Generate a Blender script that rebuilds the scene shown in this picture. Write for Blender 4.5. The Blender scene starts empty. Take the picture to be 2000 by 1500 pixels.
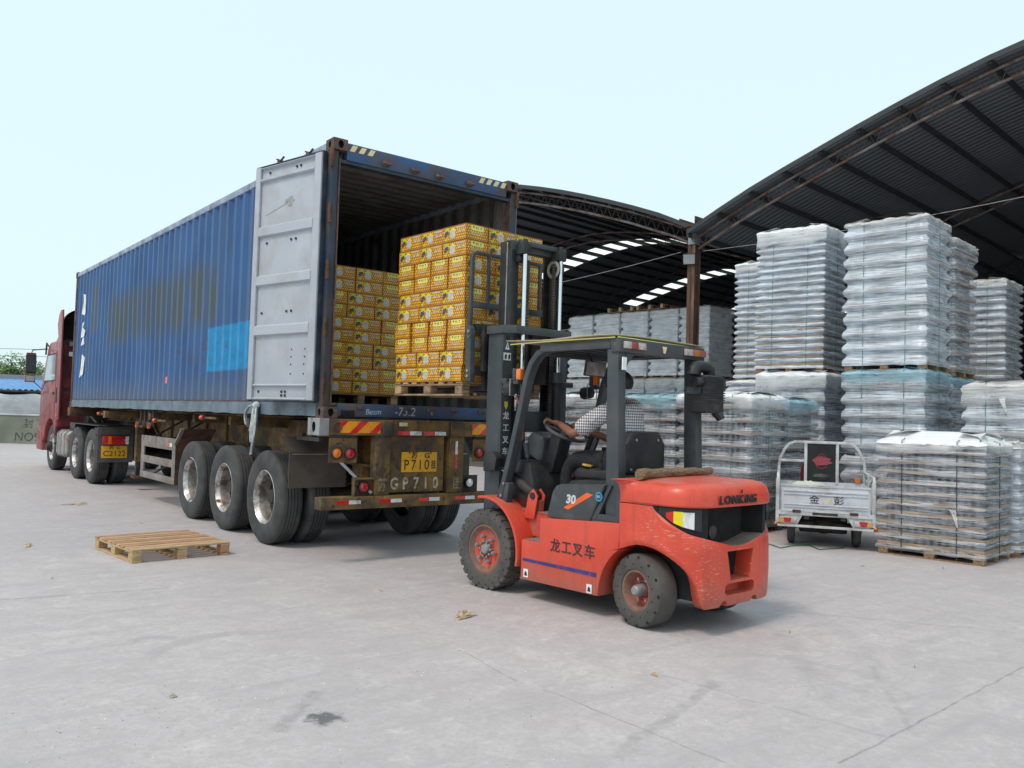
import bpy, bmesh, math, random
from mathutils import Vector, Matrix, Euler
PI = math.pi
rad = math.radians
RNG = random.Random(7)
sc = bpy.context.scene
col = sc.collection

# ------------------------------------------------------------ camera
CAM = Vector((-3.8367, -7.9187, 1.5312))
YAW, PITCH, ROLL, FPX = 0.6699, 0.0400, 0.0307, 1649.82
fwd = Vector((math.sin(YAW)*math.cos(PITCH), math.cos(YAW)*math.cos(PITCH), math.sin(PITCH)))
rgt = Vector((math.cos(YAW), -math.sin(YAW), 0))
upv = rgt.cross(fwd)
R_ = rgt*math.cos(ROLL) + upv*math.sin(ROLL)
U_ = upv*math.cos(ROLL) - rgt*math.sin(ROLL)
cd = bpy.data.cameras.new('camera')
cam = bpy.data.objects.new('camera', cd); col.objects.link(cam)
cd.sensor_width = 36.0; cd.lens = FPX/2000*36.0; cd.clip_start = 0.05; cd.clip_end = 3000
cam.matrix_world = Matrix(((R_.x, U_.x, -fwd.x, CAM.x), (R_.y, U_.y, -fwd.y, CAM.y), (R_.z, U_.z, -fwd.z, CAM.z), (0, 0, 0, 1)))
sc.camera = cam

# ------------------------------------------------------------ world, sun, exposure
SUN_EL, SUN_AZ = rad(58), rad(-95)      # azimuth: clockwise from +y, high thin-cloud sun over the open yard
W = bpy.data.worlds.new('World'); sc.world = W; W.use_nodes = True
wn = W.node_tree.nodes; wl = W.node_tree.links
bg = wn['Background']; bg.inputs['Strength'].default_value = 0.10
sky = wn.new('ShaderNodeTexSky'); sky.sky_type = 'NISHITA'; sky.sun_disc = False
sky.sun_elevation = SUN_EL; sky.sun_rotation = SUN_AZ; sky.dust_density = 4.0; sky.air_density = 1.0; sky.ozone_density = 1.0
mx = wn.new('ShaderNodeMix'); mx.data_type = 'RGBA'; mx.inputs[0].default_value = 0.76
mx.inputs[7].default_value = (8.5, 10.6, 11.0, 1)     # even thin overcast veil
wl.new(sky.outputs[0], mx.inputs[6]); wl.new(mx.outputs[2], bg.inputs['Color'])
sl = bpy.data.lights.new('sun', 'SUN'); sl.energy = 1.5; sl.angle = rad(14); sl.color = (1, .84, .72)
so = bpy.data.objects.new('sun', sl); col.objects.link(so)
sdir = Vector((math.sin(SUN_AZ)*math.cos(SUN_EL), math.cos(SUN_AZ)*math.cos(SUN_EL), math.sin(SUN_EL)))
so.rotation_euler = sdir.to_track_quat('Z', 'Y').to_euler()
so.location = (-10, 0, 20)
vs = sc.view_settings; vs.view_transform = 'Standard'; vs.look = 'None'; vs.exposure = 0.16; vs.gamma = 1.0; vs.use_curve_mapping = False
sc.render.engine = 'CYCLES'
sc.cycles.transparent_max_bounces = 16; sc.cycles.max_bounces = 8

# ------------------------------------------------------------ mesh helpers
def V(*a): return Vector(a)
class MB:
    def __init__(s): s.v = []; s.f = []; s.m = []; s.T = None
    def add(s, vs_, fs, mat=0):
        b = len(s.v)
        s.v += [tuple(s.T @ Vector(p)) if s.T else tuple(p) for p in vs_]
        for f in fs: s.f.append(tuple(i+b for i in f)); s.m.append(mat)
        return s
    def box(s, a, b, mat=0):
        x0, y0, z0 = a; x1, y1, z1 = b
        if x0 > x1: x0, x1 = x1, x0
        if y0 > y1: y0, y1 = y1, y0
        if z0 > z1: z0, z1 = z1, z0
        return s.add([(x0,y0,z0),(x1,y0,z0),(x1,y1,z0),(x0,y1,z0),(x0,y0,z1),(x1,y0,z1),(x1,y1,z1),(x0,y1,z1)],
                     [(0,3,2,1),(4,5,6,7),(0,1,5,4),(1,2,6,5),(2,3,7,6),(3,0,4,7)], mat)
    def cbox(s, c, sz, rot=(0,0,0), mat=0):
        h = Vector(sz)*.5; M_ = Euler(rot).to_matrix(); c = Vector(c)
        P_ = [c + M_ @ Vector((sx*h.x, sy*h.y, sz_*h.z)) for sz_ in (-1,1) for sx, sy in ((-1,-1),(1,-1),(1,1),(-1,1))]
        return s.add(P_, [(0,3,2,1),(4,5,6,7),(0,1,5,4),(1,2,6,5),(2,3,7,6),(3,0,4,7)], mat)
    def beam(s, p0, p1, w, h, up=(0,0,1), mat=0):
        p0 = Vector(p0); p1 = Vector(p1); d = (p1-p0).normalized(); up = Vector(up)
        if abs(d.dot(up)) > .98: up = Vector((1,0,0))
        x = d.cross(up).normalized(); z = x.cross(d)
        P_ = [p + x*(sx*w/2) + z*(sz*h/2) for p in (p0, p1) for sx, sz in ((-1,-1),(1,-1),(1,1),(-1,1))]
        return s.add(P_, [(0,1,2,3),(4,7,6,5),(0,4,5,1),(1,5,6,2),(2,6,7,3),(3,7,4,0)], mat)
    def cyl(s, p0, p1, r0, r1=None, n=16, caps=True, mat=0):
        if r1 is None: r1 = r0
        p0 = Vector(p0); p1 = Vector(p1); d = (p1-p0).normalized()
        up = Vector((0,0,1)) if abs(d.z) < .9 else Vector((1,0,0))
        x = d.cross(up).normalized(); y = d.cross(x)
        P_ = []
        for p, r in ((p0, r0), (p1, r1)):
            for i in range(n):
                a = 2*PI*i/n; P_.append(p + x*(r*math.cos(a)) + y*(r*math.sin(a)))
        fs = [(i, i+n, (i+1) % n + n, (i+1) % n) for i in range(n)]
        if caps: fs += [tuple(range(n)), tuple(range(2*n-1, n-1, -1))]
        return s.add(P_, fs, mat)
    def lathe(s, prof, o=(0,0,0), axis='x', n=24, mat=0, mats=None, a0=0, a1=2*PI):
        o = Vector(o); full = abs(a1-a0-2*PI) < 1e-4; nn = n if full else n+1
        P_ = []
        for r, h in prof:
            for i in range(nn):
                a = a0+(a1-a0)*i/n; c, q = r*math.cos(a), r*math.sin(a)
                P_.append(o + (Vector((h, c, q)) if axis == 'x' else Vector((c, h, q)) if axis == 'y' else Vector((c, q, h))))
        b = len(s.v)
        for k in range(len(prof)-1):
            fs = []
            for i in range(n):
                j = (i+1) % nn
                fs.append((k*nn+i, k*nn+j, (k+1)*nn+j, (k+1)*nn+i))
            for f in fs: s.f.append(tuple(q+b for q in f)); s.m.append(mats[k] if mats else mat)
        s.v += [tuple(s.T @ p) if s.T else tuple(p) for p in P_]
        return s
    def tube(s, path, r, n=8, mat=0, closed=False, caps=True, flat=None):
        """round tube (or rectangular when flat=(w,h)) along a path"""
        pts = [Vector(p) for p in path]; m_ = len(pts); P_ = []
        up = Vector((0,0,1)); px = None
        for i, p in enumerate(pts):
            a = pts[(i-1) % m_] if (closed or i > 0) else p
            b = pts[(i+1) % m_] if (closed or i < m_-1) else p
            d = (b-a).normalized()
            if px is None:
                u_ = up if abs(d.dot(up)) < .95 else Vector((1,0,0))
                x = d.cross(u_).normalized()
            else:
                x = (px - d*px.dot(d)).normalized()
            px = x; y = x.cross(d)
            rr = r[i] if isinstance(r, (list, tuple)) else r
            if flat:
                w, h = flat
                P_ += [p + x*(sx*w/2) + y*(sy*h/2) for sx, sy in ((-1,-1),(1,-1),(1,1),(-1,1))]
            else:
                P_ += [p + x*(rr*math.cos(2*PI*k/n)) + y*(rr*math.sin(2*PI*k/n)) for k in range(n)]
        if flat: n = 4
        fs = []
        for i in range(m_ if closed else m_-1):
            j = (i+1) % m_
            for k in range(n): fs.append((i*n+k, i*n+(k+1) % n, j*n+(k+1) % n, j*n+k))
        if caps and not closed: fs += [tuple(range(n-1, -1, -1)), tuple((m_-1)*n+k for k in range(n))]
        return s.add(P_, fs, mat)
    def prism(s, poly, axis, a, b, mat=0, caps=True):
        n = len(poly)
        def mk(p, h): return (h, p[0], p[1]) if axis == 'x' else (p[0], h, p[1]) if axis == 'y' else (p[0], p[1], h)
        P_ = [mk(p, a) for p in poly] + [mk(p, b) for p in poly]
        fs = [(i, (i+1) % n, (i+1) % n + n, i+n) for i in range(n)]
        if caps: fs += [tuple(range(n-1, -1, -1)), tuple(range(n, 2*n))]
        return s.add(P_, fs, mat)
    def ball(s, c, r, nu=12, nv=8, mat=0):
        c = Vector(c); r = Vector(r) if not isinstance(r, (int, float)) else Vector((r, r, r))
        P_ = [c + Vector((0,0,r.z))]
        for j in range(1, nv):
            t = PI*j/nv
            for i in range(nu):
                a = 2*PI*i/nu; P_.append(c + Vector((r.x*math.sin(t)*math.cos(a), r.y*math.sin(t)*math.sin(a), r.z*math.cos(t))))
        P_.append(c - Vector((0,0,r.z))); L = len(P_)-1
        fs = [(0, 1+i, 1+(i+1) % nu) for i in range(nu)]
        for j in range(nv-2):
            for i in range(nu): fs.append((1+j*nu+i, 1+(j+1)*nu+i, 1+(j+1)*nu+(i+1) % nu, 1+j*nu+(i+1) % nu))
        fs += [(L, 1+(nv-2)*nu+(i+1) % nu, 1+(nv-2)*nu+i) for i in range(nu)]
        return s.add(P_, fs, mat)
    def grid(s, rows, mat=0, closed=False):
        m_ = len(rows); n = len(rows[0]); P_ = [p for r in rows for p in r]; fs = []
        for j in range(m_-1):
            for i in range(n if closed else n-1):
                k = (i+1) % n; fs.append((j*n+i, j*n+k, (j+1)*n+k, (j+1)*n+i))
        return s.add(P_, fs, mat)
    def quad(s, a, b, c, d, mat=0): return s.add([a, b, c, d], [(0,1,2,3)], mat)
    def hole_plate(s, o, u, v, w, h, hc, hu, hv, depth, mat=0, dark=0, n=16):
        """rectangular face with an oval hole that goes depth into the body"""
        o = Vector(o); u = Vector(u); v = Vector(v); nrm = u.cross(v)
        ring = []; rect = []
        for i in range(n):
            a = 2*PI*(i+.5)/n; dx, dy = math.cos(a), math.sin(a)
            ring.append((hc[0]+hu*dx, hc[1]+hv*dy))
            t = min(((w-hc[0])/dx if dx > 0 else -hc[0]/dx) if abs(dx) > 1e-6 else 9, ((h-hc[1])/dy if dy > 0 else -hc[1]/dy) if abs(dy) > 1e-6 else 9)
            rect.append((hc[0]+dx*t, hc[1]+dy*t))
        P_ = [o+u*p[0]+v*p[1] for p in ring] + [o+u*p[0]+v*p[1] for p in rect] + [o+u*p[0]+v*p[1]-nrm*depth for p in ring]
        fs = []; fd = []
        for i in range(n):
            j = (i+1) % n; fs.append((i, i+n, j+n, j)); fd.append((i, j, j+2*n, i+2*n))
        b = len(s.v); s.add(P_, fs, mat)
        for f in fd + [tuple(range(2*n, 3*n))]: s.f.append(tuple(q+b for q in f)); s.m.append(dark)
        for cx_, cy_ in ((0,0),(w,0),(w,h),(0,h)):     # corner triangles
            pass
        rc = [(0,0),(w,0),(w,h),(0,h)]
        for i in range(n):
            j = (i+1) % n; A, B = rect[i], rect[j]
            if abs(A[0]-B[0]) > 1e-6 and abs(A[1]-B[1]) > 1e-6:
                k = min(rc, key=lambda q: abs(q[0]-A[0])+abs(q[1]-A[1])+abs(q[0]-B[0])+abs(q[1]-B[1]))
                s.add([o+u*A[0]+v*A[1], o+u*k[0]+v*k[1], o+u*B[0]+v*B[1]], [(0,1,2)], mat)
        return s
    def mesh(s, name, mats, bevel=0, seg=2, ang=35, smooth=True, merge=False):
        me = bpy.data.meshes.new(name); me.from_pydata(s.v, [], s.f)
        me.polygons.foreach_set('material_index', s.m)
        for m_ in (mats if isinstance(mats, (list, tuple)) else [mats]): me.materials.append(m_)
        bm = bmesh.new(); bm.from_mesh(me)
        if merge: bmesh.ops.remove_doubles(bm, verts=bm.verts, dist=1e-4)
        bmesh.ops.recalc_face_normals(bm, faces=bm.faces)
        if bevel:
            es = [e for e in bm.edges if len(e.link_faces) == 2 and e.calc_face_angle(0) > rad(30)]
            bmesh.ops.bevel(bm, geom=es, offset=bevel, segments=seg, profile=.6, affect='EDGES', clamp_overlap=True)
        bm.to_mesh(me); bm.free()
        if smooth:
            me.polygons.foreach_set('use_smooth', [True]*len(me.polygons)); me.set_sharp_from_angle(angle=rad(ang))
        me.update()
        return me
    def build(s, name, mats, parent=None, loc=(0,0,0), rot=(0,0,0), **k):
        return link(name, s.mesh(name, mats, **k), parent, loc, rot)
def link(name, me, parent=None, loc=(0,0,0), rot=(0,0,0)):
    o = bpy.data.objects.new(name, me); col.objects.link(o)
    o.parent = parent; o.location = loc; o.rotation_euler = rot
    return o
def tag(o, label=None, cat=None, group=None, kind=None):
    if label: o['label'] = label
    if cat: o['category'] = cat
    if group: o['group'] = group
    if kind: o['kind'] = kind
    return o
def thing(name, label, cat, loc=(0,0,0), rz=0, group=None):
    o = bpy.data.objects.new(name, None); col.objects.link(o); o.empty_display_size = .2
    o.location = loc; o.rotation_euler = (0,0,rz)
    return tag(o, label, cat, group)
def text_mesh(body, size, depth=.0, bold=0.0, sx=1.0, shear=0.0):
    """lettering as flat (or thin solid) mesh in its own x-y plane, centred"""
    c = bpy.data.curves.new('lettering', 'FONT'); c.body = body; c.size = size; c.align_x = 'CENTER'; c.align_y = 'CENTER'
    c.extrude = depth; c.offset = bold; c.shear = shear; c.resolution_u = 3
    o = bpy.data.objects.new('lettering', c); col.objects.link(o)
    bpy.context.view_layer.update()
    me = bpy.data.meshes.new_from_object(o.evaluated_get(bpy.context.evaluated_depsgraph_get()))
    bpy.data.objects.remove(o); bpy.data.curves.remove(c)
    for v in me.vertices: v.co.x *= sx
    return me
def lettering(name, body, size, mat, parent, o, u, v, depth=.0008, bold=0.0, sx=1.0, shear=0.0):
    """o centre, u reading direction, v up direction (in the parent's space)"""
    me = text_mesh(body, size, depth, bold, sx, shear); me.materials.clear(); me.materials.append(mat)
    for p in me.polygons: p.material_index = 0
    u = Vector(u).normalized(); v = (Vector(v)-u*u.dot(Vector(v))).normalized(); n = u.cross(v); o = Vector(o)
    me.transform(Matrix(((u.x, v.x, n.x, o.x), (u.y, v.y, n.y, o.y), (u.z, v.z, n.z, o.z), (0,0,0,1))))
    return link(name, me, parent)

# ------------------------------------------------------------ material helpers
def ramp(nt, fac, stops):
    r = nt.nodes.new('ShaderNodeValToRGB'); e = r.color_ramp.elements
    e[0].position, e[0].color = stops[0][0], (*stops[0][1], 1) if not isinstance(stops[0][1], float) else (stops[0][1],)*3+(1,)
    e[1].position, e[1].color = stops[-1][0], (*stops[-1][1], 1) if not isinstance(stops[-1][1], float) else (stops[-1][1],)*3+(1,)
    for p, c in stops[1:-1]:
        q = e.new(p); q.color = (*c, 1) if not isinstance(c, float) else (c, c, c, 1)
    nt.links.new(fac, r.inputs[0]); return r.outputs[0]
def math_(nt, op, a, b=None, c=None, clamp=False):
    n = nt.nodes.new('ShaderNodeMath'); n.operation = op; n.use_clamp = clamp
    for i, x in enumerate((a, b, c)):
        if x is None: continue
        if isinstance(x, (int, float)): n.inputs[i].default_value = x
        else: nt.links.new(x, n.inputs[i])
    return n.outputs[0]
def mixc(nt, fac, a, b, bt='MIX'):
    n = nt.nodes.new('ShaderNodeMix'); n.data_type = 'RGBA'; n.blend_type = bt
    for i, x in ((0, fac), (6, a), (7, b)):
        if isinstance(x, (int, float)): n.inputs[i].default_value = x
        elif isinstance(x, tuple): n.inputs[i].default_value = (*x, 1)
        else: nt.links.new(x, n.inputs[i])
    return n.outputs[2]
def coords(nt, scale=(1,1,1), rnd=True):
    tc = nt.nodes.new('ShaderNodeTexCoord'); v = tc.outputs['Object']
    if rnd:
        oi = nt.nodes.new('ShaderNodeObjectInfo'); q = nt.nodes.new('ShaderNodeVectorMath'); q.operation = 'MULTIPLY_ADD'
        nt.links.new(oi.outputs['Random'], q.inputs[0]); q.inputs[1].default_value = (37, 23, 51); nt.links.new(v, q.inputs[2]); v = q.outputs[0]
    if tuple(scale) != (1,1,1):
        m = nt.nodes.new('ShaderNodeMapping'); m.inputs['Scale'].default_value = scale; nt.links.new(v, m.inputs[0]); v = m.outputs[0]
    return v
def noise(nt, vec, scale, detail=4, rough=.55, dist=0.0):
    n = nt.nodes.new('ShaderNodeTexNoise'); n.inputs['Scale'].default_value = scale; n.inputs['Detail'].default_value = detail
    n.inputs['Roughness'].default_value = rough; n.inputs['Distortion'].default_value = dist
    nt.links.new(vec, n.inputs['Vector']); return n.outputs['Fac']
def newmat(name):
    m = bpy.data.materials.new(name); m.use_nodes = True; return m, m.node_tree, m.node_tree.nodes['Principled BSDF']
def bump(nt, bs, h, strength=.3, dist=.01):
    b = nt.nodes.new('ShaderNodeBump'); b.inputs['Strength'].default_value = strength; b.inputs['Distance'].default_value = dist
    nt.links.new(h, b.inputs['Height']); nt.links.new(b.outputs[0], bs.inputs['Normal'])
def mat(name, c, rough=.55, metal=0.0, var=.12, vs_=5, dirt=None, ds=4, da=.5, bmp=0.0, bs_=60, stretch=(1,1,1), coat=0.0, spec=.5, alpha=1.0, dirt2=None, d2s=14, d2a=.62):
    """painted / worn solid: base colour with slow variation, optional dirt or rust patches, relief"""
    m, nt, b = newmat(name)
    v = coords(nt, stretch)
    n1 = noise(nt, v, vs_, 5)
    lo = tuple(max(0, x*(1-var)) for x in c); hi = tuple(min(1, x*(1+var)) for x in c)
    cc = ramp(nt, n1, [(.3, lo), (.7, hi)])
    r0 = ramp(nt, noise(nt, v, vs_*2.3, 4), [(.3, max(0.02, rough-.12)), (.7, min(1., rough+.12))])
    if dirt:
        k = ramp(nt, noise(nt, v, ds, 9, .62, .4), [(da-.1, 0.0), (da+.12, 1.0)])
        cc = mixc(nt, k, cc, dirt); r0 = mixc(nt, k, r0, (.85,.85,.85))
    if dirt2:
        k2 = ramp(nt, noise(nt, v, d2s, 9, .6, .3), [(d2a-.03, 0.0), (d2a+.05, 1.0)])
        cc = mixc(nt, k2, cc, dirt2)
    nt.links.new(cc, b.inputs['Base Color']); nt.links.new(r0, b.inputs['Roughness'])
    b.inputs['Metallic'].default_value = metal; b.inputs['Specular IOR Level'].default_value = spec
    b.inputs['Coat Weight'].default_value = coat; b.inputs['Alpha'].default_value = alpha
    if bmp: bump(nt, b, noise(nt, v, bs_, 6), bmp)
    return m
RUST = (.12, .045, .022)
M = {}
M['tyre'] = mat('rubber', (.042,.044,.047), .75, var=.2, dirt=(.075,.072,.07), ds=5, da=.54, bmp=.25, bs_=40)
M['tyre_dusty'] = mat('dusty rubber', (.066,.064,.062), .85, var=.15, dirt=(.095,.089,.082), ds=6, da=.5, bmp=.3)
M['rim'] = mat('bare steel rim', (.62,.62,.63), .38, .7, .12, dirt=(.2,.16,.13), ds=7, da=.53, dirt2=RUST, d2a=.66)
M['black'] = mat('black plastic', (.018,.019,.021), .5, var=.2, dirt=(.07,.065,.06), ds=6, da=.6)
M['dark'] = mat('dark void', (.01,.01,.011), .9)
M['dark_steel'] = mat('dark chassis steel', (.035,.033,.033), .7, .2, dirt=(.09,.07,.055), ds=5, da=.5, bmp=.2)
M['steel'] = mat('grey steel', (.36,.36,.37), .45, .6, dirt=RUST, ds=7, da=.62)
M['chrome'] = mat('chrome rod', (.75,.76,.78), .12, 1.0, .05)
M['ochre'] = mat('dirty ochre chassis paint', (.24,.135,.03), .7, 0, .25, dirt=(.075,.05,.035), ds=3.2, da=.47, bmp=.25, dirt2=(.04,.03,.027), d2a=.6)
M['rust'] = mat('rusty steel', (.14,.065,.04), .85, .1, .35, dirt=(.05,.03,.025), ds=6, da=.5, bmp=.35)
M['castrust'] = mat('rusty casting', (.16,.095,.08), .85, .1, .3, dirt=(.07,.05,.05), ds=9, da=.5, bmp=.4, bs_=90)
M['white'] = mat('white paint', (.78,.79,.8), .5, var=.08, dirt=(.45,.42,.38), ds=7, da=.6)
M['red_ref'] = mat('red reflector', (.62,.018,.022), .25, var=.15, coat=.5, dirt=(.2,.06,.05), ds=12, da=.62)
M['white_ref'] = mat('white reflector', (.72,.73,.76), .3, var=.1, dirt=(.4,.36,.33), ds=14, da=.6)
M['orange_ref'] = mat('orange reflector', (.85,.32,.015), .35, var=.12, dirt=(.25,.12,.05), ds=12, da=.62)
M['amber'] = mat('amber lens', (.75,.17,.01), .18, var=.15, coat=.6)
M['red_lens'] = mat('red lens', (.45,.012,.018), .2, var=.2, coat=.6)
M['plate'] = mat('yellow number plate', (.75,.38,.012), .45, var=.1, dirt=(.2,.1,.02), ds=16, da=.66)
M['ink'] = mat('black print', (.02,.018,.02), .6)
M['wood'] = mat('pale pine', (.52,.36,.2), .75, 0, .22, vs_=7, stretch=(1.2,9,9), dirt=(.3,.19,.1), ds=3, da=.58, bmp=.25, bs_=30)
M['wood_red'] = mat('reddish pine', (.5,.26,.15), .75, 0, .25, vs_=7, stretch=(1.2,9,9), dirt=(.3,.15,.09), ds=3, da=.55, bmp=.25, bs_=30)
M['wood_old'] = mat('weathered wood', (.36,.24,.14), .85, 0, .25, vs_=7, stretch=(1.2,9,9), dirt=(.17,.11,.07), ds=4, da=.5, bmp=.3, bs_=30)
# ------------------------------------------------------------ pixel -> place helpers
def ray(px, py): return fwd + R_*((px-1000)/FPX) + U_*((750-py)/FPX)
def gp(px, py):
    d = ray(px, py); return CAM + d*(-CAM.z/d.z)

# ------------------------------------------------------------ ground
def ground_material():
    m, nt, b = newmat('worn concrete')
    v = coords(nt, rnd=False)
    big = noise(nt, v, .22, 6, .6, .6); mid = noise(nt, v, 1.4, 8, .62, .5); fine = noise(nt, v, 26, 6, .7); grit = noise(nt, v, 140, 3, .6)
    c = ramp(nt, big, [(.3, (.435,.402,.42)), (.52, (.51,.47,.482)), (.72, (.555,.515,.515))])
    c = mixc(nt, ramp(nt, mid, [(.36, .55), (.62, 0.0)]), c, (.42,.385,.40))
    c = mixc(nt, ramp(nt, noise(nt, v, 6.5, 10, .7, .8), [(.42, .55), (.56, 0.0)]), c, (.405,.37,.375))
    c = mixc(nt, ramp(nt, noise(nt, v, 4.0, 10, .7, .5), [(.55, 0.0), (.68, .45)]), c, (.66,.62,.60))
    c = mixc(nt, ramp(nt, fine, [(.35, .55), (.58, 0.0)]), c, (.38,.35,.355))
    c = mixc(nt, ramp(nt, grit, [(.6, 0.0), (.7, .6)]), c, (.70,.68,.66))
    c = mixc(nt, ramp(nt, noise(nt, v, 60, 2, .5), [(.68, 0.0), (.74, .45)]), c, (.2,.19,.185))
    # wheel-worn streaks running the way the trucks drive
    mp = nt.nodes.new('ShaderNodeMapping'); mp.inputs['Rotation'].default_value = (0,0,rad(24)); mp.inputs['Scale'].default_value = (.5,3.2,1); nt.links.new(v, mp.inputs[0])
    c = mixc(nt, ramp(nt, noise(nt, mp.outputs[0], 1.6, 7, .6, .4), [(.52, 0.0), (.72, .55)]), c, (.36,.34,.355))
    wob = noise(nt, v, 3.5, 5)
    def line(a, bb, w, colr, amt, c, wobble=.06):
        a = gp(*a); bb = gp(*bb); d = bb-a
        mp = nt.nodes.new('ShaderNodeMapping'); mp.vector_type = 'TEXTURE'; mp.inputs['Location'].default_value = (a.x, a.y, 0); mp.inputs['Rotation'].default_value = (0,0,math.atan2(d.y, d.x)); nt.links.new(v, mp.inputs[0])
        sp = nt.nodes.new('ShaderNodeSeparateXYZ'); nt.links.new(mp.outputs[0], sp.inputs[0])
        y = math_(nt, 'ABSOLUTE', math_(nt, 'ADD', sp.outputs[1], math_(nt, 'MULTIPLY_ADD', wob, wobble*2, -wobble)))
        k = ramp(nt, math_(nt, 'DIVIDE', y, w), [(.4, 1.0), (1.0, 0.0)])
        inx = math_(nt, 'MULTIPLY', math_(nt, 'GREATER_THAN', sp.outputs[0], 0), math_(nt, 'LESS_THAN', sp.outputs[0], d.length))
        br = ramp(nt, noise(nt, v, 9, 4), [(.35, .25), (.6, 1.0)])
        k = math_(nt, 'MULTIPLY', math_(nt, 'MULTIPLY', k, inx), math_(nt, 'MULTIPLY', br, amt))
        return mixc(nt, k, c, colr)
    for a, bb, w, k, wb in [((1640,1492),(2000,1302),.010,.6,.02),((1062,1346),(1420,1490),.008,.55,.03),((1280,1315),(1730,1440),.02,.25,.06),((1500,1190),(1980,1235),.03,.25,.08),
                            ((0,1172),(330,1148),.022,.5,.03),((900,1270),(1010,1330),.008,.5,.03),((1700,1300),(1790,1440),.03,.2,.05),((1560,1300),(1700,1360),.09,.16,.1),((1520,1230),(1620,1370),.1,.15,.1),((540,1430),(620,1350),.06,.4,.03),((1400,1330),(1200,1480),.05,.3,.1)]:
        c = line(a, bb, w, (.17,.165,.17), k, c, wb)
    def arc(p1, p2, p3, w, amt, c):
        A, B, D = gp(*p1), gp(*p2), gp(*p3)
        ax, ay, bx, by, cx, cy = A.x, A.y, B.x, B.y, D.x, D.y; d = 2*(ax*(by-cy)+bx*(cy-ay)+cx*(ay-by))
        ux = ((ax*ax+ay*ay)*(by-cy)+(bx*bx+by*by)*(cy-ay)+(cx*cx+cy*cy)*(ay-by))/d; uy = ((ax*ax+ay*ay)*(cx-bx)+(bx*bx+by*by)*(ax-cx)+(cx*cx+cy*cy)*(bx-ax))/d
        r = math.hypot(ax-ux, ay-uy)
        q = nt.nodes.new('ShaderNodeVectorMath'); q.operation = 'DISTANCE'; nt.links.new(v, q.inputs[0]); q.inputs[1].default_value = (ux, uy, 0)
        y = math_(nt, 'ABSOLUTE', math_(nt, 'SUBTRACT', q.outputs['Value'], r))
        k = ramp(nt, math_(nt, 'DIVIDE', y, w), [(.55, 1.0), (1.0, 0.0)])
        q2 = nt.nodes.new('ShaderNodeVectorMath'); q2.operation = 'DISTANCE'; nt.links.new(v, q2.inputs[0]); q2.inputs[1].default_value = (bx, by, 0)
        span = max((A-B).length, (D-B).length)
        k = math_(nt, 'MULTIPLY', k, ramp(nt, math_(nt, 'DIVIDE', q2.outputs['Value'], span), [(.6, 1.0), (1.0, 0.0)]))
        return mixc(nt, math_(nt, 'MULTIPLY', k, amt), c, (.24,.24,.255))
    c = arc((292,1290),(380,1248),(560,1236), .08, .25, c)
    c = arc((250,1255),(300,1245),(350,1250), .06, .35, c)
    c = arc((1300,1300),(1620,1300),(1760,1420), .06, .14, c)
    c = arc((1500,1160),(1640,1230),(1700,1400), .1, .1, c)
    # oil spot
    o = gp(634,1402); q = nt.nodes.new('ShaderNodeVectorMath'); q.operation = 'DISTANCE'; nt.links.new(v, q.inputs[0]); q.inputs[1].default_value = (o.x, o.y, 0)
    k = ramp(nt, math_(nt, 'ADD', q.outputs['Value'], math_(nt, 'MULTIPLY_ADD', noise(nt, v, 16, 6), .22, -.11)), [(.055, 1.0), (.11, 0.0)])
    c = mixc(nt, math_(nt, 'MULTIPLY', k, .8), c, (.08,.082,.09))
    nt.links.new(c, b.inputs['Base Color'])
    nt.links.new(ramp(nt, mid, [(.3, .62), (.7, .85)]), b.inputs['Roughness']); b.inputs['Specular IOR Level'].default_value = .3
    h = math_(nt, 'ADD', math_(nt, 'MULTIPLY', fine, .6), math_(nt, 'MULTIPLY', grit, .4))
    bump(nt, b, h, .35, .006)
    return m
M['concrete'] = ground_material()
g = MB().quad((-500,-500,0),(600,-500,0),(600,700,0),(-500,700,0)).build('ground', M['concrete'], smooth=False)
tag(g, kind='structure')
# loose grit and mortar chips: nobody could count these
M['grit'] = mat('grit chips', (.50,.48,.46), .9, var=.6, vs_=40)
mb = MB(); r_ = random.Random(3)
def chip(x, y, s):
    a = r_.random()*6.28; h = s*r_.uniform(.25,.6); P_ = []
    for i in range(4):
        t = a + i*PI/2 + r_.uniform(-.4,.4); q = s*r_.uniform(.5,1.1); P_.append((x+q*math.cos(t), y+q*math.sin(t), .0005))
    mb.add(P_+[(x, y, h)], [(0,1,4),(1,2,4),(2,3,4),(3,0,4)])
for (cx_, cy_, sx, sy, n) in [(420,1365,150,30,420),(180,1430,170,45,520),(840,1280,110,35,220),(620,1420,330,60,420),(1150,1420,300,70,260),(300,1150,300,60,120),(1700,1300,260,120,110)]:
    for i in range(int(n*.6)):
        px = r_.gauss(cx_, sx); py = r_.gauss(cy_, sy)
        if py < 905 or px < -60 or px > 2060: continue
        p = gp(px, py); chip(p.x, p.y, r_.choice((.003,.004,.004,.006,.009)))
tag(mb.build('grit', M['grit'], smooth=False), 'scattered pale grit and mortar chips on the concrete', 'grit', kind='stuff')
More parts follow.
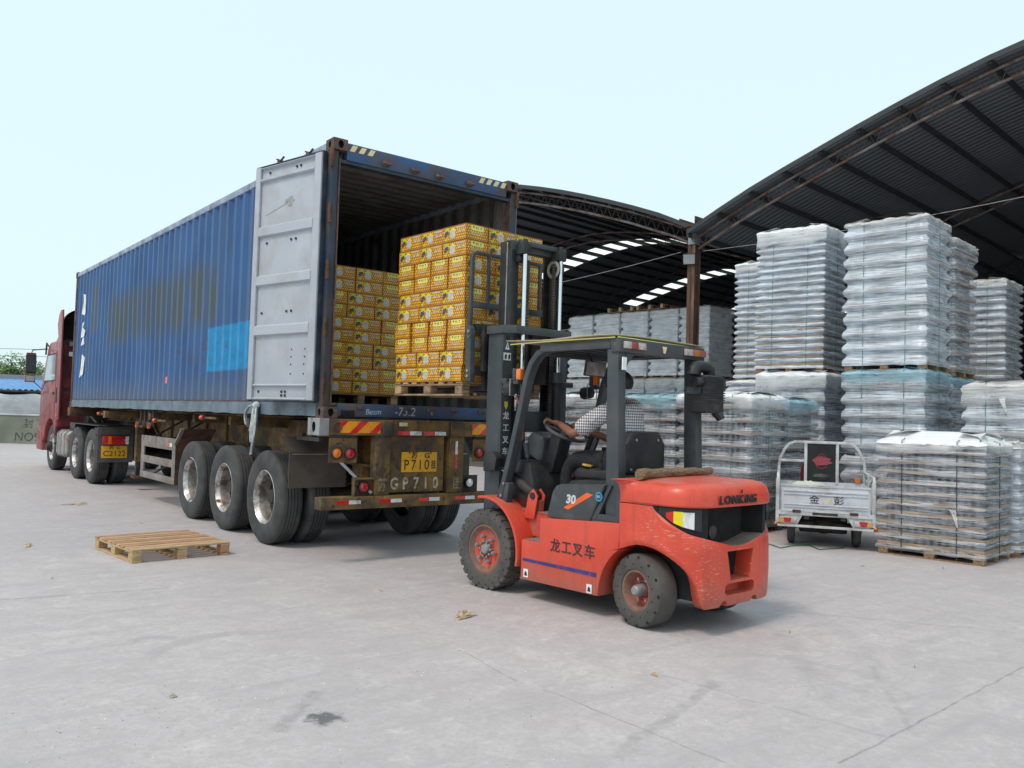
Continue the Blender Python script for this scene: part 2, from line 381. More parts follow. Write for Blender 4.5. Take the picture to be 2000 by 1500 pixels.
# ------------------------------------------------------------ shipping container
ZB = 1.4714; CL, CW, CH = 12.192, 2.438, 2.896
def container_paint():
    m, nt, b = newmat('weathered blue container paint')
    tc = nt.nodes.new('ShaderNodeTexCoord'); v = tc.outputs['Object']
    sp = nt.nodes.new('ShaderNodeSeparateXYZ'); nt.links.new(v, sp.inputs[0]); y, z = sp.outputs[1], sp.outputs[2]
    e1 = math_(nt, 'MULTIPLY_ADD', noise(nt, v, 5, 6), .16, -.08)
    mpv = nt.nodes.new('ShaderNodeMapping'); mpv.inputs['Scale'].default_value = (3,3,.35); nt.links.new(v, mpv.inputs[0]); vst = mpv.outputs[0]
    c = ramp(nt, noise(nt, v, .9, 6, .6), [(.3, (.018,.066,.19)), (.7, (.034,.112,.29))])
    c = mixc(nt, ramp(nt, noise(nt, vst, 2.2, 6, .6), [(.45, 0.0), (.75, .55)]), c, (.07,.13,.22))
    def patch(y0, y1, z0, z1, edge=.05, nz=True):
        yy = math_(nt, 'ADD', y, e1) if nz else y; zz = math_(nt, 'ADD', z, e1) if nz else z
        def ss(a, lo): # smooth step
            return math_(nt, 'MULTIPLY_ADD', math_(nt, 'SUBTRACT', a, lo), 1/edge, .5, clamp=True)
        k = math_(nt, 'MULTIPLY', ss(yy, y0), math_(nt, 'SUBTRACT', 1, ss(yy, y1)))
        return math_(nt, 'MULTIPLY', k, math_(nt, 'MULTIPLY', ss(zz, z0), math_(nt, 'SUBTRACT', 1, ss(zz, z1))))
    # ghost of painted-out company name, olive grey
    g1 = patch(3.35, 9.2, 1.22, 2.06, .3)
    g1 = math_(nt, 'MULTIPLY', g1, ramp(nt, noise(nt, vst, 1.6, 6, .6), [(.34, .15), (.55, .92)]))
    c = mixc(nt, g1, c, (.066,.082,.086))
    g2 = patch(10.05, 10.6, 1.5, 2.5, .1); c = mixc(nt, math_(nt, 'MULTIPLY', g2, .6), c, (.08,.1,.1))
    g3 = patch(1.15, 2.3, 1.05, 2.5, .3); c = mixc(nt, math_(nt, 'MULTIPLY', g3, .28), c, (.09,.1,.1))
    # fresh light-blue touch-up
    cy_ = patch(2.1, 3.62, .56, 1.15, .03, False)
    c = mixc(nt, cy_, c, ramp(nt, noise(nt, v, 7, 4), [(.35, (.006,.19,.42)), (.65, (.01,.25,.52))]))
    # dusty lower edge and chalky streaks
    low = ramp(nt, math_(nt, 'ADD', z, math_(nt, 'MULTIPLY', noise(nt, v, 2.5, 6), .5)), [(.35, .7), (.85, 0.0)])
    c = mixc(nt, low, c, (.12,.13,.15))
    # rust scratches along the crests and scrapes
    rs = math_(nt, 'MULTIPLY', ramp(nt, noise(nt, vst, 6, 8, .7), [(.6, 0.0), (.7, .8)]), ramp(nt, noise(nt, v, .8, 3), [(.45, 0.0), (.6, .6)]))
    c = mixc(nt, rs, c, (.17,.09,.06))
    sc_ = patch(2.9, 5.6, .72, 1.0, .2); k = math_(nt, 'MULTIPLY', sc_, ramp(nt, noise(nt, v, 6, 8, .7, 1.5), [(.56, 0.0), (.62, 1.0)]))
    c = mixc(nt, k, c, (.075,.06,.06))
    nt.links.new(c, b.inputs['Base Color']); b.inputs['Roughness'].default_value = .5; b.inputs['Specular IOR Level'].default_value = .4
    bump(nt, b, noise(nt, v, 2.2, 4, .5), .25, .03)
    return m
M['cblue'] = container_paint()
M['cslope'] = mat('pale slope paint', (.42,.51,.62), .5, var=.3, vs_=3, stretch=(1,1,.5), dirt=(.05,.11,.24), ds=2.2, da=.52, dirt2=(.2,.12,.09), d2s=6, d2a=.62)  # paler patchy colour for one slope of each corrugation
PALE_SLOPE = 1
M['cpost'] = mat('grimy door post', (.018,.032,.06), .55, var=.3, vs_=2, dirt=(.075,.05,.042), ds=2.5, da=.52)
M['cblue_frame'] = mat('blue frame paint', (.022,.075,.185), .5, var=.3, vs_=2, dirt=(.085,.075,.075), ds=2.6, da=.52, dirt2=RUST, d2s=9, d2a=.63)
M['crail'] = mat('faded bottom rail', (.13,.185,.235), .55, var=.2, vs_=2, dirt=(.1,.12,.135), ds=3, da=.55, dirt2=RUST, d2s=11, d2a=.66)
M['ctop'] = mat('chalky top rail', (.3,.36,.47), .5, var=.15, dirt=(.14,.17,.24), ds=3, da=.55)
M['cinner'] = mat('dull interior primer', (.15,.155,.16), .75, var=.2, vs_=2, dirt=(.1,.08,.07), ds=3, da=.55)
M['doorgrey'] = mat('grey door paint', (.41,.44,.50), .45, var=.07, vs_=2, dirt=(.36,.37,.39), ds=2.5, da=.57, dirt2=(.2,.16,.14), d2s=20, d2a=.7)
M['gasket'] = mat('door gasket', (.02,.035,.055), .6, var=.3, dirt=(.06,.07,.08), ds=6, da=.6)
M['plyfloor'] = mat('plywood floor', (.2,.13,.08), .8, var=.25, stretch=(8,1,8), dirt=(.1,.07,.05), ds=3, da=.55)
M['hazard'] = mat('cream hazard stripe', (.72,.62,.36), .5, var=.1, dirt=(.5,.33,.14), ds=10, da=.62)

ct = thing('shipping_container', 'worn blue forty foot shipping container with open rear doors on the trailer', 'container', (0,0,ZB))
def corrug(y0, y1, xo, xi, pitch=.2776):
    pts = []; n = round((y1-y0)/pitch); p = (y1-y0)/n
    f1, s1, f2 = .26*p, .245*p, .25*p
    for i in range(n):
        a = y0+i*p
        pts += [(a, xo), (a+f1, xo), (a+f1+s1, xi), (a+f1+s1+f2, xi)]
    pts.append((y1, xo)); return pts
def wall_sheet(name, pts, flip, m_, z0=.16, z1=2.80, dz=0, chalk=0):
    mb = MB(); dent = random.Random(5)
    zs = [z0, z0+.3, z0+.75, z0+1.3, z0+2.0, z1]
    ds = [(dent.uniform(1,11.5), dent.uniform(.4,1.6), dent.uniform(.3,.7), dent.uniform(-.012,.016)) for _ in range(9)] + [(6.6,.75,.7,.025),(7.4,.65,.5,.02)]
    rows = []
    for z in zs:
        row = []
        for (y, x) in pts:
            q = sum(a*math.exp(-((y-cy)/w)**2-((z-cz)/w)**2) for cy, cz, w, a in ds)
            row.append((x+(-q if flip else q)+dz, y, z))
        rows.append(row)
    mb.grid(rows)
    if chalk:  # index of the rib slope that takes the paler material
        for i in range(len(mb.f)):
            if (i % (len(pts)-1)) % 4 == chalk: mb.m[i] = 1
    return mb.build(name, [m_, M['cslope']], ct, ang=20)
pl = corrug(.20, 11.99, .008, .044)
wall_sheet('side_wall', pl, False, M['cblue'], chalk=PALE_SLOPE); wall_sheet('inner_lining', pl, False, M['cinner'], dz=.004)
pr = [(y, CW-x) for y, x in pl]
wall_sheet('side_wall', pr, True, M['cblue']); wall_sheet('inner_lining', pr, True, M['cinner'], dz=-.004)
# roof: cross-wise corrugation
mb = MB(); rp = corrug(.20, 11.99, 0, .022, .209)
mb.grid([[(x, y, 2.844+h) for y, h in rp] for x in (.005, CW-.005)]); mb.build('roof_panel', M['cblue_frame'], ct, ang=20)
mb = MB(); mb.grid([[(x, y, 2.840+h) for y, h in rp] for x in (.02, CW-.02)]); mb.build('ceiling_lining', M['cinner'], ct, ang=20)
MB().box((.05,.06,.13),(CW-.05,12.1,.158)).build('floor_deck', M['plyfloor'], ct)
mb = MB()
for i in range(39): mb.box((.06,.35+i*.305,.01),(CW-.06,.39+i*.305,.128))
mb.build('floor_bearers', M['dark_steel'], ct)
fp = corrug(.16, CW-.16, 12.17, 12.13, .25)
mb = MB(); mb.grid([[(y, x, z) for y, x in fp] for z in (.16, 2.8)]); mb.build('front_wall', M['cblue'], ct, ang=20)
mb = MB(); mb.grid([[(y, x-.005, z) for y, x in fp] for z in (.16, 2.8)]); mb.build('inner_lining', M['cinner'], ct, ang=20)
for x in (0, CW-.06):
    s = -1 if x == 0 else 1
    MB().box((x+.003, .18, 2.79),(x+.057, 12.01, 2.872)).build('top_rail', M['ctop'], ct, bevel=.006)
    mb = MB(); n = 60; r_ = random.Random(11); top = []; bot = []
    for i in range(n+1):
        y = .18+i*11.83/n; bot.append((y, .012+r_.uniform(-.005,.008))); top.append((y, .168))
    xo, xi = (x+.004, x+.05)
    mb.prism(bot + top[::-1], 'x', xo, xi); mb.build('bottom_rail', M['crail'], ct)
    MB().box((xo-.004 if s < 0 else xi-.01, .19,.160),(xo+.01 if s < 0 else xi+.004, 12.0,.172)).build('bottom_rail_lip', M['rust'], ct)
    MB().box((x+.002, 12.04,.118),(x+.058, 12.16, 2.778)).build('corner_post', M['rust'], ct, bevel=.01)
    # rear posts are deep channels with hinge lugs
    mb = MB(); mb.box((x if s < 0 else x-.02, .03, .118),(x+.08 if s < 0 else x+.06, .17, 2.778)); mb.build('corner_post', M['cpost'], ct, bevel=.012)
    xp = .006 if s < 0 else CW-.006
    for k in range(5):
        z = .25 + k*.585
        hb = MB(); hb.cyl((xp+s*.012, .012, z),(xp+s*.012, .012, z+.2), .02, n=10); hb.box((xp-.016, .012, z+.02),(xp+.016, .05, z+.18)); hb.build('hinge', M['rust'], ct, bevel=.003)
    MB().box((.083 if s < 0 else CW-.097, .021, .16),(.097 if s < 0 else CW-.083, .16, 2.7)).build('door_stop', M['castrust'], ct)
# corner castings with their oval holes
def casting(x, y, z, sx, sy):
    w, d, h = .162, .178, .118
    mb = MB(); x0 = x if sx < 0 else x-w; y0 = y if sy < 0 else y-d
    mb.add([(x0,y0,z),(x0+w,y0,z),(x0+w,y0+d,z),(x0,y0+d,z),(x0,y0,z+h),(x0+w,y0,z+h),(x0+w,y0+d,z+h),(x0,y0+d,z+h)], [(0,3,2,1),(4,5,6,7)] + ([(1,2,6,5)] if sx < 0 else [(3,0,4,7)]) + ([(2,3,7,6)] if sy < 0 else [(0,1,5,4)]))
    if sx < 0: mb.hole_plate((x0, y0+d, z),(0,-1,0),(0,0,1), d, h, (d*.5, h*.5), .025, .04, .05, 0, 1)
    else: mb.hole_plate((x0+w, y0, z),(0,1,0),(0,0,1), d, h, (d*.5, h*.5), .025, .04, .05, 0, 1)
    if sy < 0: mb.hole_plate((x0, y0, z),(1,0,0),(0,0,1), w, h, (w*.52, h*.5), .032, .042, .05, 0, 1)
    else: mb.hole_plate((x0+w, y0+d, z),(-1,0,0),(0,0,1), w, h, (w*.5, h*.5), .032, .042, .05, 0, 1)
    mb.build('corner_casting', [M['castrust'], M['dark']], ct, ang=40, bevel=0)
for sx in (-1, 1):
    for sy in (-1, 1):
        for z in (0, CH-.118): casting(0 if sx < 0 else CW, 0 if sy < 0 else CL, z, sx, sy)
# rear header with hazard stripes, sill
mb = MB(); mb.box((.164, .015, 2.69),(CW-.164, .13, 2.872)); mb.build('door_header', M['cblue_frame'], ct, bevel=.01)
MB().box((.1, .03, 2.655),(CW-.1, .12, 2.688)).build('header_lip', M['gasket'], ct)
for x0, n in ((.19, 3), (1.86, 4)):
    for i in range(n):
        a = x0+i*.105; MB().prism([(a, 2.79),(a+.058, 2.79),(a+.095, 2.856),(a+.037, 2.856)], 'y', .0115, .0145).build('hazard_stripe', M['hazard'], ct)
for x in (.62, .98, 1.3, 1.72):
    mb = MB(); mb.box((x-.035, -.012, 2.715),(x+.035, .014, 2.775)); mb.cyl((x-.05,-.02,2.74),(x+.05,-.02,2.74), .016, n=8); mb.build('lock_keeper', M['castrust'], ct, bevel=.004)
mb = MB(); mb.box((.164, .012, .02),(CW-.164, .12, .157)); mb.build('door_sill', M['cblue_frame'], ct, bevel=.008)
for x in (.42, .98, 1.3, 1.62, 2.0):
    MB().box((x-.04,-.008,.1),(x+.04,.0118,.135)).build('lock_keeper', M['castrust'], ct, bevel=.004)
MB().box((.2,.008,.025),(.36,.0122,.085)).build('forklift_slot', M['dark'], ct)
M['chalk'] = mat('chalk marks', (.42,.44,.46), .9, var=.3, vs_=30)
lettering('chalk_writing', 'Beam', .085, M['chalk'], ct, (.58,.0105,.075), (1,0,.03), (0,0,1), shear=.2)
lettering('chalk_writing', '-73.2', .13, M['chalk'], ct, (.97,.0105,.085), (1,0,0), (0,0,1), shear=.15)
lettering('chalk_writing', 'E', .08, M['chalk'], ct, (1.32,.0105,.085), (1,0,0), (0,0,1))
# rows of white letter remains near the front end and a small pink sticker
for y0, z0, pts in [(11.35,1.9,[(0,.05),(.09,0),(.13,.05),(.11,.42),(.03,.46),(.05,.3)]),(11.33,1.45,[(0,0),(.1,0),(.15,.12),(.05,.2),(.1,.32),(.04,.3)]),(11.3,1.28,[(0,0),(.12,.02),(.1,.15),(.06,.16)]),(11.3,.62,[(0,0),(.12,.06),(.16,.4),(.06,.48),(.04,.22)])]:
    MB().prism([(y0+.1-a*2.6, z0+b) for a, b in pts], 'x', .0015, .006).build('letter_remnant', M['white'], ct)
M['pink'] = mat('pink sticker', (.75,.16,.2), .5)
MB().box((.002,5.32,.42),(.0065,5.42,.52)).build('sticker', M['pink'], ct)

# doors: (hinge point, direction of the free edge)
def door(hx, hy, ang, mirror=1, detail=True):
    d = MB(); w, h, t = 1.15, 2.58, .045
    d.box((.012, -t, 0),(w, 0, h))
    o = d.build('door', M['doorgrey'], ct, (hx, hy, .172), (0,0,ang), bevel=.004)
    if mirror < 0: o.scale.y = -1
    for a, b, zz, hh in [(.0,.12,0,h),(w-.085,w,0,h)]: MB().box((max(a,.013),.0005,.002),(b-.0,.03,h-.002)).build('door_stile', M['doorgrey'], o, bevel=.008)
    def rib(z0, z1, pr=.032):
        # raised box rib with sloped shoulders
        mb = MB(); a, b = .122, w-.087
        mb.add([(a,.001,z0),(b,.001,z0),(b,pr,z0+.02),(a,pr,z0+.02),(a,pr,z1-.02),(b,pr,z1-.02),(b,.001,z1),(a,.001,z1)], [(0,1,2,3),(3,2,5,4),(4,5,6,7),(0,3,4,7),(1,6,5,2)])
        mb.build('door_rib', M['doorgrey'], o, ang=25)
    rib(0.0,.03); rib(.14,.175); rib(.69,.82); rib(1.24,1.37); rib(1.785,1.915); rib(2.40,2.455); rib(2.545,2.578)
    MB().box((-.002,-.06,-.006),(.0115,.012,h+.006)).build('gasket', M['gasket'], o)
    mb = MB(); mb.tube([(.02,-.02,-.012),(w+.008,-.02,-.012),(w+.008,-.02,h+.012),(.02,-.02,h+.012)], .012, n=6, flat=(.05,.018)); mb.build('gasket', M['gasket'], o)
    for x in (.36, .86):
        mb = MB(); mb.cyl((x,-.075,.02),(x,-.075,h+.05), .017, n=10)
        mb.build('lock_rod', M['castrust'], o)
        for zz, sg in ((h+.055, 1),):
            cm = MB(); cm.cbox((x-.01,-.07,zz),(.05,.05,.03)); cm.cbox((x-.05,-.07,zz+.03*sg),(.06,.02,.015),(0,.6*sg,0)); cm.cbox((x+.035,-.07,zz+.03*sg),(.05,.02,.016),(0,-.3*sg,0)); cm.build('lock_cam', M['castrust'], o, bevel=.004)
        for zz in (.35, 1.3, 2.25): MB().box((x-.04,-.1,zz),(x+.04,-.046,zz+.08)).build('rod_bracket', M['castrust'], o, bevel=.004)
    if detail:
        M.setdefault('bolt', mat('door bolt', (.06,.055,.055), .6, .3))
        rr = random.Random(2)
        for zz, xs, ev in [(.09,(.5,.56,.97),.032),(.05,(.5,.56),.032),(.95,(.45,.53,.97),.03),(1.0,(1.08,),.03),(1.72,(.42,.5,.93),.03),(2.5,(.38,.45,.92),.03)]:
            for x in xs:
                MB().cyl((x, .0, zz),(x, .012, zz), .014, n=8).build('bolt', M['bolt'], o)
        for x in (.2,.42):
            for zz in (.28,.38,.46,.54): MB().cyl((x+rr.uniform(-.01,.01), .0, zz),(x, .006, zz), .008, n=6).build('bolt', M['bolt'], o)
        M['scuff'] = mat('scuffed patch', (.3,.31,.3), .8, var=.3, vs_=30)
        mb = MB(); mb.add([(.56+.075*math.cos(i*PI/7)*(1+.3*math.sin(i*3)), .0022, 2.14+.05*math.sin(i*PI/7)*(1+.3*math.cos(i*5))) for i in range(14)], [tuple(range(14))]); mb.build('scuff', M['scuff'], o)
        MB().prism([(.63,2.12),(.98,2.035),(.98,2.031),(.63,2.113)], 'y', .0008, .0025).build('scuff', M['scuff'], o)
    return o
door(-.045, .105, math.atan2(.974, -.228))
door(CW+.05, .105, rad(86), -1, False)
# ------------------------------------------------------------ wheels shared by trailer and tractor
def tyre_mesh(R=.535, w=.275, rb=.3, n=56):
    half = [(rb,.035),(rb+.015,.012),(rb+.06,.0),(rb+.12,-.004),(R-.06,.0),(R-.028,.012),(R-.01,.026),(R,.045)]
    tread = []; x = .045; gs = [.085,.115,.16,.19]; gs = [w*.3, w*.44, w*.57, w*.7]
    for gx in gs: tread += [(R, gx-.008),(R-.013, gx-.005),(R-.013, gx+.005),(R, gx+.008)]
    prof = half + tread + [(r, w-h) for r, h in half[::-1]]
    return MB().lathe(prof, axis='x', n=n).mesh('tyre', M['tyre'], ang=28)
TYRE = tyre_mesh()
M['rim_dirty'] = mat('dirty rim barrel', (.36,.33,.3), .5, .5, .2, dirt=(.13,.1,.085), ds=7, da=.5)
def rim_mesh(dish):
    # dish True: outer wheel of a pair, disc far in; False: disc proud (steer axle)
    if dish: prof = [(.300,.04),(.312,.018),(.304,.012),(.292,.03),(.283,.05),(.272,.07),(.268,.13),(.262,.19),(.25,.215),(.16,.225),(.12,.225)]
    else: prof = [(.300,.04),(.312,.018),(.304,.012),(.29,.03),(.276,.06),(.265,.1),(.25,.08),(.2,.03),(.15,.01),(.12,.01)]
    mb = MB().lathe(prof, axis='x', n=40, mats=[0]*5+[2]*2+[1]*3 if dish else [0]*10)
    return mb.mesh('rim', [M['rim'], M['dark_steel'], M['rim_dirty']], ang=40)
RIM_D, RIM_F = rim_mesh(True), rim_mesh(False)
def hub_mesh(dish):
    mb = MB(); x = .19 if dish else .0
    mb.lathe([(.001,x-.1),(.075,x-.1),(.085,x-.08),(.09,x),(.135,x+.005),(.15,x+.03)], axis='x', n=20)
    for i in range(10):
        a = i*PI/5; mb.cyl((x-.03, .11*math.cos(a), .11*math.sin(a)),(x+.01, .11*math.cos(a), .11*math.sin(a)), .012, n=6)
    return mb.mesh('hub', M['dark_steel'], ang=40)
HUB_D, HUB_F = hub_mesh(True), hub_mesh(False)
def wheel(parent, x, y, side=-1, dish=True, R=.535, label=None):
    o = link('wheel', RIM_D if dish else RIM_F, parent, (x, y, R), (RNG.uniform(0,6.2),0,0))
    if side > 0: o.rotation_euler = (RNG.uniform(0,6.2), 0, PI)
    link('tyre', TYRE, o); link('hub', HUB_D if dish else HUB_F, o)
    return o

# ------------------------------------------------------------ skeletal trailer
tr = thing('container_trailer', 'dirty ochre three axle skeletal trailer carrying the blue container', 'trailer')
for y in (1.471, 2.781, 4.091):
    for x in (0.0, .335): wheel(tr, x, y, -1, x == 0)
    for x in (CW, CW-.335): wheel(tr, x, y, 1, x == CW)
    mb = MB(); mb.cyl((.2,y,.535),(CW-.2,y,.535), .075, n=14); mb.build('axle', M['dark_steel'], tr)
    for x in (.86, 1.58):
        mb = MB()
        for k in range(5): mb.beam((x, y-.5+.06*k, .66+.022*k+.05),(x, y, .63+.022*k),.09,.02); mb.beam((x, y, .63+.022*k),(x, y+.5-.06*k, .66+.022*k+.05),.09,.02)
        mb.build('leaf_spring', M['dark_steel'], tr)
for y in (.75, 2.12, 3.43, 4.75):
    for x in (.86, 1.58): MB().prism([(y-.14,1.0),(y+.14,1.0),(y+.07,.68),(y-.07,.68)], 'x', x-.05, x+.05).build('spring_hanger', M['ochre'], tr, bevel=.006)
for x in (.70, 1.62):
    mb = MB()
    mb.prism([(.1,.97),(8.0,.97),(8.6,1.24),(11.9,1.24),(11.9,1.44),(.1,1.44)], 'x', x+.05, x+.066)
    mb.prism([(.1,.95),(8.0,.95),(8.6,1.22),(11.9,1.22),(11.9,1.24),(8.58,1.242),(7.98,.972),(.1,.972)], 'x', x, x+.118)
    mb.box((x,.1,1.438),(x+.118,11.9,1.462))
    for y in [1.1+.9*i for i in range(12)]: mb.box((x+.008,y,.98 if y < 8 else 1.25),(x+.11,y+.012,1.437))
    mb.build('main_beam', M['ochre'], tr)
for y in (.9, 2.1, 3.4, 4.9, 6.3, 7.7, 9.4, 10.6):
    MB().box((.05 if y in (2.1,6.3) else .3, y, 1.32),(CW-.05 if y in (2.1,6.3) else CW-.3, y+.1, 1.436)).build('cross_beam', M['ochre'], tr, bevel=.006)
# front bolster under the container's front castings
MB().box((-.03,11.95,1.29),(CW+.03,12.2,1.468)).build('front_bolster', M['rust'], tr, bevel=.01)
MB().box((.0,9.05,1.30),(.6,9.2,1.43)).build('outrigger', M['ochre'], tr, bevel=.006)
# big suspension side plates seen through the wheels
for x in (.55, 1.85):
    mb = MB(); mb.box((x,.3,1.0),(x+.02,2.6,1.42)); mb.build('side_plate', M['ochre'], tr)
    for y in (1.35,1.62): MB().lathe([(.001,0),(.06,0),(.06,.006)], (x-.004,y,1.22), 'x', 14).build('plate_opening', M['dark'], tr)
for y, h in ((2.45,.0),(3.75,.0),(5.0,.0)):
    MB().cyl((.95,y,.8),(1.5,y,.8), .11, n=16).build('air_tank', M['dark_steel'], tr)
# rear bolster
YR = -.1
mb = MB(); mb.box((.02,YR,1.302),(CW-.02,.16,1.467)); mb.build('rear_bolster', M['ochre'], tr, bevel=.008)
for x0, s in ((-.085,-1),(CW-.02,1)):
    mb = MB(); a, b = (x0, x0+.105)
    mb.add([(a,YR-.004,1.296),(b,YR-.004,1.296),(b,.165,1.296),(a,.165,1.296),(a,YR-.004,1.4705),(b,YR-.004,1.4705),(b,.165,1.4705),(a,.165,1.4705)], [(0,3,2,1),(4,5,6,7),(1,2,6,5) if s < 0 else (3,0,4,7),(2,3,7,6)])
    mb.hole_plate((a if s < 0 else b, .165 if s < 0 else YR-.004, 1.296),(0,-1 if s < 0 else 1,0),(0,0,1), .269,.1745,(.14,.085),.04,.055,.06,0,1)
    mb.add([(a,YR-.004,1.296),(b,YR-.004,1.296),(b,YR-.004,1.4705),(a,YR-.004,1.4705)],[(0,1,2,3)])
    mb.build('bolster_end', [M['steel'], M['dark']], tr)
mb = MB(); mb.lathe([(.04,YR-.004),(.048,YR-.012),(.055,YR-.006),(.055,YR+.01)], (.115,0,1.385), 'y', 18); mb.lathe([(.001,YR-.002),(.04,YR-.003)], (.115,0,1.385), 'y', 18); mb.build('lamp_socket', M['rust'], tr)
# slanted red / orange boards
def chevron(x0, x1, z0, z1):
    b = MB().box((x0,YR-.006,z0),(x1,YR-.001,z1)).build('chevron_board', M['orange_ref'], tr)
    w = .085; h = z1-z0; x = x0-h*1.1
    while x < x1:
        poly = [(x, z0),(x+w, z0),(x+w+h*1.1, z1),(x+h*1.1, z1)]; q = []
        for (a, zb), (c, zd) in zip(poly, poly[1:]+poly[:1]):      # clip to the board sideways
            pts = [(a, zb)]
            for lim in (x0, x1):
                if (a-lim)*(c-lim) < 0: pts.append((lim, zb+(zd-zb)*(lim-a)/(c-a)))
            pts[1:] = sorted(pts[1:], key=lambda p: abs(p[0]-a)); q += pts
        q = [p for p in q if x0-1e-6 <= p[0] <= x1+1e-6]
        if len(q) > 2: MB().prism(q, 'y', YR-.009, YR-.0065).build('red_stripe', M['red_ref'], b)
        x += 2*w*1.35
chevron(.15,.61,1.325,1.445); chevron(1.80,2.26,1.325,1.445)
def strip(x0, x1, z0, z1, y, parts=2, order=0):
    xm = (x0+x1)/2
    MB().box((x0,y-.003,z0),(xm-.001,y-.0005,z1)).build('reflective_strip', M['red_ref'] if order == 0 else M['white_ref'], tr)
    MB().box((xm+.001,y-.003,z0),(x1,y-.0005,z1)).build('reflective_strip', M['white_ref'] if order == 0 else M['red_ref'], tr)
mb = MB(); mb.box((.64,YR-.02,1.298),(.76,YR-.002,1.44)); mb.build('bolster_clip', M['dark_steel'], tr, bevel=.006)
MB().box((1.50,YR-.03,1.30),(1.68,YR-.002,1.45)).build('bolster_clip', M['ochre'], tr, bevel=.006)
strip(.83,1.12,1.31,1.352,YR); strip(1.15,1.44,1.312,1.352,YR)
MB().box((.84,YR-.003,1.405),(.94,YR-.0005,1.445)).build('faded_label', M['hazard'], tr)
# posts and number-plate panel
for x0, x1 in ((.57,.742),(1.50,1.69)): MB().box((x0,YR+.0,.675),(x1,YR+.12,1.30)).build('rear_post', M['ochre'], tr, bevel=.006)
MB().box((.743,YR+.03,.70),(1.44,YR+.045,1.30)).build('plate_panel', M['ochre'], tr)
pl_ = MB().box((.896,YR+.018,.912),(1.345,YR+.0285,1.128)).build('number_plate', M['plate'], tr, bevel=.003)
tag(pl_, 'yellow rear number plate of the trailer reading P710')
yk = YR+.0172
lettering('lettering', '苏', .075, M['ink'], pl_, (1.055,yk,1.088), (1,0,0),(0,0,1), bold=.0016, sx=1.15)
lettering('lettering', 'G', .075, M['ink'], pl_, (1.215,yk,1.086), (1,0,0),(0,0,1), bold=.0016, sx=1.3)
for ch, x in zip('P710', (.955,1.045,1.13,1.215)): lettering('lettering', ch, .155, M['ink'], pl_, (x,yk,.985), (1,0,0),(0,0,1), bold=.0005, sx=.85)
lettering('lettering', '挂', .1, M['ink'], pl_, (1.302,yk,.985), (1,0,0),(0,0,1), bold=.0022, sx=.62)
for x in (.99,1.26): MB().cyl((x,YR+.012,1.12),(x,YR+.018,1.12), .01, n=8).build('screw', M['dark_steel'], pl_)
MB().box((1.07,YR+.0,1.155),(1.17,YR+.03,1.20)).build('plate_lamp', M['dark_steel'], tr, bevel=.006)
M['worn_white'] = mat('worn white stencil', (.52,.5,.45), .8, var=.3, vs_=12, dirt=(.2,.13,.05), ds=16, da=.54)
for ch, x in zip('GP710', (.82,.955,1.09,1.215,1.34)): lettering('stencil', ch, .175, M['worn_white'], tr, (x,YR+.0275,.785), (1,0,.01),(0,0,1), bold=.004, sx=.8)
M['worn_brown'] = mat('worn stencil', (.34,.27,.19), .8, var=.3, vs_=12, dirt=(.15,.1,.05), ds=18, da=.5)
lettering('stencil', '苏', .15, M['worn_brown'], tr, (.655,YR-.002,.775), (1,0,0),(0,0,1), bold=.002, sx=.75)
lettering('stencil', '挂', .15, M['worn_brown'], tr, (1.595,YR-.002,.775), (1,0,0),(0,0,1), bold=.002, sx=.65)
MB().box((1.577,YR-.003,.945),(1.607,YR-.0005,1.10)).build('reflective_strip', M['red_ref'], tr)
MB().box((1.577,YR-.003,1.102),(1.607,YR-.0005,1.25)).build('reflective_strip', M['white_ref'], tr)
# lamps
def lamp(x, z, y, r, m_, parent):
    o = MB().lathe([(r*1.22,y+.01),(r*1.22,y-.018),(r*1.02,y-.024),(r,y-.012)], (x,0,z), 'y', 22).build('lamp_ring', M['black'], parent)
    MB().lathe([(r*1.0,y-.012),(r*.8,y-.022),(r*.4,y-.028),(.001,y-.03)], (x,0,z), 'y', 22).build('lens', m_, o)
for x0 in (.04, 1.83):
    b = MB().box((x0,YR+.02,1.02),(x0+.315,YR+.03,1.27)).build('lamp_bracket', M['ochre'], tr, bevel=.004)
    l, r = (M['amber'], M['red_lens']) if x0 < 1 else (M['red_lens'], M['amber'])
    lamp(x0+.085,1.118,YR+.02,.052,l,b); lamp(x0+.235,1.112,YR+.02,.054,r,b)
    MB().box((x0+.02,YR+.03,1.2),(x0+.29,YR+.06,1.3)).build('lamp_bracket', M['dark_steel'], tr)
b = MB().box((.33,YR+.05,.672),(.565,YR+.06,.865)).build('lamp_bracket', M['ochre'], tr, bevel=.003)
for a, c in (((.33,YR-.0,.672),(.345,YR+.05,.865)),((.345,YR-.0,.845),(.565,YR+.05,.862))): MB().box(a, c).build('lamp_guard', M['ochre'], tr, bevel=.003)
lamp(.455,.765,YR+.03,.052,M['red_lens'],b)
b = MB().box((1.70,YR+.05,.672),(1.93,YR+.06,.865)).build('lamp_bracket', M['dark_steel'], tr, bevel=.003)
M['clear'] = mat('clear lens', (.8,.82,.85), .12, .3, .05, coat=.6)
lamp(1.80,.78,YR+.03,.05,M['clear'],b)
# bumper
mb = MB(); mb.box((-.045,YR-.02,.545),(CW+.05,YR+.13,.672)); mb.build('bumper', M['ochre'], tr, bevel=.012)
for x0 in (.13,.62,1.10,1.58,2.06): strip(x0,x0+.27,.598,.637,YR-.0205)
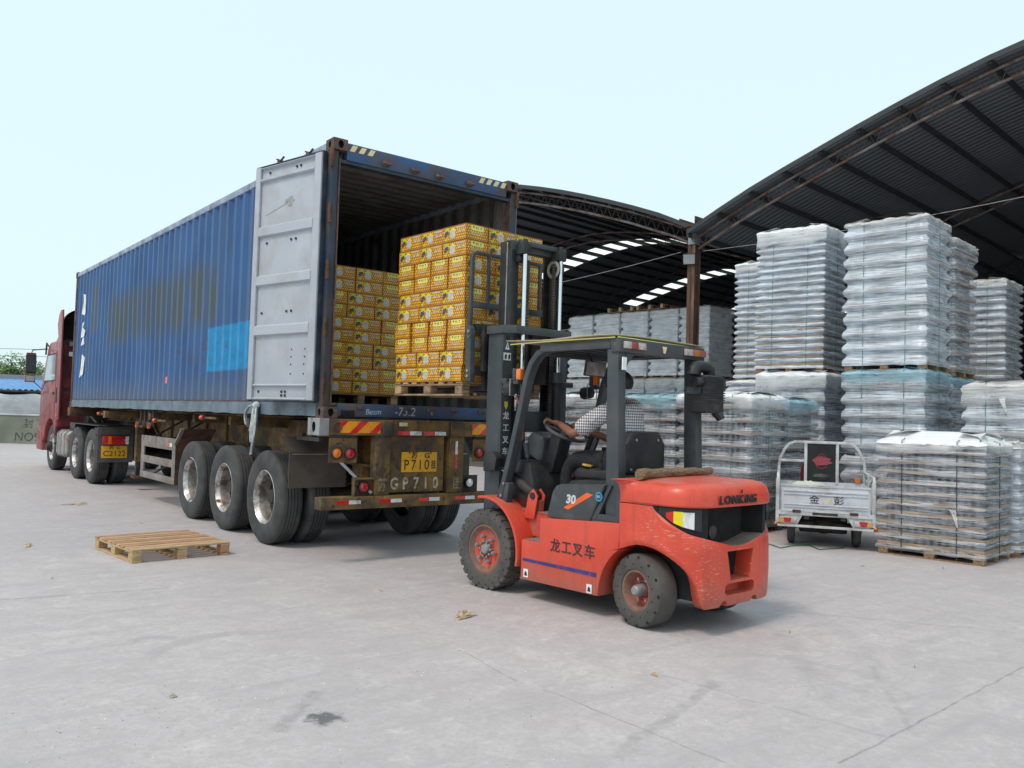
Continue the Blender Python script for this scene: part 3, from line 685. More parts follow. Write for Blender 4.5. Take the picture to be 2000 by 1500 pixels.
# mud flaps
for x0 in (.01, 1.73):
    mb = MB(); mb.box((x0,.8,.69),(x0+.69,.812,1.09)); mb.add([(x0-.005,.8,1.09),(x0+.69,.8,1.09),(x0+.69,.92,1.25),(x0-.06,.92,1.25)], [(0,1,2,3)])
    o = mb.build('mud_flap', M['rust'] if 0 else mat('brown mud flap', (.075,.06,.05), .7, var=.2, dirt=(.11,.085,.07), ds=3, da=.55), tr)
    MB().box((x0+.03,.79,1.055),(x0+.65,.799,1.066)).build('flap_bar', M['steel'], o)
    MB().box((x0+.1,.3,1.22),(x0+.14,.85,1.26)).build('flap_arm', M['dark_steel'], tr)
mb = MB(); mb.beam((.28,.2,1.05),(.55,YR+.02,.7),.04,.03); mb.build('brace', M['steel'], tr)
# side guard frame and slanted shield in front of the wheels
M['guard'] = mat('dusty aluminium guard', (.26,.235,.22), .6, .2, .15, dirt=(.19,.16,.14), ds=4, da=.5)
sg = MB(); x = .12
for z0, z1 in ((.88,1.06),(.62,.735),(.37,.47)): sg.box((x,5.16,z0),(x+.03,7.0,z1))
sg.box((x+.002,5.16,.37),(x+.028,5.32,1.06)); sg.box((x+.002,6.84,.37),(x+.028,7.0,1.06))
o = sg.build('side_guard', M['guard'], tr, bevel=.004)
MB().box((x-.003,5.45,.93),(x-.0005,5.62,.985)).build('reflective_strip', M['red_ref'], o); MB().box((x-.003,5.63-.3,.93),(x-.0005,5.44,.985)).build('reflective_strip', M['white_ref'], o)
mb = MB(); mb.add([(x,5.15,.37),(x,5.15,1.0),(x,4.85,1.22),(x+.5,4.85,1.22),(x+.5,5.15,1.0),(x+.5,5.15,.37)], [(0,1,4,5),(1,2,3,4)]); mb.build('splash_shield', M['rust'], tr)
MB().beam((x,5.15,.98),(x,4.85,1.22),.05,.03).build('shield_edge', M['guard'], tr)
for y in (5.6, 6.6): MB().beam((x+.02,y,1.0),(.72,y,1.35),.03,.03).build('guard_strut', M['dark_steel'], tr)
MB().beam((x+.04,6.4,.45),(.75,5.6,1.0),.03,.03).build('guard_strut', M['dark_steel'], tr)
# landing legs
for x in (.42, 1.95):
    o = MB().box((x,8.45,.52),(x+.13,8.58,1.30)).build('landing_leg', M['ochre'], tr, bevel=.006)
    MB().box((x+.02,8.47,.24),(x+.11,8.56,.52)).build('leg_inner', M['dark_steel'], o)
    MB().prism([(8.4,.22),(8.65,.22),(8.6,.27),(8.45,.27)], 'x', x-.03, x+.16).build('leg_foot', M['rust'], o)
    MB().box((x+.01,8.15,1.15),(x+.12,8.45,1.3)).build('leg_bracket', M['ochre'], o, bevel=.005)
MB().beam((.42,8.55,1.2),(2.0,8.55,1.2),.05,.05).build('leg_crossbar', M['ochre'], tr)
# tool rack with orange-capped twistlocks hanging under the rail
for y, m_ in ((6.85,M['ochre']),(6.62,M['dark_steel']),(6.4,M['dark_steel']),(6.15,M['rust'])):
    mb = MB(); mb.cyl((.06,y,1.28),(.06,y,1.47), .018, n=8); mb.cyl((.06,y,1.22),(.06,y,1.29), .04, n=10); o = mb.build('twistlock', M['dark_steel'], tr)
    if y in (6.85,6.15): MB().lathe([(.001,0.012),(.045,.012),(.05,-.02)], (.0,y,1.23), 'x', 14).build('lock_cap', mat('orange cap', (.55,.16,.08), .5), o)
for y, z in ((3.75,1.405),(9.62,1.37),(5.95,1.32)):
    o = MB().box((.02,y-.05,z-.035),(.07,y+.05,z+.035)).build('side_marker', M['ochre'], tr, bevel=.004)
    MB().ball((.015,y,z),(.03,.042,.03),10,8).build('lens', mat('coral lens', (.7,.05,.03), .25, coat=.5), o)
    MB().beam((.06,y-.05,z),(.06,y-.5,z),.03,.03).build('marker_arm', M['ochre'], o)
mb = MB()
for k in range(3): mb.tube([(.95+.1*k,11.4,1.05),(1.0+.1*k,11.0,.93-.03*k),(1.0+.1*k,10.4,.98),(.95+.1*k,9.9,1.15)], .02, n=6)
mb.build('air_hoses', M['black'], tr)

# ------------------------------------------------------------ rag tied to the container rail
M['rag'] = mat('pale blue rag', (.52,.58,.60), .9, var=.25, vs_=12, dirt=(.28,.32,.33), ds=14, da=.5, bmp=.4, bs_=40)
rg = thing('rag', 'torn pale blue rag tied to the container rail above the rear tyres', 'rag', (-.03,1.70,1.6)); rg.scale = (1.3,1.5,1.25)
rr = random.Random(4)
MB().ball((0,0,-.01),(.03,.05,.035),10,8).build('knot', M['rag'], rg)
for k, (pts, w) in enumerate([([(0,0,0),(-.02,-.01,-.12),(-.02,.0,-.28),(-.01,.02,-.37)],.09),([(0,-.02,0),(-.01,-.05,-.14),(-.02,-.06,-.27),(-.02,-.02,-.36),(-.01,.03,-.48)],.055),([(0,.02,.0),(-.03,.09,-.02),(-.03,.16,-.09),(-.02,.14,-.2)],.05),([(0,.0,0),(-.01,.03,-.15),(-.02,.06,-.27)],.07)]):
    rows = []
    for i, p in enumerate(pts):
        ww = w*(1-.25*(i % 2))
        rows.append([(p[0]-.02*math.sin(j*2.1+k), p[1]+(j/4-.5)*ww, p[2]+rr.uniform(-.012,.012)) for j in range(5)])
    mb = MB(); mb.grid(rows); o = mb.build('strip', M['rag'], rg)
    md = o.modifiers.new('thick', 'SOLIDIFY'); md.thickness = .006; sb = o.modifiers.new('smooth', 'SUBSURF'); sb.levels = sb.render_levels = 2
# ------------------------------------------------------------ tractor unit
M['cabred'] = mat('red cab paint', (.25,.026,.03), .42, var=.12, vs_=1.5, dirt=(.22,.055,.058), ds=1.6, da=.55, coat=.25)
M['cabdark'] = mat('dark cab recess', (.035,.03,.034), .7, var=.2)
M['glass'] = mat('side window glass', (.32,.38,.42), .08, 0, .05, spec=.8)
M['tank'] = mat('dull aluminium tank', (.42,.4,.38), .42, .6, .12, dirt=(.26,.23,.2), ds=4, da=.5)
tk = thing('tractor_truck', 'red tractor truck coupled to the container trailer', 'truck', (0,0,0))
for y in (10.12, 11.47):
    for x in (0.0, .335): wheel(tk, x, y, -1, x == 0)
    for x in (CW, CW-.335): wheel(tk, x, y, 1, x == CW)
    MB().cyl((.2,y,.535),(CW-.2,y,.535), .1, n=14).build('axle', M['dark_steel'], tk)
for x, s in ((.03,-1),(CW-.03,1)): wheel(tk, x, 14.15, s, False)
for x in (.82, 1.54): MB().box((x-.04,9.5,.72),(x+.04,15.2,.98)).build('chassis_rail', M['dark_steel'], tk, bevel=.006)
MB().cyl((1.22,10.8,.98),(1.22,10.8,1.22), .45, n=24).build('fifth_wheel', M['dark_steel'], tk)
def ysec(pts, x0, x1, name, m_, bev=.03, par=tk): return MB().prism(pts, 'x', x0, x1).build(name, m_, par, bevel=bev, seg=3)
arch = [(14.15+.66*math.cos(rad(a)), .55+.66*math.sin(rad(a))) for a in range(15, 171, 12)]
body = [(15.5,.62),(15.5,1.2),(15.47,1.9),(15.32,2.15),(14.72,2.93),(14.5,2.98),(13.42,2.98),(13.42,1.02),(13.45,.98)] + arch[::-1] + [(14.9,.62)]
ysec(body, -.03, 2.47, 'cab', M['cabred'], .05)
ysec([(15.52,.42),(15.56,.5),(15.56,.9),(15.52,1.0),(15.0,.86),(14.85,.42)], -.05, 2.49, 'front_bumper', M['cabred'], .03)
# door panel lines, handle, window
dr = MB().prism([(13.62,1.15),(14.95,1.28),(15.12,2.0),(14.72,2.74),(13.62,2.74)], 'x', -.037, -.0305).build('door', M['cabred'], tk, bevel=.003)
MB().prism([(13.72,2.08),(15.0,2.08),(14.66,2.66),(13.72,2.66)], 'x', -.0425, -.0375).build('window', M['glass'], dr)
MB().prism([(13.68,2.05),(15.06,2.05),(14.69,2.7),(13.68,2.7)], 'x', -.0405, -.0373).build('window_seal', M['black'], dr)
MB().box((-.06,13.72,1.75),(-.038,13.95,1.8)).build('handle', M['black'], dr, bevel=.006)
MB().box((-.04,13.46,1.55),(-.0305,13.58,1.9)).build('side_vent', M['black'], tk, bevel=.004)
MB().box((-.06,13.25,1.24),(-.031,13.32,1.30)).build('side_marker', M['amber'], tk, bevel=.004)
for z in (.62,.9): MB().box((-.04,13.32,z),(.2,13.5,z+.05)).build('step', M['black'], tk, bevel=.004)
# rear wall of the cab, wing panels, roof deflector
MB().box((.06,13.38,1.02),(2.38,13.418,2.9)).build('cab_rear_wall', mat('dusty red rear wall', (.22,.03,.032), .6, var=.2, dirt=(.1,.02,.022), ds=2, da=.5), tk)
for z0, z1, m_ in ((1.85,1.90,'cabdark'),(2.52,2.56,'cabdark'),(2.86,3.0,'cabdark')): MB().box((.08,13.365,z0),(2.36,13.379,z1)).build('rear_seam', M[m_], tk)
MB().box((.16,13.34,2.85),(.5,13.378,2.95)).build('rear_label', M['steel'], tk)
MB().box((.16,13.36,2.62),(.28,13.379,2.72)).build('rear_label', M['white'], tk)
for x0 in (-.035, 2.445):
    wp = [(13.16,1.18),(13.42,1.18),(13.42,3.05),(13.62,3.1),(13.74,3.36),(13.62,3.58),(13.45,3.66),(13.22,3.66)]
    MB().prism(wp, 'x', x0, x0+.03).build('wind_deflector', M['cabred'], tk, bevel=.01)
    MB().prism([(13.18,1.2),(13.38,1.2),(13.38,3.0),(13.24,3.6)], 'x', x0+(.031 if x0 < 1 else -.004), x0+(.034 if x0 < 1 else -.001)).build('deflector_lining', M['cabdark'], tk)
def fair(y, top, base, inset):
    x0, x1 = -.02+inset, 2.46-inset; r = min(.34, (top-base)*.9); pts = [(x0, y, base)]
    for i in range(7):
        a = PI-i*PI/12; pts.append((x0+r+r*math.cos(a), y, top-r+r*math.sin(a)))
    for i in range(7):
        a = PI/2-i*PI/12; pts.append((x1-r+r*math.cos(a), y, top-r+r*math.sin(a)))
    pts.append((x1, y, base)); return pts
mb = MB(); mb.grid([fair(y, t, 2.9, i) for y, t, i in ((13.2,3.68,0),(13.42,3.67,0),(13.66,3.58,.01),(13.9,3.34,.03),(14.2,3.24,.05),(14.5,3.12,.08),(14.72,2.95,.12))]); mb.build('roof_deflector', M['cabred'], tk, ang=60)
mb = MB(); mb.grid([fair(y, t, 2.9, i) for y, t, i in ((13.22,3.655,.03),(13.42,3.63,.03),(13.6,3.5,.05),(13.75,3.0,.3))]); mb.build('deflector_lining', M['cabdark'], tk, ang=60)
MB().box((.3,13.3,2.98),(2.1,13.33,3.25)).build('air_conditioner', M['cabdark'], tk)
# mirrors
for s, x in ((-1,-.33),(1,2.77)):
    xi = -.03 if s < 0 else 2.47
    o = MB().box((x-.11,15.02,2.24),(x+.11,15.14,2.70)).build('mirror', M['black'], tk, bevel=.03, seg=3)
    MB().box((x-.09,15.0,2.28),(x+.09,15.019,2.66)).build('mirror_glass', mat('mirror face', (.05,.06,.07), .2, .2), o)
    MB().box((x-.1,15.05,2.70),(x+.1,15.12,2.735)).build('mirror_cap', M['cabred'], o, bevel=.01)
    MB().tube([(x,15.07,2.7),(x+.02,15.06,2.8),(xi,14.85,2.84)], .014, n=6).build('mirror_arm', M['black'], tk)
    MB().tube([(xi,14.86,2.1),(xi-.0+s*.06,14.9,1.86),(x,15.05,2.12)], .012, n=6).build('mirror_arm', M['black'], tk)
    q = MB().box((x-.12,15.0,2.03),(x+.1,15.12,2.2)).build('wide_mirror', M['cabred'], tk, bevel=.025, seg=3)
    MB().box((x-.1,14.984,2.05),(x+.08,14.999,2.18)).build('mirror_glass', M['glass'], q)
MB().tube([(xi*0-.03,14.75,2.9),(-.05,14.85,2.98),(-.05,14.9,2.7)], .02, n=6).build('antenna_base', M['black'], tk)
# fuel tank with straps
tp = [(0,.40),(.5,.40),(.58,.48),(.58,.88),(.5,.96),(.06,.96),(-.02,.88),(-.02,.48)]
MB().prism([(a, b) for a, b in tp], 'y', 12.2, 13.3).build('fuel_tank', M['tank'], tk, bevel=.05, seg=3)
for y in (12.42,12.78,13.1): MB().tube([(a*1.02-.005, y, .68+(b-.68)*1.03) for a, b in tp], .01, n=4, closed=True, flat=(.045,.012)).build('tank_strap', M['steel'], tk)
MB().lathe([(.001,0),(.04,0),(.045,.03)], (-.03,12.28,.72), 'x', 12).build('side_marker', M['amber'], tk)
# mudguards and rear flaps with lamps and plate
for x0 in (.0, 1.8):
    pts = []
    for i in range(13):
        a = rad(15+i*12.5); pts.append((10.12-.60*math.cos(PI-a)*-1*-1, .535+.6*math.sin(a)))
    MB().box((x0,9.5,1.13),(x0+.63,12.05,1.15)).build('mudguard', M['black'], tk, bevel=.006)
    o = MB().box((x0-.02,9.43,.45),(x0+.62,9.455,1.12)).build('mud_flap', mat('grey mud flap', (.075,.078,.085), .7, var=.2, dirt=(.12,.115,.11), ds=4, da=.55), tk)
    MB().box((x0+.05,9.36,.79),(x0+.52,9.42,.955)).build('tail_lamp', M['red_lens'], tk, bevel=.008)
    MB().box((x0+.15,9.352,.80),(x0+.21,9.359,.945)).build('indicator', M['amber'], tk)
    MB().box((x0+.46,9.352,.80),(x0+.515,9.359,.945)).build('reversing_lamp', M['white_ref'], tk)
MB().box((.02,9.38,.96),(.6,9.9,1.10)).build('rear_crossmember', M['dark_steel'], tk, bevel=.01)
p = tag(MB().box((.05,9.405,.535),(.51,9.42,.765)).build('number_plate', M['plate'], tk, bevel=.003), 'yellow number plate of the tractor reading C2122')
lettering('lettering', '苏 G', .075, M['ink'], p, (.28,9.4035,.728), (1,0,0),(0,0,1), bold=.001, sx=1.4)
lettering('lettering', 'C2122', .15, M['ink'], p, (.28,9.4035,.615), (1,0,0),(0,0,1), sx=1.0)
mb = MB(); mb.tube([(.6,11.9,1.2),(.7,11.5,1.0),(.9,11.0,1.05),(1.1,10.6,1.2)], .03, n=8)
mb.tube([(.5,12.6,1.3),(.6,12.3,1.1),(.8,11.9,1.1)], .025, n=8); mb.build('air_hoses', M['black'], tk)
MB().box((.5,12.8,1.0),(1.2,13.25,1.6)).build('air_filter', M['black'], tk, bevel=.04)
MB().box((.1,12.05,1.0),(.6,12.55,1.12)).build('battery_box', M['black'], tk, bevel=.01)
# ------------------------------------------------------------ forklift  (local frame: x right, y forward, origin on the ground under the rear axle)
def scratched_red():
    m, nt, b = newmat('scratched red paint')
    v = coords(nt, rnd=False)
    c = ramp(nt, noise(nt, v, 2.2, 5), [(.3, (.60,.056,.030)), (.7, (.70,.083,.044))])
    c = mixc(nt, ramp(nt, noise(nt, v, 6, 6, .6), [(.55, 0.0), (.75, .55)]), c, (.46,.045,.026))
    mp = nt.nodes.new('ShaderNodeMapping'); mp.inputs['Scale'].default_value = (9,6,60); mp.inputs['Rotation'].default_value = (.12,0,0); nt.links.new(v, mp.inputs[0])
    k = ramp(nt, noise(nt, mp.outputs[0], 2.4, 6, .65), [(.585, 0.0), (.63, .9)])
    sp = nt.nodes.new('ShaderNodeSeparateXYZ'); nt.links.new(v, sp.inputs[0])
    zone = ramp(nt, math_(nt, 'ADD', sp.outputs[1], math_(nt, 'MULTIPLY', noise(nt, v, 3, 3), .3)), [(.1, 1.0), (.35, .15)])
    zone = math_(nt, 'MULTIPLY', zone, math_(nt, 'MULTIPLY', ramp(nt, sp.outputs[2], [(.78, 1.0), (.95, .12)]), ramp(nt, noise(nt, v, 3.3, 4, .6), [(.46, .0), (.60, 1.0)])))
    c = mixc(nt, math_(nt, 'MULTIPLY', k, zone), c, (.62,.42,.3))
    k2 = ramp(nt, noise(nt, v, 11, 8, .7, .6), [(.655, 0.0), (.675, 1.0)])
    c = mixc(nt, math_(nt, 'MULTIPLY', k2, zone), c, (.16,.1,.06))
    low = ramp(nt, math_(nt, 'ADD', sp.outputs[2], math_(nt, 'MULTIPLY', noise(nt, v, 5, 6), .3)), [(.30, .75), (.56, 0.0)])
    c = mixc(nt, low, c, (.33,.13,.09))
    ms = nt.nodes.new('ShaderNodeMapping'); ms.inputs['Scale'].default_value = (14,14,1.6); nt.links.new(v, ms.inputs[0])
    c = mixc(nt, ramp(nt, noise(nt, ms.outputs[0], 1.0, 7, .65), [(.54, 0.0), (.72, .5)]), c, (.27,.05,.035))
    ge = nt.nodes.new('ShaderNodeNewGeometry'); sn = nt.nodes.new('ShaderNodeSeparateXYZ'); nt.links.new(ge.outputs['Normal'], sn.inputs[0])
    dk = math_(nt, 'MULTIPLY', ramp(nt, sn.outputs[2], [(.55, 0.0), (.95, .6)]), ramp(nt, noise(nt, v, 4, 6, .6), [(.4, .15), (.62, 1.0)]))
    c = mixc(nt, dk, c, (.42,.17,.12))
    nt.links.new(c, b.inputs['Base Color']); b.inputs['Roughness'].default_value = .42; b.inputs['Coat Weight'].default_value = .12
    nt.links.new(ramp(nt, noise(nt, v, 9, 5), [(.3, .34), (.7, .55)]), b.inputs['Roughness'])
    bump(nt, b, noise(nt, v, 7, 3), .08, .01)
    return m
M['fred'] = scratched_red()
M['fredplain'] = mat('red paint', (.62,.062,.04), .5, var=.15, dirt=(.3,.16,.12), ds=5, da=.55)
M['fgrey'] = mat('charcoal frame paint', (.045,.055,.064), .5, var=.2, vs_=3, dirt=(.085,.085,.085), ds=4, da=.58, dirt2=(.16,.15,.14), d2s=22, d2a=.7)
M['fblack'] = mat('black mast steel', (.022,.024,.027), .5, .2, .2, dirt=(.06,.055,.05), ds=5, da=.58)
M['fpanel'] = mat('charcoal side cover', (.05,.055,.062), .38, var=.15, vs_=3, dirt=(.1,.1,.1), ds=5, da=.6, dirt2=(.22,.21,.2), d2s=30, d2a=.72)
M['dust'] = mat('dusty ledge', (.2,.175,.155), .9, var=.2)
M['yellow_print'] = mat('yellow print', (.75,.55,.02), .5)
M['orange_print'] = mat('orange print', (.8,.13,.02), .45)
M['blue_print'] = mat('blue stripe', (.025,.035,.19), .5, dirt=(.35,.08,.08), ds=12, da=.66)
FK = (.831+.9979*.61, -3.576+.0647*.61, 0); FRZ = math.atan2(.0647, .9979)
fk = thing('forklift', 'red forklift with charcoal mast raising a pallet of cartons to the container', 'forklift', FK, FRZ)
def part(name, mb, m_, parent=None, **k): return mb.build(name, m_, parent or fk, **k)

# wheels
def solid_tyre(R, w, rr, lugs):
    mb = MB(); c = .018
    mb.lathe([(rr,.02),(rr+.01,.004),(rr+.03,0),(R-.03,0),(R-c*.6,.008),(R,.028),(R,w-.028),(R-c*.6,w-.008),(R-.03,w),(rr+.01,w),(rr,w-.02)], axis='x', n=64)
    if lugs:
        for i in range(26):
            a = 2*PI*i/26; ca, sa = math.cos(a), math.sin(a)
            for x0, x1, da in ((.0,.085,.0),(w-.085,w,.12)):
                aa = a+da; e = Vector((0, math.cos(aa), math.sin(aa))); t = Vector((0,-math.sin(aa), math.cos(aa)))
                P_ = []
                for x in (x0+.004, x1):
                    for h, q in ((R-.03,.031),(R+.008,.026)):
                        for s in (-1,1): P_.append(Vector((x,0,0))+e*h+t*(s*q))
                mb.add(P_, [(0,1,3,2),(4,6,7,5),(0,2,6,4),(1,5,7,3),(2,3,7,6)])
    me = mb.mesh('tyre', M['tyre_dusty'], ang=32)
    hb = MB(); rm = (rr+R)/2+.012
    for i in range(40 if lugs else 26):
        a = 2*PI*i/(40 if lugs else 26); r = rm+(.014 if i % 2 else -.014)*(1.2 if lugs else 2.0)
        hb.cyl((-.0012, r*math.cos(a), r*math.sin(a)),(.02, r*math.cos(a), r*math.sin(a)), (.008 if lugs else .0105)*(1 if i % 2 else .62), n=8)
    return me, hb.mesh('tyre_holes', M['dark'])
M['rubwear'] = M['tyre_dusty']
FT, FTH = solid_tyre(.35,.22,.215,True); RT, RTH = solid_tyre(.272,.19,.15,False)
M['rimdust'] = mat('dusty red rim', (.26,.12,.085), .85, var=.2, dirt=(.14,.1,.08), ds=7, da=.5)
def frim(R, deep):
    mb = MB()
    if not deep: prof = [(R,.03),(R+.006,.012),(R-.012,.01),(R-.03,.03),(R-.05,.04),(R-.07,.05),(.05,.05),(.045,.03)]
    else: prof = [(R,.03),(R+.006,.012),(R-.012,.012),(R-.022,.03),(R-.032,.09),(R-.04,.105),(.06,.11),(.055,.08)]
    mb.lathe(prof, axis='x', n=36, mats=[1]*4+[0]*3); return mb.mesh('rim', [M['fredplain'], M['rimdust']], ang=35)
FR, RR_ = frim(.215, False), frim(.15, True)
def fwheel(x, y, R, side, front, steer=0):
    o = link('wheel', FR if front else RR_, fk, (x, y, R), (0,0,steer+(PI if side > 0 else 0)))
    link('tyre', FT if front else RT, o); tag(link('tyre_holes', FTH if front else RTH, o), kind='stuff')
    hb = MB()
    if front:
        hb.lathe([(.001,.005),(.04,.008),(.05,.03),(.055,.05)], axis='x', n=18)
        for i in range(10): a = i*PI/5; hb.cyl((.015,.07*math.cos(a),.07*math.sin(a)),(.05,.07*math.cos(a),.07*math.sin(a)), .011, n=8)
        for i in range(6): a = i*PI/3+.2; hb.cyl((.012,.115*math.cos(a),.115*math.sin(a)),(.05,.115*math.cos(a),.115*math.sin(a)), .017, n=6); hb.cyl((.0,.115*math.cos(a),.115*math.sin(a)),(.012,.115*math.cos(a),.115*math.sin(a)), .01, n=8)
    else:
        hb.lathe([(.001,-.01),(.03,-.008),(.042,.01),(.045,.06),(.058,.11)], axis='x', n=18)
        for i in range(6): a = i*PI/3; hb.cyl((.07,.085*math.cos(a),.085*math.sin(a)),(.11,.085*math.cos(a),.085*math.sin(a)), .014, n=6)
    hb.build('hub', M['steel'], o, ang=40)
    return o
fwheel(-.61,1.75,.353,-1,True); fwheel(.61,1.75,.353,1,True)
fwheel(-.575,.04,.272,-1,False,rad(-9)); fwheel(.575,.04,.272,1,False,rad(-9))
part('front_axle', MB().cyl((-.5,1.75,.353),(.5,1.75,.353), .09, n=16), M['fblack'])
part('steer_axle', MB().box((-.42,-.06,.17),(.42,.14,.36)), M['fblack'], bevel=.02)
part('underbody', MB().box((-.4,-.35,.24),(.4,1.5,.62)), M['dark'])

# lower side bodies with the rear wheel arch, step well and front fenders
def arcpts(cy, cz, ry, rz, a0, a1, n): return [(cy+ry*math.cos(rad(a0+(a1-a0)*i/n)), cz+rz*math.sin(rad(a0+(a1-a0)*i/n))) for i in range(n+1)]
side = [(1.27,.165),(1.27,.5),(1.05,.5),(1.05,.705),(.185,.755),(.185,.62)] + arcpts(-.03,.17,.42,.45,58,0,8)
for s in (-1, 1):
    x0, x1 = (-.598,-.40) if s < 0 else (.40,.598)
    part('side_body', MB().prism(side, 'x', x0, x1), M['fred'], bevel=.012)
    part('step_tread', MB().box((x0+.01,1.06,.501),(x1-.01,1.25,.506)), M['dust'])
    part('step_riser', MB().box((-.40*-s if s > 0 else -.42,1.03,.51),(.42 if s > 0 else -.40,1.6,.72)), M['fredplain'])
    # fender: curved sheet over the front wheel
    mb = MB(); pts = arcpts(1.75,.36,.46,.47,78,192,14); ptsi = arcpts(1.75,.36,.435,.445,78,192,14)
    xa, xb = (-.62,-.36) if s < 0 else (.36,.62)
    mb.prism(pts+ptsi[::-1], 'x', xa, xb); part('fender', mb, M['fred'], bevel=.005)
    mb = MB(); mb.prism(arcpts(1.75,.36,.44,.45,80,190,12)+[(1.32,.2),(1.25,.2),(1.25,.82),(1.75,.82)], 'x', xa+(.22 if s < 0 else .0), xb-(.0 if s < 0 else .22)); part('inner_fender', mb, M['fredplain'])
    # tilt cylinder and its lug
    xx = s*.40
    part('tilt_lug', MB().prism([(1.28,.66),(1.40,.66),(1.36,.86),(1.30,.92),(1.24,.86)], 'x', xx-.05, xx-.035).prism([(1.28,.66),(1.40,.66),(1.36,.86),(1.30,.92),(1.24,.86)], 'x', xx+.035, xx+.05), M['fred'], bevel=.004)
    o = part('tilt_cylinder', MB().cyl((xx,1.3,.86),(xx,1.62,1.0), .045, n=16), M['fblack'])
    MB().cyl((xx,1.62,1.0),(xx,1.84,1.1), .02, n=12).build('piston_rod', M['chrome'], o)
    MB().cyl((xx-.06,1.3,.86),(xx+.06,1.3,.86), .03, n=12).build('pin', M['fblack'], o)
part('floor_plate', MB().box((-.42,.95,.70),(.42,1.75,.725)), M['dust'])
part('rear_plinth', MB().box((-.56,.20,.70),(.56,.62,.76)), M['fgrey'])
part('engine_hood', MB().prism([(.30,.74),(.96,.74),(.93,.96),(.86,1.03),(.30,1.06)], 'x', -.44, .44), M['fblack'], bevel=.02)
# black side covers with number and badges
cov = [(1.0,.715),(.94,.93),(.90,.985),(.84,1.005),(.36,1.035),(.52,.715)]
for s in (-1, 1):
    xa, xb = (-.575,-.44) if s < 0 else (.44,.575)
    o = part('side_cover', MB().prism(cov, 'x', xa, xb), M['fpanel'], bevel=.018, seg=3)
    fr = MB(); fr.prism([(.50,.757),(.335,1.02),(.30,1.03),(.45,.757)], 'x', xa+.01, xb); fr.prism([(.46,.757),(.2,.757),(.2,.80),(.43,.80)], 'x', xa+.01, xb); fr.box((xa+.01,.2,.80),(xb,.25,1.06))
    part('vent_frame', fr, M['fgrey'])
    part('vent_recess', MB().box((xa+.07,.23,.80),(xb-.01,.42,1.0)), M['dark'])
    if s < 0:
        u, v_ = (0,-1,0), (0,0,1)
        for k in range(3):
            a = .74-.045*k*0; y0, z0 = .80-.02*k, .815+.022*k
            MB().prism([(y0-.0-.02*k, z0),(y0-.05-.02*k, z0-.012+.0),(y0-.24-.02*k, z0+.085),(y0-.17-.02*k, z0+.095)], 'x', xa-.0012-.0003*k, xa-.0004).build('badge_stripe', M['orange_print'], o)
        lettering('lettering', '30', .095, mat('silver badge', (.62,.63,.65), .35, .3), o, (xa-.004,.72,.885), u, v_, depth=.002, bold=.004, sx=1.1, shear=.1)
        bd = MB(); yb, zb = .42, .935; bd.prism([(yb+.035*(1+.09*(i % 2))*math.cos(i*PI/12), zb+.036*(1+.09*(i % 2))*math.sin(i*PI/12)) for i in range(24)], 'x', xa-.0015, xa-.0003); bo = bd.build('round_badge', mat('cyan badge', (.02,.3,.45), .4), o)
        MB().prism([(yb+.026*math.cos(i*PI/12), zb+.026*math.sin(i*PI/12)) for i in range(24)], 'x', xa-.0022, xa-.0016).build('badge_centre', mat('navy badge', (.015,.06,.15), .4), bo)
        lettering('lettering', '国三', .02, M['white'], bo, (xa-.0027,yb,zb), u, v_, depth=.0002)
# lettering and decals on the left side body
xs = -.6005
M['dkprint'] = mat('dark sprayed characters', (.03,.022,.035), .6, dirt=(.3,.05,.04), ds=22, da=.64)
for ch, y in zip('龙工叉车', (.86,.735,.61,.48)): lettering('lettering', ch, .115, M['dkprint'], fk, (xs-.0006,y,.492+(.86-y)*-.0), (0,-1,.0),(0,0,1), bold=.0015)
MB().prism([(1.245,.325),(1.245,.347),(.405,.347),(.405,.315)], 'x', xs-.0016, xs-.0004).build('blue_stripe', M['blue_print'], fk)
for y, z in ((1.2,.225),(.475,.215)):
    o = MB().box((xs-.0014,y-.028,z-.035),(xs-.0003,y+.028,z+.035)).build('warning_label', M['white'], fk)
    MB().prism([(y-.018,z-.022),(y+.018,z-.022),(y+.012,z+.006),(y,z+.018),(y-.012,z+.006)], 'x', xs-.0022, xs-.0016).build('pictogram', M['ink'], o)

# counterweight: plan outline swept up with the wrap-round lamp recess
def cw_path():
    pts = [(-.6,.18),(-.6,.10),(-.6,.02),(-.6,-.06),(-.6,-.12),(-.6,-.15),(-.6,-.17),(-.6,-.20)]
    r = .27
    for i in range(1, 11):
        a = PI+i*PI/2/11; pts.append((-.6+r+r*math.cos(a), -.21+r*math.sin(a)))
    pts += [(-.32,-.483),(-.22,-.487),(-.1,-.49),(0,-.491)]
    return pts + [(-x, y) for x, y in pts[::-1][1:]]
CWP = cw_path(); NP = len(CWP)
cum = [0]
for a, b in zip(CWP, CWP[1:]): cum.append(cum[-1]+math.hypot(a[0]-b[0], a[1]-b[1]))
half = cum[-1]/2
def nrm(i):
    a = CWP[max(0,i-1)]; b = CWP[min(NP-1,i+1)]; t = Vector((b[0]-a[0], b[1]-a[1])).normalized(); return Vector((-t.y, t.x))*-1
def prof_low(i):
    t = min(cum[i], cum[-1]-cum[i]); t0 = cum[4]
    if t <= t0: return .915
    u = (t-t0)/(half-t0)
    return max(.63, .915-.18*min(1, u*2.8)**.7 - .12*max(0, u-.35)/.65)
def zbot(i):
    t = min(cum[i], cum[-1]-cum[i])
    if abs(CWP[i][0]) > .28 and t < .72: return max(.2, .2+.42*math.sqrt(max(0, 1-((t-.20)/.50)**2)) if t > .2 else .62-.06*((.2-t)/.2)**2)
    return .2
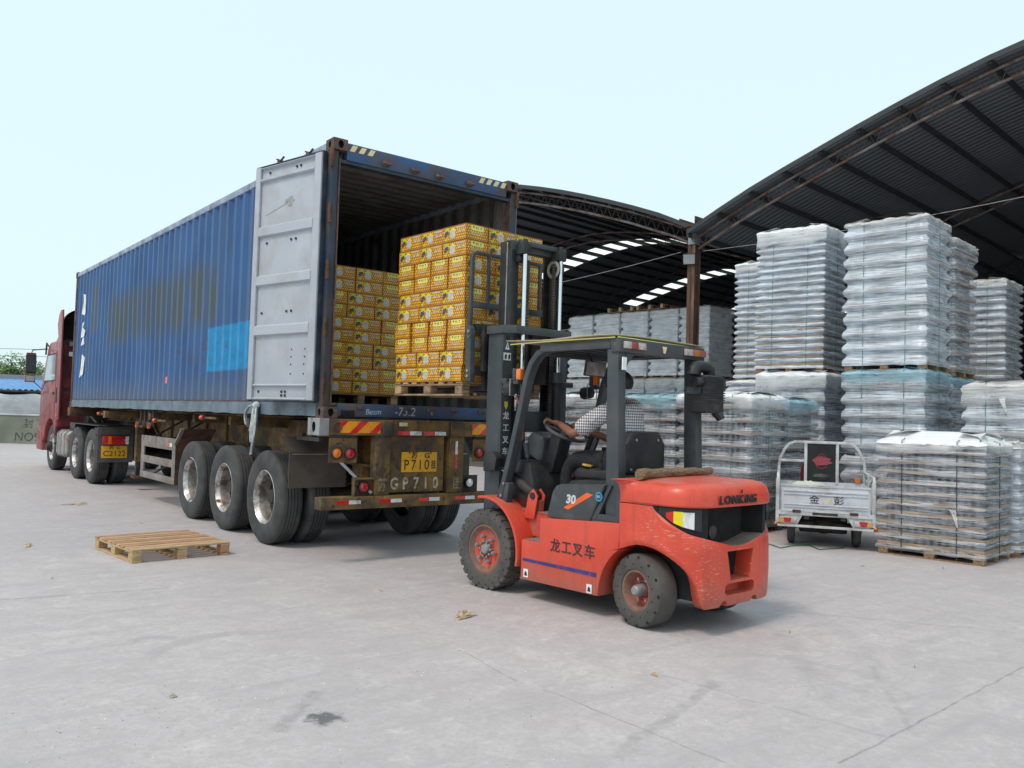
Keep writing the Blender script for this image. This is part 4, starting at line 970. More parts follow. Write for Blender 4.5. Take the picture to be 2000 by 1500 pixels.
def ins(i, d, z):
    x, y = CWP[i]; n_ = nrm(i)
    if i in (0, NP-1): n_ = Vector((-1 if x > 0 else 1, 0))
    return (x+n_.x*d, y+n_.y*d if i not in (0, NP-1) else y, z)
sgn = 1 if (Vector(CWP[8])+nrm(8)*.1).length < Vector(CWP[8]).length else -1
def cwrow(f): return [f(i) for i in range(NP)]
def opn(i): return 0.0 if prof_low(i) >= .914 else min(1, (min(cum[i], cum[-1]-cum[i])-cum[4])/.06)
rec = lambda i: (.03 if abs(CWP[i][0]) > .36 else .26)*opn(i)*sgn
rows = [cwrow(lambda i: ins(i, .12*sgn, zbot(i)+.0)), cwrow(lambda i: ins(i, .012*sgn, zbot(i))), cwrow(lambda i: ins(i, .0, zbot(i)+.02)),
        cwrow(lambda i: ins(i, -.004*sgn, max(.45, zbot(i)+.04))), cwrow(lambda i: ins(i, .0, max(.62, zbot(i)+.06))),
        cwrow(lambda i: ins(i, .006*sgn, prof_low(i)-.015*opn(i))), cwrow(lambda i: ins(i, .018*sgn*max(.35,opn(i)), prof_low(i))), cwrow(lambda i: ins(i, max(.006,abs(rec(i)))*sgn, prof_low(i)+.0)),
        cwrow(lambda i: ins(i, max(.006,abs(rec(i)))*sgn, .922)), cwrow(lambda i: ins(i, .008*sgn, .924)), cwrow(lambda i: ins(i, 0, .935)),
        cwrow(lambda i: ins(i, .004*sgn, 1.0)), cwrow(lambda i: ins(i, .022*sgn, 1.052)), cwrow(lambda i: ins(i, .06*sgn, 1.082)), cwrow(lambda i: ins(i, .13*sgn, 1.096)), cwrow(lambda i: (CWP[i][0]*.4, .18-(.18-CWP[i][1])*.4, 1.104))]
mb = MB(); mb.grid(rows[:7]); b0 = len(mb.f); mb.grid(rows[6:8], 2); mb.grid(rows[7:9], 1); mb.grid(rows[8:])
mb.add([r[0] for r in rows]+[r[-1] for r in rows], [(i, i+1, i+1+len(rows), i+len(rows)) for i in range(len(rows)-1)])
mb.add(rows[-1], [tuple(range(NP))]); mb.add(rows[0], [tuple(range(NP-1,-1,-1))])
cw = part('counterweight', mb, [M['fred'], M['dark'], M['dust']], ang=38, merge=True)
# pockets in the back: towing recess and slot cut into the casting
cut = MB()
cut.prism([(-.17,.60),(.17,.60),(.125,.385),(-.125,.385)], 'y', -.9, -.32)
cut.prism([(-.19,.345),(-.165,.365),(.165,.365),(.19,.345),(.19,.30),(.165,.28),(-.165,.28),(-.19,.30)], 'y', -.9, -.38)
for x in (-.2,.2): cut.cyl((x,-.9,.2),(x,-.4,.2), .045, n=12)
co = link('cutter', cut.mesh('cutter', [M['fredplain']], smooth=False))
co.matrix_world = Matrix.Translation(FK) @ Matrix.Rotation(FRZ, 4, 'Z')
bpy.context.view_layer.update()
md = cw.modifiers.new('cut', 'BOOLEAN'); md.operation = 'DIFFERENCE'; md.solver = 'EXACT'; md.object = co
bpy.context.view_layer.update()
me2 = bpy.data.meshes.new_from_object(cw.evaluated_get(bpy.context.evaluated_depsgraph_get()))
cw.modifiers.clear()
if len(me2.polygons) > 100: cw.data = me2; me2.set_sharp_from_angle(angle=rad(38))
bpy.data.objects.remove(co)
# reflective lamp inserts in the recess corners
def cwpt(t, d, z):
    t = max(0, min(cum[-1], t)); i = max(k for k in range(NP-1) if cum[k] <= t+1e-9); f = (t-cum[i])/(cum[i+1]-cum[i])
    a, b = Vector(ins(i, d*sgn, z)), Vector(ins(i+1, d*sgn, z)); p = a.lerp(b, f); p.z = z; return p
def insert(t0, t1, z0f, z1f, m_, d, name):
    n = 6; mb = MB(); mb.grid([[tuple(cwpt(t0+(t1-t0)*k/n, d, zf(k/n))) for k in range(n+1)] for zf in (z0f, z1f)]); return mb.build(name, m_, cw, ang=60)
tA = cum[4]
insert(tA+.05,tA+.41, lambda f: .875-.125*f**.7, lambda f: .915, M['fblack'], .024, 'lamp_insert')
insert(tA+.115,tA+.18, lambda f: .855-.045*f**.6, lambda f: .878+.015*f, mat('red lamp band', (.6,.012,.015), .4), .0225, 'lamp_band')
insert(tA+.18,tA+.255, lambda f: .81-.025*f, lambda f: .893, mat('yellow lamp band', (.8,.66,.01), .4), .0225, 'lamp_band')
insert(tA+.255,tA+.345, lambda f: .785-.018*f, lambda f: .89, M['white'], .0225, 'lamp_band')
tB = cum[-1]-cum[4]
insert(tB-.37,tB-.06, lambda f: .775+.09*f**1.4, lambda f: .915, M['fblack'], .024, 'lamp_insert')
insert(tB-.325,tB-.255, lambda f: .79+.012*f, lambda f: .89, M['white'], .0225, 'lamp_band')
for ch, x in zip('LONKING', (-.265,-.185,-.10,-.02,.045,.095,.165)):
    i = min(range(NP), key=lambda k: abs(CWP[k][0]-x)+(9 if CWP[k][1] > 0 else 0)); n_ = nrm(i)*-sgn
    lettering('lettering', ch, .085, M['ink'], cw, (x+n_.x*.006,CWP[i][1]+n_.y*.008,.975), (-n_.y if n_.y < 0 else 1, n_.x, 0), (0,0,1), depth=.004, bold=.003, sx=1.15)
MB().prism([(-.02,1.035),(.0,1.05),(.005,1.035),(.0,1.02)], 'y', -.498, -.491).build('emblem', M['ink'], cw)
part('engine_block', MB().box((-.3,-.3,.6),(.3,.18,.92)), M['dark'])
part('exhaust', MB().cyl((-.2,-.38,.73),(-.2,-.24,.73), .05, n=16), M['dark_steel'])

# overhead guard
for s in (-1, 1):
    x = s*.50
    path = [(x,1.64,.80),(x,1.52,1.2),(x,1.41,1.6),(x,1.34,1.88),(x,1.28,2.01),(x,1.2,2.09),(x,1.1,2.125),(x,.95,2.135),(x,.3,2.15)]
    part('front_post', MB().tube(path, .03, flat=(.055,.085)), M['fgrey'], bevel=.008)
    part('rear_post', MB().prism([(.245,1.02 if s > 0 else .76),(.375,1.02 if s > 0 else .76),(.40,2.10),(.285,2.10)], 'x', x-.045, x+.045), M['fgrey'], bevel=.008)
    if s > 0: part('rear_post_foot', MB().box((x-.05,.2,.72),(x+.05,.4,1.04)), M['fgrey'], bevel=.008)
    part('post_foot', MB().prism([(1.72,.72),(1.56,.72),(1.52,.95),(1.62,.98)], 'x', x-.035, x+.035), M['fgrey'], bevel=.006)
    for z in (.78,.84,.95): part('bolt', MB().cyl((x-s*-.036 if 0 else x-.05,1.63-(z-.78)*.3,z),(x+.05,1.63-(z-.78)*.3,z), .013, n=8), M['steel'])
rf = MB()
for y in (.45,.62,.79,.96,1.13): rf.beam((-.48,y,2.14),(.48,y,2.14),.05,.04)
part('roof_bars', rf, M['fgrey'])
part('roof_rear_bar', MB().prism([(.26,2.07),(.35,2.07),(.36,2.18),(.26,2.18)], 'x', -.56, .56), M['fgrey'], bevel=.008)
part('roof_side_bar', MB().box((-.555,.36,2.10),(-.528,1.15,2.16)), M['fgrey'], bevel=.005)
part('roof_side_bar', MB().box((.528,.36,2.10),(.555,1.15,2.16)), M['fgrey'], bevel=.005)
part('roof_front_bar', MB().beam((-.5,1.21,2.10),(.5,1.21,2.10),.06,.05), M['fgrey'], bevel=.006)
part('roof_gusset', MB().prism([(-.455,2.10),(-.455,1.93),(-.43,1.99),(-.36,2.06),(-.25,2.10)], 'y', .28, .36), M['fgrey'])
M['lens_dull'] = mat('dull red lens', (.3,.05,.05), .35, dirt=(.25,.14,.12), ds=14, da=.55); M['lens_amber'] = mat('dull amber lens', (.55,.15,.03), .35, dirt=(.3,.14,.08), ds=14, da=.55)
M['lens_clear'] = mat('smoked clear lens', (.55,.5,.48), .25, coat=.4, dirt=(.3,.22,.18), ds=14, da=.55)
for xs_, ms in (((-.52,-.44,-.36,-.26), ('lens_clear','lens_dull','lens_clear')), ((.26,.36,.46,.55), ('lens_clear','lens_amber','lens_dull'))):
    for a, b, m_ in zip(xs_, xs_[1:], ms): part('rear_lamp', MB().box((a+.001,.235,2.10),(b-.001,.258,2.155)), M[m_], bevel=.005)
part('warning_sticker', MB().prism([(-.03,2.15),(.03,2.15),(.012,2.095),(-.012,2.095)], 'y', .2575, .2592), M['hazard'])
part('post_sticker', MB().box((-.535,.2435,1.93),(-.49,.2545,2.03)), M['white'])
part('post_sticker', MB().box((-.53,.2385,.98),(-.49,.2425,1.01)), M['white'])

# seat, dash, steering, levers
sx = .0
part('seat_base', MB().prism([(.42,1.03),(.98,1.03),(1.0,1.09),(.95,1.13),(.45,1.12)], 'x', -.27, .27), M['fblack'], bevel=.03, seg=3)
part('seat_back', MB().prism([(-.25,1.10),(-.25,1.35),(-.17,1.45),(.17,1.45),(.25,1.35),(.25,1.10)], 'y', .42, .52), M['fblack'], bevel=.025, seg=3)
for x in (-.2,.2):
    for z in (1.14,1.38): part('bolt', MB().cyl((x*(.7 if z > 1.2 else 1),.41,z),(x*(.7 if z > 1.2 else 1),.43,z), .012, n=8), M['steel'])
part('cowl', MB().prism([(1.28,.72),(1.62,.72),(1.68,1.08),(1.58,1.16),(1.40,1.14)], 'x', -.40, .40), M['fblack'], bevel=.02)
part('dash_box', MB().prism([(1.50,1.05),(1.62,1.05),(1.62,1.15),(1.46,1.15)], 'x', -.46, .46), M['fgrey'], bevel=.01)
st = part('steering_column', MB().prism([(1.34,1.05),(1.50,1.05),(1.36,1.40),(1.24,1.36)], 'x', -.19, -.03), M['fblack'], bevel=.02)
part('instrument_pod', MB().prism([(1.44,1.13),(1.62,1.20),(1.63,1.36),(1.55,1.42),(1.40,1.36)], 'x', -.24, .04), M['fpanel'], bevel=.04, seg=3)
SWC = Vector((-.11,1.245,1.425)); ax = Vector((0,-.42,.9)).normalized(); e1 = Vector((1,0,0)); e2 = ax.cross(e1)
sw = part('steering_wheel', MB().tube([SWC+e1*(.19*math.cos(i*PI/16))+e2*(.19*math.sin(i*PI/16)) for i in range(32)], .016, n=8, closed=True), M['fpanel'])
mb = MB(); mb.cyl(SWC-ax*.06, SWC, .045, .05, n=16)
for a in (0.3, 2.4, 4.5): mb.beam(SWC-ax*.01, SWC+e1*(.185*math.cos(a))+e2*(.185*math.sin(a)), .03, .015)
mb.build('wheel_spokes', M['fpanel'], sw)
hl = part('hand_lever', MB().cyl((-.36,1.42,.98),(-.37,1.47,1.2), .012, n=8), M['fblack']); MB().cyl((-.37,1.465,1.18),(-.375,1.49,1.31), .02, .024, n=10).build('lever_grip', M['fpanel'], hl)
for x in (.12,.17,.25): l = part('control_lever', MB().cyl((x,1.3,1.1),(x+.02,1.2,1.36), .009, n=8), M['fblack']); MB().ball((x+.02,1.2,1.37),.018,8,6).build('lever_knob', M['fblack'], l)
part('pedal', MB().cbox((-.12,1.36,.78),(.07,.1,.012),(.6,0,0)), M['fblack'])
# mirror, headlights, indicators
o = part('rear_view_mirror', MB().cbox((.0,1.02,1.985),(.30,.02,.135),(.15,0,.1)), M['black'], bevel=.008)
MB().cbox((.0,1.008,1.985),(.28,.003,.118),(.15,0,.1)).build('mirror_glass', mat('mirror silver', (.75,.76,.78), .06, 1.0, .02), o)
part('mirror_stem', MB().cyl((.0,1.04,2.02),(.0,1.1,2.12), .01, n=8), M['black'])
for s in (-1, 1):
    xx = s*.50
    il = part('indicator', MB().box((xx-.055,1.46,1.86),(xx+.0,1.50,1.97)), M['fgrey'], bevel=.008)
    MB().box((xx-.052,1.40,1.865),(xx-.003,1.459,1.965)).build('lens', M['amber'], il, bevel=.015, seg=3)
    hd = part('work_lamp', MB().cyl((xx-.02,1.50,1.80),(xx-.02,1.60,1.79), .06, .065, n=8), M['black'], bevel=.01)
    MB().tube([(xx-.085,1.49,1.73),(xx-.085,1.49,1.87),(xx+.045,1.49,1.87),(xx+.045,1.49,1.73)], .005, n=6, closed=True).build('lamp_guard', M['steel'], hd)
    MB().lathe([(.001,1.6015),(.058,1.6015)], (xx-.02,0,1.79), 'y', 16).build('lens', M['clear'], hd)
    part('lamp_arm', MB().box((xx-.05,1.43,1.83),(xx+.02,1.49,1.87)), M['fgrey'])
part('tie_strip', MB().tube([(-.50,1.50,1.73),(-.49,1.44,1.6),(-.47,1.43,1.54)], .01, n=6), mat('red strip', (.4,.08,.05), .8))
part('tie_strip', MB().prism([(1.41,1.54),(1.45,1.53),(1.46,1.33),(1.42,1.34)], 'x', -.475, -.468), mat('brown tag', (.14,.05,.035), .8))
# air intake pre-cleaner on the right rear post
ac = part('air_cleaner', MB().box((.46,.10,1.62),(.72,.28,1.94)), M['black'], bevel=.02, seg=3)
for k in range(11): MB().box((.455,.094,1.71+k*.02),(.725,.286,1.72+k*.02)).build('cleaner_rib', M['black'], ac)
MB().tube([(.64,.2,1.93),(.63,.2,1.985),(.58,.2,2.01),(.50,.2,2.015),(.44,.2,2.005),(.405,.2,1.975),(.40,.2,1.94)], .052, n=12).build('intake_pipe', M['black'], ac)
MB().tube([(.47,.16,1.88),(.40,.18,1.88)], .045, n=12).build('hose_stub', M['black'], ac)
MB().tube([(.65,.15,1.64),(.68,.12,1.60),(.69,.11,1.57)], [.04,.04,.036], n=10).build('drain_spout', M['black'], ac)
MB().box((.44,.15,1.78),(.47,.3,1.84)).build('cleaner_bracket', M['fgrey'], ac)
ac.location = (-.09,0,0)
part('post_sticker', MB().box((.44,.262,1.70),(.475,.2685,1.76)), M['hazard'])

# mast
for s in (-1, 1):
    xo = s*.36
    ch = MB(); a, b = (xo-.065, xo+.065)
    web = (a, a+.018) if s < 0 else (b-.018, b)
    ch.box((web[0],1.80,.28),(web[1],1.97,2.36)); ch.box((a,1.78,.28),(b,1.80,2.36)); ch.box((a,1.97,.28),(b,1.985,2.36))
    oc = part('outer_mast_channel', ch, M['fgrey'], bevel=.004)
    xi = s*.285; c2 = MB(); a2, b2 = (xi-.045, xi+.045); w2 = (a2, a2+.015) if s < 0 else (b2-.015, b2)
    c2.box((w2[0],1.815,1.0),(w2[1],1.955,3.19)); c2.box((a2,1.802,1.0),(b2,1.815,3.19)); c2.box((a2,1.955,1.0),(b2,1.968,3.19))
    part('inner_mast_channel', c2, M['fblack'], bevel=.003)
    if s < 0: part('channel_wear', MB().box((a2-.0012,1.86,2.4),(a2-.0004,1.875,3.18)), M['steel'])
    cy = part('lift_cylinder', MB().cyl((s*.235,1.72,.42),(s*.235,1.72,1.93), .042, n=16), M['fblack'])
    MB().cyl((s*.235,1.72,1.88),(s*.235,1.72,1.98), .055, .05, n=16).build('cylinder_gland', M['fgrey'], cy)
    MB().cyl((s*.235,1.72,1.98),(s*.235,1.72,3.08), .0225, n=16).build('piston_rod', M['chrome'], cy)
    part('rod_bracket', MB().box((s*.235-.05,1.69,3.06),(s*.235+.05,1.80,3.16)), M['fblack'], bevel=.01)
    part('rod_nut', MB().cyl((s*.235,1.72,3.1),(s*.235,1.72,3.2), .025, n=8), M['fblack'])
    for z in (1.98,): part('cylinder_clamp', MB().box((s*.36-.1,1.68,1.84),(s*.36+.06,1.78,1.89)), M['fgrey'], bevel=.01)
    # lift chains: stacked link plates
    cm = MB(); z = 1.2
    while z < 3.02: cm.box((s*.17-.012,1.735,z),(s*.17+.012,1.755,z+.017)); cm.box((s*.17-.02,1.737,z+.006),(s*.17+.02,1.753,z+.022)); z += .028
    part('lift_chain', cm, M['dark_steel'])
    part('mast_pivot', MB().box((s*.36-.06,1.72,.36),(s*.36+.06,1.82,.62)), M['fblack'], bevel=.02)
    part('tilt_clevis', MB().prism([(1.76,1.05),(1.92,1.03),(1.92,1.20),(1.80,1.22),(1.74,1.16)], 'x', s*.45-.05, s*.45+.045), M['fblack'], bevel=.012)
    part('rod_pulley', MB().cyl((s*.235-.045,1.775,3.02),(s*.235+.045,1.775,3.02), .035, n=14), M['fblack'])
part('mast_top_bar', MB().tube([(-.44,1.99,2.345),(-.44,1.78,2.345),(-.36,1.68,2.345),(.36,1.68,2.345),(.44,1.78,2.345),(.44,1.99,2.345)], .03, flat=(.016,.075)), M['fgrey'], bevel=.003)
part('inner_top_bar', MB().box((-.33,1.80,3.10),(.33,1.90,3.195)), M['fgrey'], bevel=.008)
part('inner_top_bar', MB().box((-.24,1.74,3.15),(.33,1.80,3.195)), M['fgrey'], bevel=.006)
part('mast_cross_plate', MB().box((-.30,1.82,1.40),(.30,1.84,1.60)), M['fgrey'], bevel=.004)
part('mast_cross_plate', MB().box((-.30,1.82,.45),(.30,1.84,.75)), M['fblack'], bevel=.004)
part('mast_cross_plate', MB().box((-.22,1.88,1.05),(.22,1.90,1.25)), M['fblack'], bevel=.004)
for k in range(3): part('hydraulic_hose', MB().tube([(.205+.022*k,1.77,3.0),(.205+.022*k,1.765,2.2),(.205+.022*k,1.77,1.3),(.16,1.78,.8)], .009, n=6), M['black'])
pu = part('hose_pulley', MB().lathe([(.085,-.03),(.09,-.028),(.07,-.015),(.07,.015),(.09,.028),(.085,.03),(.05,.03),(.05,-.03),(.085,-.03)], (.225,1.775,2.98), 'x', 24), M['fblack'])
MB().lathe([(.088,-.034),(.07,-.037),(.052,-.034)], (.225,1.775,2.98), 'x', 24).build('pulley_face', mat('worn pulley', (.3,.3,.28), .5), pu)
pu.rotation_euler = (0,0,0)
# mast lettering and stickers on the left channel
for ch, z in zip('龙工叉车', (1.545,1.435,1.325,1.215)): lettering('lettering', ch, .075, M['white'], fk, (-.36,1.7792,z), (1,0,0),(0,0,1), bold=.0008)
MB().prism([(-.385,1.68),(-.345,1.68),(-.345,1.64),(-.365,1.605),(-.385,1.64)], 'y', 1.7775, 1.7794).build('shield_badge', M['yellow_print'], fk)
w_ = MB().prism([(-.395,2.16),(-.345,2.16),(-.37,2.23)], 'y', 1.7778, 1.7794).build('warning_label', M['white'], fk)
MB().prism([(-.375,2.175),(-.365,2.175),(-.367,2.21),(-.373,2.21)], 'y', 1.777, 1.7777).build('pictogram', M['ink'], w_)
w_ = MB().box((-.415,1.7778,2.06),(-.325,1.7794,2.13)).build('warning_label', M['white'], fk)
for x in (-.40,-.355): MB().prism([(x,2.07),(x+.02,2.075),(x+.025,2.11),(x+.01,2.12),(x-.003,2.1)], 'y', 1.777, 1.7777).build('pictogram', M['ink'], w_)
part('bolt', MB().cyl((-.37,1.77,2.27),(-.37,1.781,2.27), .018, n=10), M['fblack'])

# carriage, load backrest and forks
CZ = 1.86
for z0, z1 in ((CZ+.46,CZ+.55),(CZ+.06,CZ+.15)): part('carriage_bar', MB().box((-.50,2.08,z0),(.50,2.14,z1)), M['fblack'], bevel=.006)
for x in (-.42,-.24,.24,.42): part('carriage_upright', MB().box((x-.025,2.03,CZ+.1),(x+.025,2.08,CZ+.52)), M['fblack'], bevel=.006)
for x in (-.22,.22): part('carriage_roller_arm', MB().box((x-.03,1.84,CZ+.0),(x+.03,2.03,CZ+.55)), M['fblack'], bevel=.01)
for s in (-1, 1):
    x = s*.545
    part('backrest_plate', MB().prism([(2.06,CZ+.0),(2.13,CZ+.0),(2.16,CZ+.5),(2.13,CZ+.56),(2.08,CZ+.5)], 'x', x-.03, x+.03), M['fgrey'], bevel=.006)
    for z in (.05,.1,.42,.47): part('bolt', MB().cyl((x-.04,2.10,CZ+z),(x+.04,2.10,CZ+z), .014, n=8), M['steel'])
    fkx = s*.27
    f_ = MB(); f_.prism([(2.14,CZ-.07),(2.14,CZ+.52),(2.185,CZ+.52),(2.185,CZ-.03),(2.3,CZ-.035),(3.2,CZ-.055),(3.2,CZ-.065),(2.3,CZ-.075)], 'x', fkx-.06, fkx+.06); part('fork', f_, M['fblack'], bevel=.005)
part('backrest_frame', MB().tube([(-.545,2.12,CZ+.5),(-.545,2.12,CZ+1.16),(-.535,2.12,CZ+1.2),(-.50,2.12,CZ+1.225),(.50,2.12,CZ+1.225),(.535,2.12,CZ+1.2),(.545,2.12,CZ+1.16),(.545,2.12,CZ+.5)], .02, flat=(.035,.035)), M['fgrey'], bevel=.005)
part('backrest_bar', MB().box((-.53,2.10,CZ+.70),(.53,2.135,CZ+.76)), M['fgrey'], bevel=.004)
for x in (-.34,-.17,.0,.17,.34): part('backrest_rod', MB().box((x-.014,2.105,CZ+.755),(x+.014,2.13,CZ+1.215)), M['fgrey'], bevel=.003)

# ------------------------------------------------------------ things lying on the forklift
FM = Matrix.Translation(FK) @ Matrix.Rotation(FRZ, 4, 'Z')
bd = thing('plywood_sheet', 'thin plywood sheet laid on the roof of the forklift cab', 'sheet', FM @ Vector((0,.8,2.183)), FRZ)
rows = []
for i in range(7):
    y = -.52+i*1.22/6; rows.append([(x*1.14, y, .014+.008*math.sin(i*1.3+j)) for j, x in enumerate((-.5,-.25,0,.25,.52))])
mb = MB(); mb.grid(rows); o = mb.build('board', mat('weathered plywood', (.42,.35,.24), .8, var=.2, stretch=(1,6,1), dirt=(.3,.27,.2), ds=5, da=.5), bd); md = o.modifiers.new('t', 'SOLIDIFY'); md.thickness = .01
mb = MB(); mb.grid([[(x+.02, y+.1, z+.014) for x, y, z in r[:4]] for r in rows[1:]]); o = mb.build('cardboard', mat('pale cardboard', (.5,.38,.25), .85, var=.15), bd); md = o.modifiers.new('t', 'SOLIDIFY'); md.thickness = .006
M['string'] = mat('yellow green string', (.5,.48,.15), .8)
mb = MB(); mb.tube([(-.57,-.5,.0),(-.575,.2,.0),(-.565,.72,-.005)], .006, n=5); mb.tube([(-.57,-.53,.0),(0,-.53,-.004),(.59,-.525,-.01)], .006, n=5); mb.build('edge_string', M['string'], bd)
lg = thing('log', 'short peeled log lying across the forklift counterweight behind the seat', 'log', FM @ Vector((0,.10,1.135)), FRZ)
pts = [(-.54+i*.088, .1*(i/12-.5)+.003*math.sin(i*2.1), .003*math.sin(i*1.7)) for i in range(13)]
M['bark'] = mat('dry bark', (.28,.19,.115), .9, 0, .35, vs_=6, stretch=(2,12,12), dirt=(.12,.08,.05), ds=5, da=.5, bmp=.7, bs_=20)
MB().tube(pts, [.042-.0011*i+.003*math.sin(i*2.3) for i in range(13)], n=14).build('trunk', M['bark'], lg)
# ------------------------------------------------------------ cartons
def honeycomb():
    m, nt, b = newmat('honeycomb carton print')
    tc = nt.nodes.new('ShaderNodeTexCoord'); sp = nt.nodes.new('ShaderNodeSeparateXYZ'); nt.links.new(tc.outputs['Object'], sp.inputs[0])
    S = 1/.03
    u = math_(nt, 'MULTIPLY', math_(nt, 'ADD', sp.outputs[0], sp.outputs[1]), S); v = math_(nt, 'MULTIPLY', sp.outputs[2], S)
    def cell(ou, ov):
        a = math_(nt, 'SUBTRACT', math_(nt, 'MODULO', math_(nt, 'ADD', u, 100+ou), 1), .5)
        c = math_(nt, 'SUBTRACT', math_(nt, 'MODULO', math_(nt, 'ADD', v, 100*1.7320508+ov), 1.7320508), .8660254)
        au, av = math_(nt, 'ABSOLUTE', a), math_(nt, 'ABSOLUTE', c)
        return math_(nt, 'MAXIMUM', au, math_(nt, 'ADD', math_(nt, 'MULTIPLY', au, .5), math_(nt, 'MULTIPLY', av, .8660254)))
    h = math_(nt, 'MINIMUM', cell(0, 0), cell(.5, .8660254))
    c = ramp(nt, h, [(.0, (.92,.60,.075)), (.25, (.88,.49,.035)), (.38, (.70,.28,.018)), (.44, (.24,.065,.012))])
    g_ = ramp(nt, noise(nt, coords(nt), 9, 3), [(.35, (.72,.72,.72)), (.65, (1,1,1))])
    c = mixc(nt, 1.0, c, g_, 'MULTIPLY')
    nt.links.new(c, b.inputs['Base Color']); b.inputs['Roughness'].default_value = .42; b.inputs['Specular IOR Level'].default_value = .4
    return m
M['honey'] = honeycomb()
M['clid'] = mat('carton top', (.62,.36,.06), .5, var=.15)
M['clabel'] = mat('pale yellow label', (.72,.66,.16), .5)
M['cbee'] = mat('dark bee print', (.085,.06,.10), .5, var=.5, vs_=60)
M['clime'] = mat('lime print', (.52,.58,.03), .5)
M['cjar'] = mat('glass jar print', (.40,.40,.44), .4, var=.4, vs_=45, stretch=(3,3,.6))
M['cjarlight'] = mat('pale jar print', (.56,.55,.55), .4, var=.2, vs_=45)
M['ctext'] = mat('grey print', (.50,.46,.36), .5, var=.3, vs_=80)
M['cedge'] = mat('carton edge', (.26,.10,.03), .6)
CLX, CLY, CLH = .368, .268, .1505
def carton_mesh():
    mb = MB(); hx, hy = CLX/2, CLY/2
    mb.box((-hx,-hy,0),(hx,hy,CLH), 0)
    for k in range(6): pass
    mb.m[1] = 1                                            # lid face
    mb.box((-hx+.002,-hy+.002,CLH+.0002),(hx-.002,hy-.002,CLH+.0008), 1)
    def face(o, u, v, w):
        o = Vector(o); u = Vector(u); v = Vector(v); n = u.cross(v)
        def poly(pts, m_, lift): mb.add([o+u*a+v*b+n*lift for a, b in pts], [tuple(range(len(pts)))], m_)
        def ell(cx, cy, rx, ry, m_, lift, k=10): poly([(cx+rx*math.cos(2*PI*i/k), cy+ry*math.sin(2*PI*i/k)) for i in range(k)], m_, lift)
        for q in ([(0,0),(w,0),(w,.004),(0,.004)],[(0,CLH-.004),(w,CLH-.004),(w,CLH),(0,CLH)],[(0,.004),(.004,.004),(.004,CLH-.004),(0,CLH-.004)],[(w-.004,.004),(w,.004),(w,CLH-.004),(w-.004,CLH-.004)]): poly(q, 9, .0004)
        if w > .3:
            poly([(.02,.085),(.055,.142),(.10,.13),(.095,.08)], 4, .0006); poly([(.035,.02),(.08,.06),(.06,.008)], 4, .0006)
            ell(.052,.086,.024,.019,3,.001); ell(.072,.096,.017,.014,3,.0014); ell(.042,.062,.018,.015,3,.0018); ell(.084,.08,.014,.009,3,.0022)
            hx_ = [(.155+.046*math.sin(i*PI/3), .075+.06*math.cos(i*PI/3)) for i in range(6)]; poly(hx_, 2, .0006)
            hx2 = [(.155+.04*math.sin(i*PI/3), .07+.053*math.cos(i*PI/3)) for i in range(6)]; hx2[0] = (.155,.106); poly(hx2, 5, .0012)
            for k in range(3): poly([(.13+.022*k,.035),(.145+.022*k,.035),(.145+.022*k,.095),(.13+.022*k,.095)], 10, .0016)
            for a, bq, ww, hh in ((.225,.118,.12,.016),(.235,.075,.05,.018),(.295,.08,.05,.014)): poly([(a,bq),(a+ww,bq),(a+ww,bq+hh),(a,bq+hh)], 6, .0006)
        else:
            x0, x1, z0, z1 = .055,.215,.09,.14
            poly([(x0+.008,z0),(x1-.008,z0),(x1,z0+.008),(x1,z1-.008),(x1-.008,z1),(x0+.008,z1),(x0,z1-.008),(x0,z0+.008)], 2, .0006)
            z = .112; poly([(.08+.012*math.cos(i*PI/6)+.008, z+.008+.012*math.sin(i*PI/6)) for i in range(7)], 7, .0012); poly([(.0865,z-.004),(.0895,z-.004),(.0895,z+.01),(.0865,z+.01)], 7, .0013)
            for a in (.122,.142): poly([(a-.007,z+.008),(a+.007,z+.008),(a,z+.02)], 7, .0012); poly([(a-.003,z-.005),(a+.003,z-.005),(a+.003,z+.008),(a-.003,z+.008)], 7, .0012)
            poly([(.17,z+.018),(.188,z+.018),(.18,z+.004),(.178,z+.004)], 7, .0012); poly([(.173,z-.005),(.185,z-.005),(.1795,z+.004)], 7, .0012)
            for bq in (.062,.045):
                a = .06
                while a < .2: poly([(a,bq),(a+.018,bq),(a+.018,bq+.009),(a,bq+.009)], 6, .0006); a += .024
    face((-hx,-hy,0),(1,0,0),(0,0,1),CLX); face((hx,hy,0),(-1,0,0),(0,0,1),CLX)
    face((hx,-hy,0),(0,1,0),(0,0,1),CLY); face((-hx,hy,0),(0,-1,0),(0,0,1),CLY)
    return mb.mesh('carton', [M['honey'],M['clid'],M['clabel'],M['cbee'],M['clime'],M['cjar'],M['ctext'],M['ink'],M['white'],M['cedge'],M['cjarlight']], smooth=False)
CARTON = carton_mesh()
ORD = ['top','second','third','fourth','fifth','sixth','seventh','eighth','ninth','bottom']
